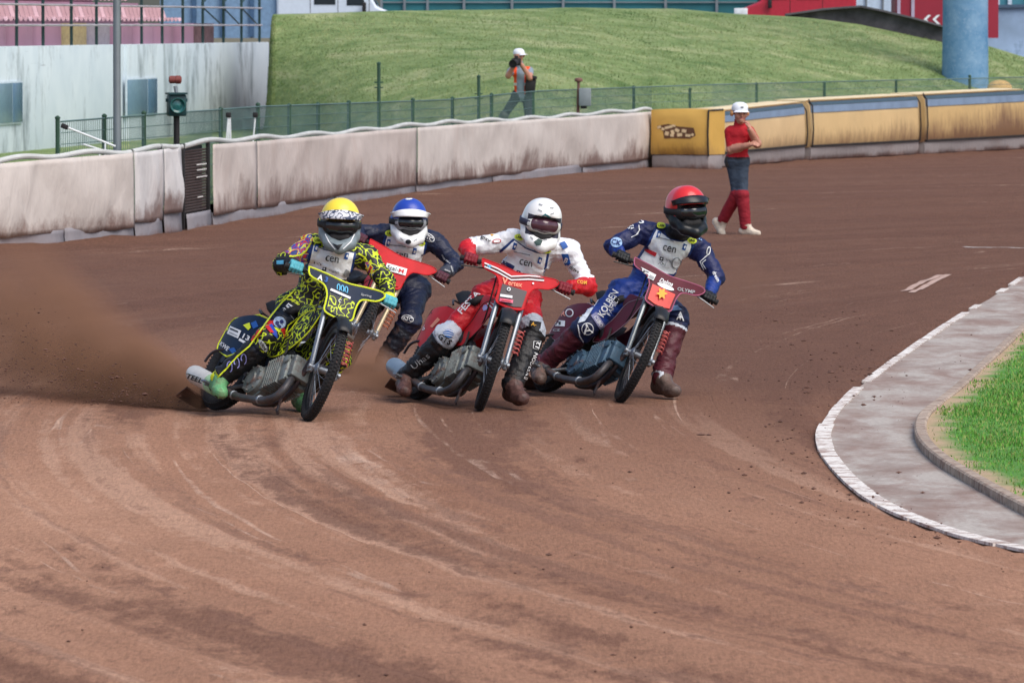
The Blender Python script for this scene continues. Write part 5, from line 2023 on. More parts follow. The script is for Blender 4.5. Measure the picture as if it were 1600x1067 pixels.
def plain(n, col, **k):
    k['coat'] = 0; k.setdefault('spec', .25); k.setdefault('rough', .55); k.setdefault('dirt', .16); k.setdefault('var', .12)
    return mat(n, col, **k)
RED = plain('cowl_red', S(186, 18, 30), coat=.3)
REDL = plain('cowl_red_light', S(192, 26, 34), coat=.3)
MAROON = plain('cowl_maroon', S(84, 20, 38), coat=.3)
NAVY = plain('navy_plastic', S(18, 34, 58), coat=.2)
WHITEP = plain('white_plastic', S(222, 222, 222))
BIKES = {}
BIKES['yellow'] = make_bike('leading motorcycle with navy cowl edged in fluorescent yellow under the yellow helmet rider', (478, 657), 30.3, 30.1, 20.1,
    dict(cowl=NAVY, cowl_trim=FLUO, stem=SQG, pipe=FLUO, panel=NAVY, panel_trim=FLUO, cover=SQG, silencer=mat('silencer_white', S(206, 204, 198), 0.35, 0.3, dirt=0.2), shield=mat('shield_green', S(150, 190, 150), 0.5, dirt=0.35)))
BIKES['white'] = make_bike('bright red motorcycle under the white helmet rider in the middle', (747, 640), 19.4, 25.9, 18.3,
    dict(cowl=RED, cowl_trim=RED, stem=mat('stem_dark', S(48, 34, 46), 0.4), panel=REDL, panel_trim=BLACKP, cover=RED, silencer=mat('silencer_blue', S(132, 150, 166), 0.4, 0.4, dirt=0.2)))
BIKES['red'] = make_bike('maroon motorcycle with orange red stem under the red helmet rider at right', (966, 626), 23.7, 33.5, 17.7,
    dict(cowl=MAROON, cowl_trim=mat('trim_pink', S(170, 90, 120), 0.5), stem=mat('stem_orange', S(206, 44, 34), 0.4, dirt=.1), panel=MAROON, panel_trim=mat('trim_grey', S(150, 130, 140), 0.5), cover=MAROON, alloy=ALLOYB, fork=mat('fork_grey', S(112, 118, 122), 0.35, 0.7, dirt=.3), silencer=PIPE))
BIKES['blue'] = make_bike('red cowled motorcycle half hidden behind the leading one under the blue helmet rider', (538, 587), 16.6, 34.2, 18.7,
    dict(cowl=REDL, cowl_trim=RED, stem=RED, panel=RED, panel_trim=BLACKP, cover=RED, silencer=PIPE, fork=mat('fork_tan', S(176, 160, 132), 0.4, 0.4, dirt=.3), spring=mat('spring_orange', S(178, 110, 82), 0.5, dirt=.2)))
# ------------------------------------------------------------------ people
def lp(a, b, t):
    return np.asarray(a) * (1 - t) + np.asarray(b) * t

def leather(name, col, **k):
    k.setdefault('rough', .5); k.setdefault('dirt', .18); k.setdefault('var', .14); k.setdefault('bump', .25); k.setdefault('bscale', 90)
    return mat(name, col, **k)

def make_glove(parent, base, side, grip, ax, fwd, up, material, cuff, wrist):
    """hand closed on the bar: palm behind, four fingers over the top and down the front, thumb under"""
    ax = nrm(ax); fwd = nrm(fwd - ax * np.dot(fwd, ax)); up = nrm(np.cross(fwd, ax)) * (1 if np.dot(np.cross(fwd, ax), up) > 0 else -1)
    g = lambda a, f, u: grip + ax * a + fwd * f + up * u
    out = 1 if side == 'L' else -1
    P = [Prim(wrist, g(0, -.035, .012), .034, .036, 'cuff', k=.02),
         Prim(g(-.028, -.03, .012), g(.03, -.03, .008), .024, .022, 'palm', k=.015)]
    for i, (a, ln) in enumerate(((-.036, .92), (-.012, 1.0), (.012, .96), (.035, .84))):
        a *= -out
        kn = g(a, -.008, .036)
        m1 = g(a, .030 * ln, .022)
        m2 = g(a, .036 * ln, -.010)
        tip = g(a, .014, -.032 * ln)
        P += [Prim(g(a * .9, -.034, .014), kn, .014, .0145, 'palm', k=.012), Prim(kn, m1, .0135, .012, 'finger', k=.004), Prim(m1, m2, .012, .0112, 'finger', k=.004), Prim(m2, tip, .011, .010, 'finger', k=.004)]
    ti = -out * .046
    P += [Prim(g(ti * .5, -.04, -.002), g(ti, -.018, -.020), .015, .013, 'thumb', k=.008), Prim(g(ti, -.018, -.020), g(ti * 1.1, .012, -.028), .0125, .011, 'thumb', k=.004)]
    o, b = soft('glove', P, lambda tg, t, c: np.where(np.full(len(t), tg == 'cuff') & (t < .55), 1, 0), [material, cuff], .0046, .012, base, parent, folds=.0015, seed=4)
    return o, b

def make_boot(parent, base, knee, ankle, fwd, down, mats, shaft=.62, q_=1.0):
    fwd = nrm(fwd); down = nrm(down)
    side = nrm(np.cross(fwd, down))
    h = ankle + down * .065 - fwd * .045 * q_
    b = ankle + down * .082 + fwd * .105 * q_
    t_ = ankle + down * .086 + fwd * .165 * q_
    P = [Prim(lp(knee, ankle, shaft), ankle, .066 * q_, .056 * q_, 'shaft', k=.02), Prim(ankle, h, .052 * q_, .044 * q_, 'foot', k=.025), Prim(ankle + fwd * .02 + down * .01, b, .05 * q_, .040 * q_, 'foot', k=.03),
         Prim(h, b, .044 * q_, .042 * q_, 'foot', k=.02), Prim(b, t_, .042 * q_, .034 * q_, 'toe', k=.02)]
    for q in (-1, 1):
        P.append(Prim(b + side * .016 * q, t_ + side * .012 * q, .036 * q_, .03 * q_, 'toe', k=.02))
        P.append(Prim(h + down * .03 * q_ + side * .012 * q, t_ + down * .018 * q_ + side * .01 * q, .018, .018, 'sole', k=.01))
    return soft('boot', P, lambda tg, t, c: {'shaft': 0, 'foot': 1, 'toe': 1, 'sole': 2}[tg] if True else 0, mats, .0075, .02, base, parent, folds=.009, seed=9)

GOG = mat('goggle_frame', S(28, 28, 32), 0.5, var=.1)
def make_helmet(parent, base, c, yaw, pitch, roll, cfg, sc=1.16):
    """local: x rider's left, y forward, z up"""
    yaw, pitch, roll = map(math.radians, (yaw, pitch, roll))
    fw = np.array([math.sin(yaw) * math.cos(pitch), -math.cos(yaw) * math.cos(pitch), -math.sin(pitch)])
    xx = nrm(np.cross(fw, UP))        # points to image left for a face towards the camera
    xx = -xx
    zz = nrm(np.cross(xx, -fw)) if False else nrm(np.cross(fw, -xx))
    if zz[2] < 0:
        zz = -zz
    Rr = rotax(fw, roll)
    xx, zz = Rr @ xx, Rr @ zz
    Rm = np.stack([xx, fw, zz], 1)
    post = lambda V: (V * sc) @ Rm.T + c
    P = [Prim((0, -.035, .028), (0, .02, .034), .118, .12, 'shell', sq=((1, 0, 0), 1.05)),
         Prim((0, -.055, -.03), (0, -.045, -.075), .092, .078, 'low', k=.05)]
    for s in (-1, 1):
        P += [Prim((s * .080, -.02, -.02), (s * .076, .03, -.065), .044, .040, 'low', k=.04), Prim((s * .078, .03, -.075), (s * .058, .10, -.108), .034, .030, 'chin', k=.04), Prim((s * .058, .10, -.108), (0, .142, -.130), .030, .028, 'chin', k=.04)]
    P += [Prim((-.060, .160, -.012), (.060, .160, -.012), .074, .074, 'port', k=.010, sub=True), Prim((-.035, .08, -.012), (.035, .08, -.012), .058, .058, 'port', k=.01, sub=True), Prim((0, .01, -.12), (0, .01, -.22), .07, .08, 'port', k=.01, sub=True)]
    def ch(tg, t, q):
        return cfg['paint'](tg, q)
    o, b = soft('helmet', P, ch, cfg['mats'], .0052, .03, base, parent, post=post)
    gp = [Prim((-.060, .066, -.006), (.060, .066, -.006), .049, .049, 'g', k=.01), Prim((0, .080, -.006), (0, .081, -.006), .052, .052, 'g', k=.03)]
    fr, _ = soft('goggles', gp, lambda tg, t, q: np.zeros(len(t), int), [cfg.get('gframe', GOG)], .006, .02, base, o, post=post)
    gp = [Prim((-.055, .076, -.004), (.055, .076, -.004), .044, .044, 'g', k=.01), Prim((0, .092, -.004), (0, .093, -.004), .046, .046, 'g', k=.03)]
    soft('lens', gp, lambda tg, t, q: np.zeros(len(t), int), [cfg['lens']], .005, .02, base, o, post=post)
    # chin mask / nose guard inside the port
    gp = [Prim((-.035, .085, -.075), (.035, .085, -.075), .032, .032, 'g', k=.01)]
    soft('mouth_guard', gp, lambda tg, t, q: np.zeros(len(t), int), [DARK], .006, .02, base, o, post=post)
    if cfg.get('peak') is not None:
        pm, r0, r1, z0, z1 = cfg['peak']
        m = MB(lambda p: post(np.asarray(p)[None])[0] - np.asarray(base))
        G = np.zeros((15, 7, 3))
        for i in range(15):
            u = (i / 14 - .5) * 2
            for j in range(7):
                v = j / 6
                a = u * 1.15
                rr = r0 + .030 * u * u + (r1 - .036 * u * u - r0 - .030 * u * u) * v
                G[i, j] = (math.sin(a) * rr * .98, math.cos(a) * rr, z0 + (z1 - z0) * (v ** 1.35) - .030 * u * u * (1 - .3 * v))
        m.grid(G)
        pk = m.build('peak', pm, o, sharp=None)
        md = pk.modifiers.new('thick', 'SOLIDIFY'); md.thickness = .007
        bp = BVHTree.FromPolygons([Vector(post(q[None])[0]) for q in G.reshape(-1, 3)], [tuple(f) for f in m.f])
    else:
        pk, bp = None, None
    for s in (-1, 1):      # goggle strap runs round the shell
        m = MB(lambda p: post(np.asarray(p)[None])[0] - np.asarray(base))
        S_ = []
        for a in np.linspace(.75, 2.7, 12):
            S_.append([(s * math.sin(a) * .128, math.cos(a) * .146 - .008, zq) for zq in (-.022, .016)])
        m.grid(np.array(S_))
        st_ = m.build('goggle_strap', cfg.get('strap', DARK), o, sharp=None)
        md = st_.modifiers.new('thick', 'SOLIDIFY'); md.thickness = .006
    return o, b, pk, bp

def make_person(label, J, tagmat, mats, base, R=1.0, vox=.0125, folds=.007, seed=0, group=None, face=False, LG=1.0):
    """one continuous clothed body; J: joints in world metres"""
    sh = lp(J['shR'], J['shL'], .5)
    upv = nrm(sh - J['pel'])
    mid = lp(J['pel'], sh, .45) + J.get('belly', 0)
    ch = sh - upv * .07
    P = [Prim(J['hipR'], J['hipL'], .122 * R, .122 * R, 'pelvis', k=.05), Prim(J['pel'], mid, .135 * R, .138 * R, 'torso', k=.05), Prim(mid, ch, .138 * R, .15 * R, 'torso', k=.05),
         Prim(lp(J['shR'], J['shL'], .14), lp(J['shR'], J['shL'], .86), .088 * R, .088 * R, 'yoke', k=.05), Prim(sh + upv * .01, J['neck'], .085 * R, .066, 'neck', k=.03)]
    for s in 'RL':
        P += [Prim(lp(J['sh' + s], sh, .06), J['el' + s], .078 * R, .062 * R, 'uarm' + s, k=.03), Prim(J['el' + s], J['wr' + s], .062 * R, .044 * R, 'farm' + s, k=.02),
              Prim(J['hip' + s], J['kn' + s], .104 * R, .080 * R, 'thigh' + s, k=.04), Prim(J['kn' + s], J['an' + s], .080 * R * LG, .056 * R * LG * (1.15 if LG > 1 else 1), 'shin' + s, k=.025)]
    if face:
        P += J['extra']
    o, b = soft('person', P, tagmat, mats, vox, .03, base, None, folds, seed)
    o.location = base
    tag(o, label, 'person', group)
    return o, b

WBIB = leather('bib_white', S(246, 247, 248), rough=.6, dirt=.0, var=.03)
BLUEB = leather('bib_blue', S(28, 58, 120), rough=.6, dirt=.05)
LIME = mat('badge_lime', S(206, 222, 52), .5, var=.05)
INK = mat('ink_black', S(24, 24, 28), .6, var=.05)
INKB = mat('ink_blue', S(30, 84, 160), .6, var=.05)
INKW = mat('ink_white', S(226, 228, 230), .6, var=.05)
INKG = mat('ink_grey', S(150, 152, 156), .6, var=.05)
INKR = mat('ink_red', S(190, 34, 44), .6, var=.05)
INKY = mat('ink_gold', S(226, 170, 60), .6, var=.05)
INKN = mat('ink_navy', S(24, 36, 92), .6, var=.05)
CYAN = mat('ink_cyan', S(90, 176, 214), .6, var=.05)

def dress_bib(o, bv, base, outline, c, ang, logo_px, lime, tabs, flag=None, kind=''):
    """white race bib with a blue border; outline in survey pixels"""
    oc = np.mean(outline, 0)
    big = [tuple(oc + (np.array(q) - oc) * np.array([1.13, 1.10])) for q in outline]
    bb = put_poly(big, bv, BLUEB, o, base, .006, 4, 'race_bib')
    put_poly(outline, bv, WBIB, bb, base if False else base, .011, 4, 'bib_panel') if False else None
    w = put_poly(outline, bv, WBIB, o, base, .012, 4, 'bib_panel')
    x, y = logo_px
    put_text('cen', x, y, 8.5, ang, bv, INK, o, base, .017, bold=.0, width=20)
    put_poly(rect(x - 6, y - 15, 26, 1.6, ang), bv, INKG, o, base, .017)
    for q in lime:
        put_poly(ell(q[0], q[1], 7.5, 4.6, ang * .7), bv, LIME, o, base, .017, name='badge')
        put_text('LRM', q[0], q[1], 3.6, ang * .7, bv, INK, o, base, .021, width=9)
    for q in tabs:
        put_poly(rect(q[0], q[1], 5.5, 10, ang + 4), bv, INKB, o, base, .017)
        put_poly(ell(q[0] + .6, q[1], 1.6, 2.6, ang), bv, WBIB, o, base, .020)
    if flag:
        fx, fy = flag
        f = lambda u, v: (fx + u * math.cos(math.radians(ang + 14)) - v * math.sin(math.radians(ang + 14)), fy + u * math.sin(math.radians(ang + 14)) + v * math.cos(math.radians(ang + 14)))
        if kind == 'cz':
            put_poly([f(-13, 0), f(10, 0), f(10, 6), f(-9, 6)], bv, INKR, o, base, .017)
            put_poly([f(-13, -6), f(-4, -1), f(-10, 5)], bv, INKN, o, base, .020)
        elif kind == 'si':
            put_poly([f(-12, -2), f(11, -2), f(11, 3), f(-10, 3)], bv, INKN, o, base, .017)
            put_poly([f(-10, 3.2), f(11, 3.2), f(11, 8), f(-8, 8)], bv, INKR, o, base, .017)
        else:
            put_poly([f(-12, -2), f(8, -2), f(8, 5), f(-10, 5)], bv, INKN, o, base, .017)
    sx, sy = x - 2, y + 16
    put_poly(rect(sx - 10, sy - 1, 6, 6, ang), bv, INK if kind != 'si' else INKN, o, base, .017)
    put_poly(ell(sx - 10, sy - 1, 1.6, 1.6), bv, WBIB, o, base, .020)
    put_text('trigon', sx + 4, sy + 3, 4.5, ang + 6, bv, INKG, o, base, .017, width=16)
    return w

RIDERS = {}
def make_rider(key, label, px, hd, mats, tagmat, glove, cuff, bootm, hcfg, dirs):
    B = BIKES[key]
    y0 = B['y0']
    J = {k: at(v[0], v[1], y0 + v[2]) for k, v in px.items() if k not in ('head', 'toeL')}
    grip = B['grip']
    W = {}
    for s in 'RL':
        toe = nrm(J['el' + s] - grip[s])
        W[s] = grip[s] + nrm(toe * .7 - B['fwd'] * .35 + B['up'] * .22) * .085
        J['wr' + s] = W[s]
    head = at(*px['head'][:2], y0 + px['head'][2])
    J['neck'] = head + np.array([0, .02, -.10])
    base = gnd(*(px['pel'][0], 620))
    base = np.array([J['pel'][0], J['pel'][1], 0.0])
    o, b = make_person(label, J, tagmat, mats, base, .97, .0105, .021, seed=len(RIDERS) * 7, group='speedway riders', LG=1.10)
    for s in 'RL':
        make_glove(o, base, s, grip[s], B['bar'], B['fwd'], B['up'], glove, cuff, lp(W[s], J['el' + s], .12))
    bR, _ = make_boot(o, base, J['knR'], J['anR'], dirs['R'][0], dirs['R'][1], bootm, .8, 1.05)
    bL, _ = make_boot(o, base, J['knL'], J['anL'], dirs['L'][0], dirs['L'][1], bootm, .86, 1.18)
    h = make_helmet(o, base, head, *hd, hcfg)
    RIDERS[key] = dict(o=o, bv=[b], base=base, helmet=h, J=J, bike=B)
    for a, b_ in (('shR', 'elR'), ('elR', 'wrR'), ('shL', 'elL'), ('elL', 'wrL'), ('hipR', 'knR'), ('knR', 'anR'), ('hipL', 'knL'), ('knL', 'anL'), ('pel', 'neck')):
        print(key, a, b_, round(float(np.linalg.norm(J[a] - J[b_])), 2), end=' | ')
    print()
    return RIDERS[key]

def band(t, edges, vals):
    return np.array(vals)[np.searchsorted(np.array(edges), t)]

LENSD = mat('lens_dark', S(22, 24, 30), .04, var=.05, spec=.8)
LENSP = mat('lens_pink', S(78, 46, 58), .06, var=.05, spec=.7)
D = nrm
# --- yellow helmet
JY = dict(head=(531, 349, .66), neck=(528, 392, .78), shR=(479, 386, .86), shL=(577, 403, .94), elR=(440, 414, .74), elL=(603, 440, .86), pel=(482, 476, 1.0),
          hipR=(460, 480, .95), knR=(418, 531, .60), anR=(346, 590, .68), hipL=(508, 486, 1.02), knL=(532, 556, .78), anL=(470, 612, 1.0))
YM = [SQG, CAMOM, leather('ynavy', S(18, 26, 40)), leather('yblack', S(22, 22, 26)), FLUO, leather('yred', S(190, 38, 40))]
def ty(tg, t, c):
    if tg in ('torso', 'yoke', 'pelvis'): return np.zeros(len(t), int)
    if tg == 'neck': return np.full(len(t), 3)
    if tg == 'uarmR': return band(t, [.75], [1, 0])
    if tg == 'uarmL': return band(t, [.7], [0, 0])
    if tg == 'farmR': return band(t, [.1], [0, 3])
    if tg == 'farmL': return band(t, [.95], [0, 4])
    if tg == 'thighR': return band(t, [.12, .18, .74, .84], [0, 4, 2, 5, 0])
    if tg == 'thighL': return band(t, [.6], [2, 0])
    if tg == 'shinR': return band(t, [.16, .24, .97], [0, 2, 3, 4])
    return band(t, [.2], [0, 3])
TEAL = leather('glove_teal', S(84, 168, 182), dirt=.08)
BOOTG = [leather('boot_black', S(26, 26, 28)), leather('boot_green', S(98, 158, 108), dirt=.45), mat('sole_dark', S(40, 36, 34), .9)]
def paint_y(tg, q):
    r = np.full(len(q), 1)
    r[(tg == 'shell') & (q[:, 2] > .055 - .25 * np.maximum(0, q[:, 1] - .02))] = 0
    r[(tg == 'shell') & (q[:, 2] > .0) & (q[:, 1] < .02)] = 0
    return r
PEAKY = squiggle('peak_stripes', S(206, 208, 216), S(60, 70, 96), 34, .07)
b = BIKES['yellow']
ry = make_rider('yellow', 'rider in yellow helmet and black leathers with fluorescent yellow squiggles, teal gloves', JY, (4, 6, -3), YM, ty, TEAL, FLUO, BOOTG,
    dict(mats=[mat('helmet_yellow', S(240, 214, 66), .4, var=.05, coat=.3), mat('helmet_grey', S(120, 132, 138), .4, var=.2, scale=20)], paint=paint_y, lens=LENSD, peak=(PEAKY, .120, .158, .092, .044)),
    dict(R=(b['bfwd'] * .8 + np.array([-.2, -.1, -.1]), -b['bup']), L=(np.array([.2, -.9, 0]), np.array([0, 0, -1.0]))))
# --- white helmet
JW = dict(head=(846, 348, .66), shR=(793, 377, .82), shL=(892, 391, .88), elR=(729, 386, .70), elL=(918, 447, .78), pel=(792, 459, .99),
          hipR=(766, 462, .90), knR=(697, 526, .70), anR=(637, 588, .87), hipL=(818, 465, .97), knL=(834, 519, .60), anL=(801, 601, .36))
WM = [leather('wwhite', S(226, 228, 234)), leather('wred', S(192, 24, 36)), leather('wblack', S(24, 24, 28), dirt=.22), leather('wgrey', S(192, 200, 212), dirt=.2), leather('wmag', S(150, 30, 78))]
def tw_(tg, t, c):
    if tg in ('torso',): return np.full(len(t), 0)
    if tg == 'yoke': return np.full(len(t), 0)
    if tg == 'pelvis': return np.full(len(t), 1)
    if tg == 'neck': return np.full(len(t), 2)
    if tg.startswith('uarm'): return band(t, [.9], [0, 1])
    if tg.startswith('farm'): return band(t, [.08], [1, 1])
    if tg == 'thighR': return band(t, [.80], [1, 3])
    if tg == 'thighL': return band(t, [.74], [1, 3])
    if tg == 'shinR': return band(t, [.08], [3, 2])
    return band(t, [.03], [3, 2])
GRED = leather('glove_red', S(122, 20, 34), dirt=.06)
BOOTB = [leather('bootw_black', S(28, 26, 28), dirt=.25), leather('boot_brown', S(84, 58, 54), dirt=.4, scale=30, var=.4), mat('sole_brown', S(70, 50, 44), .9, dirt=.3)]
WHM = mat('helmet_white', S(236, 236, 236), .3, var=.04, coat=.4)
b = BIKES['white']
rw = make_rider('white', 'rider in white helmet, white sleeved jacket and red leather trousers, left boot on the shale', JW, (10, 7, -9), WM, tw_, GRED, WM[1], BOOTB,
    dict(mats=[WHM, mat('port_dark', S(52, 50, 64), .5)], paint=lambda tg, q: np.where((np.abs(q[:, 2] + .008) < .062) & (q[:, 1] > .055) & (np.abs(q[:, 0]) < .104), 1, 0), lens=LENSP, gframe=mat('gog_white', S(210, 210, 206), .5), strap=mat('strap_navy', S(46, 46, 66), .7), peak=None),
    dict(R=(b['bfwd'] * .8 + np.array([-.15, -.2, -.1]), -b['bup']), L=(np.array([.35, -.9, 0]), np.array([0, 0, -1.0]))))
# --- red helmet
JR = dict(head=(1072, 328, .66), shR=(1003, 360, .85), shL=(1096, 388, .91), elR=(957, 386, .74), elL=(1119, 432, .82), pel=(1002, 455, .99),
          hipR=(976, 460, .90), knR=(914, 514, .70), anR=(848, 570, .86), hipL=(1028, 466, .98), knL=(1058, 497, .62), anL=(1034, 590, .42))
RM = [leather('rblue', S(18, 28, 78)), leather('rroyal', S(24, 54, 132)), leather('rmaroon', S(78, 26, 38), dirt=.2), leather('rnavy', S(22, 30, 66)), leather('rwhite', S(206, 214, 226)), leather('rblack', S(24, 24, 28))]
def tr(tg, t, c):
    if tg in ('torso', 'pelvis'): return np.full(len(t), 1)
    if tg == 'yoke': return np.full(len(t), 0)
    if tg == 'neck': return np.full(len(t), 5)
    if tg.startswith('uarm'): return np.full(len(t), 0)
    if tg.startswith('farm'): return band(t, [.35], [0, 1])
    if tg == 'thighR': return band(t, [.62, .80], [1, 1, 3])
    if tg == 'thighL': return band(t, [.5], [1, 3])
    if tg == 'shinR': return band(t, [.14, .97], [3, 2, 4])
    return band(t, [.16, .20, .97], [3, 4, 2, 4])
GBLK = leather('glove_black', S(24, 26, 30), dirt=.08)
BOOTR = [leather('bootr_maroon', S(78, 26, 38), dirt=.25), leather('boot_taupe', S(96, 80, 74), dirt=.4, scale=30, var=.4), mat('sole_brown2', S(70, 52, 46), .9, dirt=.3)]
def paint_r(tg, q):
    r = np.full(len(q), 1)
    r[(tg == 'shell') & (q[:, 2] > .045 - .3 * np.maximum(0, -q[:, 1] + .03))] = 0
    r[(tg == 'shell') & (np.abs(q[:, 0]) > .098)] = 0
    return r
b = BIKES['red']
rr_ = make_rider('red', 'rider in red helmet and navy blue leathers with maroon gaiters, left boot on the shale', JR, (24, 4, 2), RM, tr, GBLK, RM[4], BOOTR,
    dict(mats=[mat('helmet_red', S(214, 44, 48), .3, var=.05, coat=.4), mat('helmet_black', S(22, 26, 30), .35, var=.1)], paint=paint_r, lens=LENSD, peak=(mat('peak_black', S(26, 28, 34), .3),  .116, .160, .098, .056)),
    dict(R=(b['bfwd'] * .8 + np.array([-.2, -.1, -.1]), -b['bup']), L=(np.array([.45, -.85, 0]), np.array([0, 0, -1.0]))))
# --- blue helmet
JB = dict(head=(639, 345, .72), shR=(591, 368, .88), shL=(681, 378, .94), elR=(556, 362, .82), elL=(712, 412, .84), pel=(622, 446, 1.0),
          hipR=(600, 448, .96), knR=(565, 500, .72), anR=(505, 545, .85), hipL=(648, 454, .98), knL=(641, 500, .60), anL=(601, 562, .62))
BM_ = [leather('bnavy', S(20, 28, 56)), leather('bdark', S(26, 30, 42), dirt=.3), leather('bgrey', S(62, 66, 78), dirt=.3)]
def tb(tg, t, c):
    if tg.startswith('shin'): return band(t, [.2], [0, 1])
    if tg == 'farmL': return band(t, [.7], [0, 2])
    return np.zeros(len(t), int)
GMAR = leather('glove_maroon', S(80, 36, 48), dirt=.08)
BOOTN = [leather('bootb', S(48, 50, 58), dirt=.4), leather('bootb2', S(74, 74, 82), dirt=.45), mat('sole_brown3', S(60, 48, 44), .9, dirt=.3)]
HB = mat('helmet_blue', S(34, 68, 168), .4, var=.05, coat=.2)
def paint_b(tg, q):
    r = np.full(len(q), 1)
    r[(tg == 'shell') & (q[:, 2] > .02)] = 0
    r[(tg == 'shell') & (q[:, 1] < .05) & (q[:, 2] > -.03)] = 0
    return r
b = BIKES['blue']
rb = make_rider('blue', 'rider in blue and white helmet and dark navy leathers, rearmost of the four', JB, (8, 5, -2), BM_, tb, GMAR, BM_[2], BOOTN,
    dict(mats=[HB, WHM], paint=paint_b, lens=LENSD, gframe=mat('gog_grey', S(140, 142, 148), .4), peak=(WHM, .121, .156, .088, .044)),
    dict(R=(b['bfwd'], -b['bup']), L=(np.array([-.3, -.9, 0]), np.array([0, 0, -1.0]))))
# ------------------------------------------------------------------ prints on the riders
def T_(r, body, px, py, h, ang, m, **k):
    return put_text(body, px, py, h, ang, r['bv'], m, r['o'], r['base'], k.pop('lift', .012), **k)
def P_(r, poly, m, lift=.008, maxe=5.0):
    return put_poly(poly, r['bv'], m, r['o'], r['base'], lift, maxe)
# white
dress_bib(rw['o'], rw['bv'], rw['base'], [(804, 376), (822, 389), (840, 396), (854, 396), (848, 428), (846, 442), (812, 438), (772, 410), (786, 392)], None, 14, (822, 411), [(811, 371), (853, 391)], [(804, 385), (843, 407)], (794, 413), 'si')
P_(rw, [(764, 364), (786, 352), (789, 359), (768, 369)], INKY)
T_(rw, 'algiav', 756, 372, 7, 28, INK, width=24)
P_(rw, ell(776, 377, 7, 3.4, -6), INKR); P_(rw, ell(776, 377, 5.4, 2.2, -6), WBIB, .011)
P_(rw, [(796, 345), (812, 346), (811, 355), (796, 354)], leather('mag', S(150, 30, 78)))
P_(rw, [(874, 380), (882, 377), (888, 386), (880, 390)], INKB)
P_(rw, [(877, 397), (888, 397), (892, 412), (884, 418)], INKB)
T_(rw, 'B', 885, 407, 8, 18, INKW, lift=.016)
P_(rw, ell(877, 418, 6, 2.6, 62), INKR); P_(rw, ell(877, 418, 4.6, 1.6, 62), WBIB, .011)
T_(rw, 'drive', 898, 421, 6, 32, INK, width=17)
T_(rw, 'COM', 909, 441, 5.5, 6, INKY, width=15)
T_(rw, 'FESTA', 733, 472, 9.5, -47, INKW, width=44, bold=.015)
P_(rw, ell(701, 521, 8.5, 6.5, 18), mat('globe_blue', S(50, 110, 180), .5, var=.05))
for e in (-3, 0, 3):
    P_(rw, line_poly([(693, 520 + e), (701, 520 + e * 1.3), (709, 523 + e)], .9), INKW, .013)
T_(rw, 'GTS', 695, 530, 9, 32, INK, width=22, bold=.03)
T_(rw, 'Uhas', 657, 564, 9, -38, INKG, width=32, bold=-.005)
P_(rw, line_poly([(652, 541), (660, 534)], 1.6), INKW)
T_(rw, '13', 840, 539, 6, -70, INKW, width=9)
T_(rw, 'ENERGON', 829, 572, 5.5, -67, INKW, width=44)
P_(rw, line_poly([(834, 533), (845, 533), (841, 546), (833, 544), (834, 533)], .9), INKW)
P_(rw, rect(836, 507, 18, 10, 10), INK); T_(rw, 'A-', 834, 507, 6, 10, INKY, lift=.015)
# red
dress_bib(rr_['o'], rr_['bv'], rr_['base'], [(1026, 359), (1048, 375), (1066, 378), (1080, 374), (1080, 386), (1068, 414), (1052, 428), (1034, 428), (1000, 404), (1016, 380)], None, 14, (1046, 389), [(1033, 353), (1081, 376)], [(1029, 367), (1069, 386)], (1018, 391), 'cz')
T_(rr_, 'FUCHS', 1033, 411, 5, 16, INK, width=15)
P_(rr_, ell(1056, 411, 7, 9, 20), INKG, .017); P_(rr_, ell(1056, 411, 5.6, 7.4, 20), WBIB, .020)
P_(rr_, ell(1004, 342, 9, 6.5, -38), INKW); P_(rr_, ell(1004, 342, 7, 4.8, -38), RM[3], .012); P_(rr_, [(998, 345), (1008, 337), (1009, 341), (1002, 347)], INKW, .016)
P_(rr_, ell(1020, 337, 4, 4), INKW); P_(rr_, ell(1020, 337, 2.8, 2.8), RM[0], .012)
T_(rr_, '5', 1028, 340, 6, 8, INKW)
T_(rr_, 'CITA', 987, 353, 6, 78, INKW, width=12); T_(rr_, 'UP', 981, 354, 6, 78, INKW, width=9)
P_(rr_, ell(963, 379, 9, 8, 10), mat('patch_pale', S(150, 180, 214), .5, var=.25, scale=30)); T_(rr_, 'CK', 963, 379, 8, 14, INKN, lift=.015)
P_(rr_, line_poly([(998, 352), (999, 360), (993, 368)], 1.2), INKW); P_(rr_, line_poly([(1000, 358), (996, 366), (986, 371)], 1.2), INKW)
P_(rr_, ell(1085, 362, 4, 4.5), mat('patch_sky', S(120, 160, 210), .5)); P_(rr_, rect(1096, 371, 7, 9, 30), mat('patch_sky', S(120, 160, 210), .5))
P_(rr_, ell(1107, 392, 3, 7, 8), INKW); P_(rr_, ell(1107, 392, 1.8, 5, 8), RM[3], .012)
P_(rr_, line_poly([(1105, 399), (1094, 409), (1100, 422)], 1.5), INKW); P_(rr_, line_poly([(1103, 406), (1097, 411), (1103, 420)], 1.3), INKW)
T_(rr_, 'drom', 1119, 432, 5.5, 66, INKW, width=17)
P_(rr_, [(962, 418), (972, 420), (928, 480), (914, 502), (903, 505), (912, 485)], RM[4], .008, 4)
T_(rr_, 'KOLBEN', 950, 474, 11, -58, INKW, width=46, bold=.02)
T_(rr_, 'FAMILY', 958, 478, 6.5, -60, INKW, width=32, bold=.0)
P_(rr_, rect(935, 502, 28, 10, 57), mat('knee_lilac', S(140, 140, 178), .5, var=.1)); T_(rr_, 'CEBO', 935, 502, 6, 57, INKW, lift=.014, width=19)
P_(rr_, ell(918, 514, 9.5, 9.5), INKW, .009); P_(rr_, ell(918, 514, 8.2, 8.2), RM[3], .012); T_(rr_, 'A', 918, 514, 15, -12, INKW, lift=.016, bold=.0)
P_(rr_, line_poly([(903, 507), (906, 525), (914, 538)], 1.6), INKW)
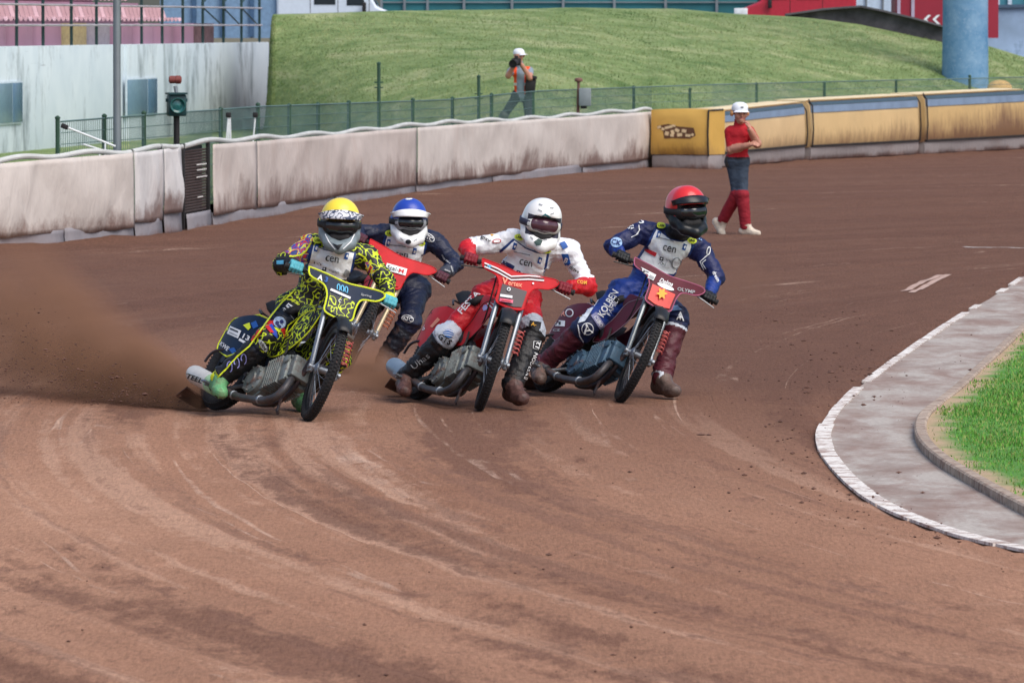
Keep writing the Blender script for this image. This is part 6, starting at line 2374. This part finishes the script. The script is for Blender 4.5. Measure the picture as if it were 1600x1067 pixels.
P_(rr_, [(1046, 478), (1058, 477), (1066, 484), (1048, 486)], mat('patch_sky2', S(120, 150, 190), .5))
T_(rr_, 'A', 1063, 494, 13, 4, INKW, bold=.0)
P_(rr_, ell(1063, 494, 1.5, 6), INKW)
T_(rr_, 'SI', 860, 527, 9, -24, mat('patch_sky', S(120, 160, 210), .5), width=13)
# yellow
dress_bib(ry['o'], ry['bv'], ry['base'], [(490, 384), (506, 391), (523, 394), (538, 392), (553, 396), (550, 410), (544, 436), (520, 438), (482, 416)], None, 10, (519, 405), [(496, 376), (550, 388)], [(494, 388), (541, 400)], None, '')
T_(ry, 'Jvic', 497, 412, 5, 10, INK, width=16)
P_(ry, [(536, 430), (540, 420), (546, 424), (543, 436)], INKG, .017)
P_(ry, rect(438, 410, 11, 6, -2), CYAN)
P_(ry, line_poly([(486, 379), (478, 392), (470, 398), (462, 400), (452, 401)], 2.4), FLUO, .012)
P_(ry, line_poly([(560, 396), (570, 402), (576, 412), (572, 420)], 2.2), FLUO, .012)
P_(ry, [(570, 410), (577, 408), (586, 422), (582, 432), (574, 424)], CAMOM, .012)
P_(ry, rect(455, 481, 16, 7, 38), INKW); P_(ry, rect(455, 481, 13, 1.4, 38), RM[3], .014)
T_(ry, '*', 444, 484, 6, 20, INKW)
P_(ry, ell(437, 504, 10, 9, 30), mat('skull', S(150, 170, 196), .5, var=.5, scale=60)); P_(ry, ell(440, 503, 3, 3), INKN, .014); P_(ry, ell(433, 505, 3, 3), INKN, .014); P_(ry, rect(436, 510, 6, 4, 30), INKN, .014)
P_(ry, line_poly([(452, 490), (459, 500)], .9), INKG)
P_(ry, [(418, 509), (425, 506), (432, 518), (434, 530), (426, 522)], mat('yblue', S(36, 70, 170), .5))
P_(ry, [(414, 510), (420, 508), (428, 520), (422, 520)], INKR, .012)
P_(ry, ell(411, 540, 4, 11, -32), mat('knee_silver', S(166, 170, 172), .4, var=.2, scale=40)); T_(ry, 'VRM', 411, 540, 4, 58, INK, lift=.015, width=14)
for k in range(3):
    q = [(359 + 11 * k + 4 * math.sin(t), 573 - 6 * k + 8 * math.cos(t) * (1 if t < 4.7 else .4)) for t in np.linspace(.2, 5.6, 12)]
    P_(ry, line_poly(q, 1.5), mat('ink_lilac', S(140, 140, 200), .6), .011, 4)
# outline piping down the right leg
P_(ry, line_poly([(462, 452), (440, 474), (424, 494), (405, 520), (390, 541), (372, 556), (352, 578), (340, 590)], 2.2), FLUO, .014, 4)
P_(ry, line_poly([(470, 486), (466, 496), (450, 508), (446, 520)], 2.0), FLUO, .012, 4)
P_(ry, [(398, 512), (414, 497), (420, 500), (404, 526), (394, 534), (390, 530)], YM[5], .009, 4)
# blue
dress_bib(rb['o'], rb['bv'], rb['base'], [(606, 365), (622, 375), (640, 380), (655, 378), (664, 380), (660, 400), (654, 420), (634, 418), (600, 396), (602, 380)], None, 8, (627, 399), [(609, 365), (657, 380)], [(607, 379), (647, 393)], (606, 401), '')
P_(rb, ell(669, 371, 11, 6, 28), INKW); P_(rb, ell(669, 371, 9.6, 4.8, 28), BM_[0], .012); T_(rb, 'KTC', 669, 371, 6, 30, INKW, lift=.016, width=14)
P_(rb, ell(637, 498, 9.5, 6, 14), INKW); P_(rb, ell(637, 498, 8.2, 4.8, 14), BM_[0], .012); T_(rb, 'KTC', 637, 498, 6, 14, INKW, lift=.016, width=13)
P_(rb, ell(651, 415, 5, 8, 20), INKG, .017); P_(rb, ell(651, 415, 3.8, 6.4, 20), WBIB, .020)
for q in ((693, 402, 60), (700, 409, 40), (706, 420, 75), (699, 423, 20)):
    P_(rb, rect(q[0], q[1], 9, 2.2, q[2]), INKG)
T_(rb, 'lie', 609, 350, 4, -20, INKW, width=6)
# ---- helmets
def hpoly(r, poly, m, lift=.004, peak=False):
    o, b, pk, bp = r['helmet']
    return put_poly(poly, [bp if peak and bp else b], m, pk if peak and pk else o, r['base'], lift, 3.0, 'decal')
def htext(r, body, px, py, h, ang, m, peak=False, **k):
    o, b, pk, bp = r['helmet']
    return put_text(body, px, py, h, ang, [bp if peak and bp else b], m, pk if peak and pk else o, r['base'], k.pop('lift', .006), **k)
for q in ((845, 320, 6, 2, 14), (862, 325, 6, 2, 4), (844, 329, 7, 1.4, 30), (863, 334, 6, 1.4, -18)):
    hpoly(rw, rect(*q), INKG)
hpoly(rw, [(845, 339), (852, 334), (862, 340), (857, 340), (852, 337)], mat('ink_teal', S(30, 110, 120), .5))
hpoly(rw, [(834, 378), (841, 373), (848, 376), (845, 383), (838, 384)], mat('ink_pine', S(60, 80, 76), .5))
hpoly(rw, rect(831, 372, 6, 2, 40), INKG); hpoly(rw, rect(852, 375, 6, 2, -14), INKG)
hpoly(rr_, rect(1076, 315, 16, 2, 8), INKW, .006, True)
hpoly(rb, ell(638, 308, 9, 4.5), INKW); hpoly(rb, ell(638, 308, 6, 2.8), HB, .008)
hpoly(rb, rect(629, 323, 5, 1.4, 20), INKG, peak=True); hpoly(rb, rect(645, 325, 5, 1.4, -10), INKG, peak=True)
hpoly(rb, ell(638, 378, 4.5, 3.5), INK); hpoly(rb, rect(628, 374, 6, 1.6, 36), INKG); hpoly(rb, rect(649, 375, 6, 1.6, -30), INKG)
hpoly(ry, [(519, 380), (527, 383), (536, 381), (528, 391)], INK); hpoly(ry, line_poly([(508, 366), (514, 378), (524, 390)], 1.6), INKW); hpoly(ry, line_poly([(554, 366), (548, 378), (536, 389)], 1.6), INKW)
# ---- bikes
def bt(bk, which, part, body, px, py, h, ang, m, **k):
    B = BIKES[bk]
    return put_text(body, px, py, h, ang, B[which], m, B[part], B['inv'], k.pop('lift', .008), **k)
def bp_(bk, which, part, poly, m, lift=.006, maxe=6):
    B = BIKES[bk]
    return put_poly(poly, B[which], m, B[part], B['inv'], lift, maxe, 'decal')
bt('yellow', 'cowl', 'cw', 'A', 500.5, 434, 8.5, 16, INKW, bold=.04); bt('yellow', 'cowl', 'cw', '3', 510, 437, 8.5, 16, INKB, bold=.04)
for k in range(3):
    q = [(529 + 6 * k + 2.2 * math.sin(t), 449 + 2 * k + 5 * math.cos(t)) for t in np.linspace(.3, 5.4, 10)]
    bp_('yellow', 'cowl', 'cw', line_poly(q, 1.7), CYAN, .007, 4)
bp_('yellow', 'cowl', 'cw', rect(532, 459, 34, 3.6, 24), INKW)
bt('yellow', 'cowl', 'cw', 'Spring', 572, 462, 4.5, 12, INKG, width=17)
bt('yellow', 'cowl', 'cw', 'C', 531, 470, 5, 16, INKW)
bt('yellow', 'side', 'sp', 'KWE', 351, 541, 7, 38, INKW, width=16)
bp_('yellow', 'side', 'sp', rect(366, 519, 19, 13, 24), INKW); bp_('yellow', 'side', 'sp', rect(366, 516, 14, 2.2, 24), INK, .009); bp_('yellow', 'side', 'sp', rect(365, 522, 14, 1.6, 24), INKG, .009)
bt('yellow', 'side', 'sp', '13', 385, 527, 8, 28, INKW, width=11); bp_('yellow', 'side', 'sp', rect(379, 533, 12, 4, 30), INKW)
bp_('yellow', 'side', 'sp', [(357, 545), (366, 543), (372, 553), (366, 556)], INKB)
bp_('yellow', 'side', 'sp', [(342, 524), (350, 507), (358, 512), (351, 524)], FLUO, .006)
bp_('yellow', 'side', 'sp', [(392, 505), (400, 501), (404, 510), (396, 514)], INKB)
bp_('yellow', 'side', 'sp', [(380, 508), (390, 504), (392, 512), (388, 516)], FLUO)
bt('yellow', 'sil', 'silo', 'STEEL', 301, 590, 8, 20, INK, lift=.006, width=32, italic=.15)
# white bike
for e, m_ in ((0, INKW), (3.2, BLACKP), (5.6, INKW)):
    bp_('white', 'cowl', 'cw', line_poly([(757, 411 + e), (778, 420 + e), (799, 432 + e), (826, 431 + e), (850, 433 + e)], 1.8), m_, .007, 6)
bt('white', 'cowl', 'cw', 'V', 789, 439, 10, 8, mat('ink_peach', S(232, 140, 110), .5), bold=.03)
bt('white', 'cowl', 'cw', 'ertex', 805, 444, 7, 10, mat('ink_peach', S(232, 140, 110), .5), width=22)
bp_('white', 'cowl', 'cw', ell(795, 452, 3, 3), INKW, .009); bp_('white', 'cowl', 'cw', ell(795, 452, 1.5, 1.5), INK, .012)
bp_('white', 'cowl', 'cw', ell(833, 443, 1.5, 1.5), INKW, .009)
bp_('white', 'cowl', 'cw', [(762, 413), (768, 415), (766, 426), (761, 422)], CYAN, .007)
bp_('white', 'cowl', 'cw', rect(791, 463, 19, 4, 8), INKW, .014); bp_('white', 'cowl', 'cw', rect(791, 470, 21, 5, 8), mat('ink_pink', S(222, 100, 130), .5), .014)
bp_('white', 'cowl', 'cw', rect(791, 470, 15, 1.4, 8), INKR, .018)
bt('white', 'side', 'sp', '5', 662, 512, 8, 0, INKW); bt('white', 'side', 'sp', 'rjn', 670, 489, 5, 0, INK, width=10)
bp_('white', 'side', 'sp', [(672, 510), (684, 496), (688, 500), (676, 512)], mat('ink_peach', S(232, 140, 110), .5))
bp_('white', 'side', 'fcov', [(752, 478), (760, 476), (764, 483), (756, 486)], mat('ink_lilac2', S(170, 160, 210), .5))
bp_('white', 'side', 'fcov', line_poly([(762, 474), (770, 482)], 2), INKW); bp_('white', 'side', 'fcov', line_poly([(766, 471), (774, 478)], 2), INKW)
# red bike
bp_('red', 'cowl', 'cw', rect(1011, 428, 27, 10, 27), INKW, .008); bt('red', 'cowl', 'cw', 'SPT', 1006, 425, 6, 27, INK, lift=.013, width=15, bold=.02); bp_('red', 'cowl', 'cw', rect(1018, 433, 8, 4, 27), INKG, .012)
bt('red', 'cowl', 'cw', 'Delma', 1041, 441, 6.5, 20, INKW, width=22, italic=.3)
bp_('red', 'cowl', 'cw', ell(1040, 448, 14, 3.6, 22), INKW, .008)
bt('red', 'cowl', 'cw', 'OLYMP', 1072, 454, 5.5, 12, INKG, width=28)
q = [(1034 + (9 if i % 2 == 0 else 4.5) * math.cos(i * math.pi / 6), 459 + (10 if i % 2 == 0 else 5) * math.sin(i * math.pi / 6)) for i in range(12)]
bp_('red', 'cowl', 'cw', q, INKY, .016)
bp_('red', 'side', 'sp', rect(873, 505, 20, 9, 4), INKW); bp_('red', 'side', 'sp', rect(869, 505, 3, 5, 4), INK, .010); bp_('red', 'side', 'sp', rect(875, 505, 3, 5, 4), INK, .010)
bp_('red', 'side', 'sp', ell(890, 489, 6.5, 6.5), INKW); bp_('red', 'side', 'sp', ell(890, 489, 4.8, 4.8), MAROON, .010)
bt('red', 'side', 'sp', 'HR', 876, 490, 8, 0, mat('ink_peach', S(232, 140, 110), .5), width=16)
bt('red', 'side', 'sp', 'cz', 870, 516, 4, 0, INKG, width=12)
bp_('red', 'side', 'sp', [(902, 496), (912, 492), (908, 500), (900, 504)], INKY)
# blue bike
bp_('blue', 'cowl', 'cw', rect(619, 421, 33, 11, 16), INKW, .008); bt('blue', 'cowl', 'cw', 'Stal-', 614, 419.5, 6.5, 16, INK, lift=.013, width=18, bold=.005); bt('blue', 'cowl', 'cw', 'M', 627, 423.5, 6, 16, INKR, lift=.013, width=8, bold=.01)
bt('blue', 'cowl', 'cw', 'a', 610, 443, 7, 10, INKY)
# logo on the yellow end cushion
ca, cb, t_, n_, HC, root, X = CUSHION_FRAME
cbv = [mesh_bvh(cushion, Matrix.Translation(Vector(tuple(root.location))))]
LOGOC = mat('logo_cream', S(214, 190, 150), .6)
put_poly([(1027, 197), (1044, 194), (1060, 198), (1084, 200), (1087, 212), (1078, 217), (1050, 216), (1038, 217), (1036, 205)], cbv, mat('logo_brown', S(96, 64, 44), .6), cushion, Vector(tuple(root.location)), .006, 6, 'logo')
for q in ((1030, 199, 6, 4, -20), (1036, 202, 5, 4, 10), (1045, 199, 12, 4, -14), (1053, 197, 5, 3, 20), (1042, 209, 6, 6, 15), (1051, 207, 5, 7, -20), (1050, 212, 6, 4, 10), (1058, 204, 7, 5, 30), (1062, 211, 8, 5, -8), (1069, 205, 7, 5, 12), (1075, 212, 8, 4, 5), (1082, 211, 4, 4, 25)):
    put_poly(rect(*q), cbv, LOGOC, cushion, Vector(tuple(root.location)), .010, 6, 'logo_stroke')

# ------------------------------------------------------------------ the man in red on the track and the photographer
SKIN = mat('skin', S(186, 132, 112), .5, var=.08, scale=20)
def head_prims(c, fw, up, r=1.0, cap=True):
    x = nrm(np.cross(fw, up))
    g = lambda a, f, u: c + x * a * r + fw * f * r + up * u * r
    P = [Prim(g(0, -.02, .03), g(0, .015, .03), .088 * r, .086 * r, 'head', k=.03), Prim(g(0, .03, -.05), g(0, .05, -.085), .06 * r, .045 * r, 'head', k=.03),
         Prim(g(0, .098, .0), g(0, .112, -.028), .010 * r, .016 * r, 'nose', k=.012), Prim(g(-.03, .088, .02), g(.03, .088, .02), .016 * r, .016 * r, 'head', k=.015), Prim(g(-.02, .09, -.06), g(.02, .09, -.06), .010 * r, .010 * r, 'lip', k=.008),
         Prim(g(0, .085, -.09), g(0, .086, -.092), .022 * r, .022 * r, 'head', k=.02)]
    for s in (-1, 1):
        P += [Prim(g(s * .088, -.012, .012), g(s * .09, -.015, -.022), .014 * r, .011 * r, 'ear', k=.006), Prim(g(s * .034, .096, .006), g(s * .036, .096, .006), .0095 * r, .0095 * r, 'eye', k=.003),
              Prim(g(s * .055, .06, -.025), g(s * .05, .06, -.03), .03 * r, .03 * r, 'head', k=.02)]
    return P
def make_hand(parent, base, wrist, d, nrm_, material, curl=.5, r=1.0):
    d = nrm(d); n = nrm(np.asarray(nrm_) - d * np.dot(nrm_, d)); x = np.cross(d, n)
    P = [Prim(wrist, wrist + d * .03, .026 * r, .028 * r, 'p', k=.01)]
    for a in (-.024, -.008, .008, .024):
        P.append(Prim(wrist + d * .02 + x * a * .6, wrist + d * .085 + x * a, .015, .0125, 'p', k=.012))
        b0 = wrist + d * .085 + x * a
        ln = .075 - abs(a - .004) * .6
        b1 = b0 + (d * math.cos(curl) + n * math.sin(curl)) * ln * .5
        b2 = b1 + (d * math.cos(2 * curl) + n * math.sin(2 * curl)) * ln * .5
        P += [Prim(b0, b1, .0105, .0095, 'p', k=.003), Prim(b1, b2, .0095, .008, 'p', k=.003)]
    t0 = wrist + d * .03 + x * .028
    t1 = t0 + nrm(d + x * .8) * .035
    P += [Prim(t0, t1, .014, .011, 'p', k=.008), Prim(t1, t1 + nrm(d + x * .2 + n * .4) * .03, .0105, .009, 'p', k=.004)]
    return soft('hand', P, lambda tg, t, c: np.zeros(len(t), int), [material], .005, .01, base, parent)

Y0 = gnd(1165, 366)[1]
A_ = lambda px, py, dd=0.0: at(px, py, Y0 + dd)
hc = A_(1156, 177, -.02)
fw = nrm([.25, -1, -.08])
J = dict(shR=A_(1139, 206, .02), shL=A_(1172, 205, .0), elR=A_(1142, 234, -.05), wrR=A_(1170, 227, -.22), elL=A_(1183, 225, -.08), wrL=A_(1172, 203, -.22), pel=A_(1152, 250, .03),
         hipR=A_(1145, 252, .03), hipL=A_(1159, 252, .03), knR=A_(1152, 303, .02), anR=A_(1128, 346, .22), knL=A_(1160, 305, -.05), anL=A_(1165, 353, -.02), neck=A_(1156, 189, .0), belly=np.array([0, -.02, 0]))
J['extra'] = head_prims(hc, fw, nrm(UP + fw * .08)) + [Prim(A_(1156, 192), hc - UP * .05, .058, .056, 'headneck', k=.02)]
OM = [leather('polo_red', S(176, 22, 36), dirt=.0, rough=.8), SKIN, leather('jeans', S(54, 66, 82), dirt=.05, rough=.85), leather('gaiter_red', S(142, 30, 44), dirt=.08, rough=.85), mat('lip', S(160, 92, 84), .5), mat('eye_dark', S(40, 32, 30), .3), leather('belt_dark', S(28, 26, 34), dirt=0)]
def to(tg, t, c):
    if tg in ('head', 'nose', 'ear', 'headneck'): return np.full(len(t), 1)
    if tg == 'lip': return np.full(len(t), 4)
    if tg == 'eye': return np.full(len(t), 5)
    if tg in ('torso', 'pelvis'): return np.where(c[:, 2] > J['pel'][2] + .035, 0, np.where(c[:, 2] > J['pel'][2] + .0, 6, 2))
    if tg in ('yoke', 'neck'): return np.full(len(t), 0)
    if tg.startswith('uarm'): return band(t, [.88], [0, 1])
    if tg.startswith('farm'): return np.full(len(t), 1)
    if tg == 'pelvis': return np.where(c[:, 2] > J['pel'][2] + .05, 6, 2)
    if tg.startswith('thigh'): return band(t, [.88], [2, 3])
    return np.full(len(t), 3)
base = np.array([J['pel'][0], J['pel'][1], 0.0])
man, mb_ = make_person('man in red polo shirt and white cap walking on the track with folded arm', J, to, OM, base, .86, .011, .008, 41, None, True, 1.25)
make_hand(man, base, J['wrR'], J['wrR'] - J['elR'], (0, .3, -.3), SKIN, .5)
make_hand(man, base, J['wrL'], np.array([-.3, .1, 1]), (-.6, .3, 0), SKIN, .7)
SHOE = [leather('shoe_tan', S(190, 176, 160), dirt=.2), leather('shoe_tan2', S(200, 188, 172), dirt=.2), mat('shoe_sole', S(224, 220, 212), .7)]
make_boot(man, base, J['knR'], J['anR'], nrm([.55, -.2, -.85]), nrm([-.8, .1, -.55]), SHOE, .97)
make_boot(man, base, J['knL'], J['anL'], nrm([.95, -.35, -.05]), (0, 0, -1), SHOE, .97)
def make_cap(parent, base, c, fw, up, material, r=1.0, brim=.07):
    x = nrm(np.cross(fw, up))
    m = MB(lambda p: c + x * p[0] * r + fw * p[1] * r + up * p[2] * r - np.asarray(base))
    prof = [(.101, .035), (.103, .06), (.098, .085), (.082, .112), (.05, .13), (.004, .136)]
    m.lathe((0, -.005, 0), (0, 0, 1), prof, 22)
    cp = m.build('cap', material, parent, sharp=60)
    m = MB(lambda p: c + x * p[0] * r + fw * p[1] * r + up * p[2] * r - np.asarray(base))
    G = np.zeros((11, 4, 3))
    for i in range(11):
        a = (i / 10 - .5) * 2 * 1.0
        for j in range(4):
            rr = .098 + brim * j / 3 * math.cos(a * .9)
            G[i, j] = (math.sin(a) * rr, math.cos(a) * rr, .045 - .012 * a * a - .018 * j / 3)
    m.grid(G)
    o = m.build('brim', material, cp, sharp=None)
    md = o.modifiers.new('thick', 'SOLIDIFY'); md.thickness = .006
    return cp
CAPW = mat('cap_white', S(226, 230, 238), .7, var=.05)
cp = make_cap(man, base, hc, fw, nrm(UP + fw * .08), CAPW, 1.04, .05)
m = MB(off(base)); m.bbox(hc + fw * .10 + UP * .085, (.035, .012, .03), frame_from(fw), .2); m.build('cap_badge', DARK, cp)
# ear defenders
x = nrm(np.cross(fw, UP))
em = mat('ear_tan', S(206, 150, 96), .5)
for s in (-1, 1):
    m = MB(off(base)); m.lathe(hc + x * s * .092 - fw * .01 - UP * .005, x * s, [(.03, 0), (.036, .006), (.036, .022), (.02, .032)], 14); m.build('ear_defender', em, man)
m = MB(off(base)); m.bbox(J['pel'] + np.array([-.12, -.06, -.02]), (.07, .05, .13), None, .2); m.build('belt_pouch', DARK, man)

Y0p = 118.5
A_ = lambda px, py, dd=0.0: at(px, py, Y0p + dd)
hc = A_(811, 88)
fw = nrm([-.12, -1, -.05])
J = dict(shR=A_(797, 112, .0), shL=A_(829, 111, .02), elR=A_(794, 119, -.22), wrR=A_(803, 103, -.3), elL=A_(828, 122, -.2), wrL=A_(814, 100, -.3), pel=A_(815, 149, .03),
         hipR=A_(808, 150, .03), hipL=A_(823, 150, .03), knR=A_(788, 180, .0), anR=A_(770, 216, .1), knL=A_(826, 186, -.05), anL=A_(824, 224, .0), neck=A_(812, 100, .0), belly=np.array([0, -.01, 0]))
J['extra'] = head_prims(hc, fw, UP) + [Prim(A_(812, 104), hc - UP * .05, .056, .054, 'headneck', k=.02)]
VM = [leather('tee_grey', S(132, 146, 160), dirt=0, rough=.85), SKIN, leather('shorts_grey', S(48, 52, 60), dirt=.0, rough=.85), mat('lip', S(160, 92, 84), .5), mat('eye_dark', S(40, 32, 30), .3), leather('trouser_grey', S(92, 98, 94), dirt=.0, rough=.85), mat('vest_orange', S(250, 84, 30), .7, var=.06), mat('vest_silver', S(220, 214, 206), .4)]
def tp(tg, t, c):
    if tg in ('head', 'nose', 'ear', 'headneck'): return np.full(len(t), 1)
    if tg == 'lip': return np.full(len(t), 3)
    if tg == 'eye': return np.full(len(t), 4)
    if tg in ('torso', 'yoke'):
        lat = np.abs(c[:, 0] - J['pel'][0] + .02)
        return np.where((lat > .07) & (c[:, 2] > J['pel'][2] + .02), np.where(np.abs(c[:, 2] - J['pel'][2] - .2) < .025, 7, 6), 0)
    if tg == 'neck': return np.full(len(t), 0)
    if tg.startswith('uarm'): return band(t, [.6], [0, 1])
    if tg.startswith('farm'): return np.full(len(t), 1)
    if tg == 'pelvis' or tg.startswith('thigh'): return np.full(len(t), 2)
    return np.full(len(t), 5)
base = np.array([J['pel'][0], J['pel'][1], .35])
pho, pb = make_person('photographer in orange vest and white cap aiming a black camera behind the fence', J, tp, VM, base, .86, .012, .006, 51, None, True, 1.2)
make_hand(pho, base, J['wrR'], np.array([.5, -.3, .6]), (.3, -.5, 0), SKIN, .6)
make_hand(pho, base, J['wrL'], np.array([-.5, -.3, .5]), (-.3, -.5, 0), SKIN, .6)
make_boot(pho, base, J['knR'], J['anR'], nrm([-.5, -.8, 0]), (0, 0, -1), [DARK, DARK, DARK], .97)
make_boot(pho, base, J['knL'], J['anL'], nrm([.2, -.9, 0]), (0, 0, -1), [DARK, DARK, DARK], .97)
make_cap(pho, base, hc, nrm([.9, -.5, 0]), UP, CAPW, 1.04, .06)
# camera with long lens
cc = A_(807, 97, -.36)
root = thing('camera', 'black camera with long lens held to the photographer face', 'camera', tuple(cc))
X = off(cc)
m = MB(X); m.bbox(cc, (.17, .09, .14), None, .2); m.bbox(cc + np.array([0, 0, .085]), (.07, .08, .05), None, .25); m.bbox(cc + np.array([-.07, -.04, -.01]), (.04, .06, .13), None, .3); m.build('camera_body', DARK, root)
m = MB(X); m.lathe(cc + np.array([0, -.04, -.005]), nrm([-.25, -1, -.12]), [(.045, 0), (.048, .06), (.052, .10), (.062, .16), (.07, .22), (.078, .28), (.072, .285), (.065, .25)], 20); m.build('lens_barrel', DARK, root)
# shoulder bag
sc_ = A_(829, 133, -.12)
root = thing('camera_bag', 'black shoulder bag hanging at the photographer hip', 'bag', tuple(sc_))
X = off(sc_)
m = MB(X); m.bbox(sc_, (.19, .16, .26), rotax([0, 1, 0], .12), .25); m.build('bag_body', DARK, root)
m = MB(X); m.bbox(sc_ + np.array([.02, -.03, .14]), (.2, .17, .06), rotax([0, 1, 0], .12), .3); m.build('bag_flap', DARK, root)
m = MB(X); m.tube([sc_ + np.array([-.06, 0, .14]), A_(824, 112, -.12), A_(818, 104, -.06)], .012, 6); m.build('strap', DARK, root)

# ------------------------------------------------------------------ dust thrown by the rear wheels
def dust(label, c, radii, rot, dens, seed, col=S(196, 148, 124)):
    bm = bmesh.new()
    bmesh.ops.create_icosphere(bm, subdivisions=3, radius=1.0)
    me = bpy.data.meshes.new('dust_cloud')
    bm.to_mesh(me); bm.free()
    o = stuff(link('dust_cloud', me))
    tag(o, label, 'dust')
    o.location = c
    o.scale = radii
    o.rotation_euler = rot
    mt = bpy.data.materials.new('dust_%d' % seed)
    mt.use_nodes = True
    n, l = mt.node_tree.nodes, mt.node_tree.links
    n.remove(n['Principled BSDF'])
    pv = n.new('ShaderNodeVolumePrincipled')
    pv.inputs['Color'].default_value = col
    pv.inputs['Anisotropy'].default_value = 0.2
    tc = n.new('ShaderNodeTexCoord')
    gr = n.new('ShaderNodeTexGradient'); gr.gradient_type = 'SPHERICAL'
    l.new(tc.outputs['Object'], gr.inputs['Vector'])
    nz = n.new('ShaderNodeTexNoise'); nz.inputs['Scale'].default_value = 2.4; nz.inputs['Detail'].default_value = 4
    l.new(tc.outputs['Object'], nz.inputs['Vector'])
    rp = n.new('ShaderNodeMapRange'); rp.inputs['From Min'].default_value = .3; rp.inputs['From Max'].default_value = .75
    l.new(nz.outputs['Fac'], rp.inputs['Value'])
    m1 = n.new('ShaderNodeMath'); m1.operation = 'MULTIPLY'
    l.new(gr.outputs['Fac'], m1.inputs[0]); l.new(rp.outputs['Result'], m1.inputs[1])
    m2 = n.new('ShaderNodeMath'); m2.operation = 'MULTIPLY'; m2.inputs[1].default_value = dens
    l.new(m1.outputs[0], m2.inputs[0])
    l.new(m2.outputs[0], pv.inputs['Density'])
    l.new(pv.outputs['Volume'], n['Material Output'].inputs['Volume'])
    me.materials.append(mt)
    return o
def plume(label, a, b, r0, r1, dens, seed, col=S(198, 146, 116)):
    """spreading cone of dust from a to b; local x runs along it"""
    a, b = np.asarray(a, float), np.asarray(b, float)
    L = np.linalg.norm(b - a)
    m = MB()
    m.lathe((0, 0, 0), (1, 0, 0), [(r0 + (r1 - r0) * q, L * q) for q in np.linspace(0, 1, 7)], 20)
    me = bpy.data.meshes.new('dust_plume')
    me.from_pydata(m.v, [], m.f)
    o = tag(stuff(link('dust_plume', me)), label, 'dust')
    x = (b - a) / L
    R = np.stack([x, nrm(np.cross(UP, x)), np.cross(x, nrm(np.cross(UP, x)))], 1)
    o.matrix_world = Matrix.Translation(Vector(a)) @ Matrix(R.tolist()).to_4x4()
    mt = bpy.data.materials.new('plume_%d' % seed)
    mt.use_nodes = True
    n, l = mt.node_tree.nodes, mt.node_tree.links
    n.remove(n['Principled BSDF'])
    pv = n.new('ShaderNodeVolumePrincipled')
    pv.inputs['Color'].default_value = col
    tc = n.new('ShaderNodeTexCoord')
    sp = n.new('ShaderNodeSeparateXYZ'); l.new(tc.outputs['Object'], sp.inputs[0])
    def mth(op, p, q=None, clamp=False):
        k = n.new('ShaderNodeMath'); k.operation = op; k.use_clamp = clamp
        for i, v in enumerate((p, q)):
            if v is None: continue
            if hasattr(v, 'is_linked'): l.new(v, k.inputs[i])
            else: k.inputs[i].default_value = v
        return k.outputs[0]
    u = mth('DIVIDE', sp.outputs[0], L)
    rad = mth('SQRT', mth('ADD', mth('MULTIPLY', sp.outputs[1], sp.outputs[1]), mth('MULTIPLY', sp.outputs[2], sp.outputs[2])))
    edge = mth('SUBTRACT', 1.0, mth('DIVIDE', rad, mth('ADD', r0, mth('MULTIPLY', u, r1 - r0))), True)
    fade = mth('POWER', mth('SUBTRACT', 1.0, u, True), 0.8)
    thin = mth('DIVIDE', r0, mth('ADD', r0, mth('MULTIPLY', u, (r1 - r0) * 0.30)))
    nz = n.new('ShaderNodeTexNoise'); nz.inputs['Scale'].default_value = 3.2; nz.inputs['Detail'].default_value = 5
    l.new(tc.outputs['Object'], nz.inputs['Vector'])
    rp = n.new('ShaderNodeMapRange'); rp.inputs['From Min'].default_value = .32; rp.inputs['From Max'].default_value = .7
    l.new(nz.outputs['Fac'], rp.inputs['Value'])
    d = mth('MULTIPLY', mth('MULTIPLY', mth('MULTIPLY', edge, fade), mth('MULTIPLY', thin, rp.outputs['Result'])), dens)
    l.new(d, pv.inputs['Density'])
    l.new(pv.outputs['Volume'], n['Material Output'].inputs['Volume'])
    me.materials.append(mt)
    return o
y = BIKES['yellow']['W']([-1.45, 0, .02])
y[2] = max(y[2], .06)
plume('thick brown dust plume thrown left from the leading motorcycle rear wheel', y, at(-60, 470, y[1] + 3.0), .12, .85, 26.0, 1)
plume('low dark dust skirt trailing along the shale left of the leading motorcycle', y + np.array([0, .1, .0]), at(70, 585, y[1] + 1.2), .10, .34, 16.0, 5)
w_ = BIKES['white']['W']([-1.45, 0, .02]); w_[2] = max(w_[2], .06)
plume('dust plume behind the rear wheel of the bright red motorcycle', w_, at(520, 560, w_[1] + 2.0), .10, .40, 16.0, 3)
r_ = BIKES['red']['W']([-1.6, 0, .1])
dust('faint dust puff between the red helmet rider and the man on the track', (1.75, 48.6, .75), (.32, 1.0, .22), (0, 0, 0), 1.5, 4)
# flying grains in the plume
r = np.random.default_rng(77)
P = []; Rd = []
for i in range(2600):
    s_ = r.uniform(0, 1) ** .7
    q = np.array([y[0] - .15 - 1.6 * s_, y[1] + .1 + 1.0 * s_, .03 + .5 * s_ * r.uniform(0, 1.2)]) + r.normal(0, .06 + .2 * s_, 3) * np.array([1, 1, .5])
    if q[2] > .01:
        P.append(q); Rd.append(.0034 * r.lognormal(0, .6))
clods('flying_shale', np.array(P), Rd, 'fine shale grains flying from the leading motorcycle rear wheel', MATS['clod'])
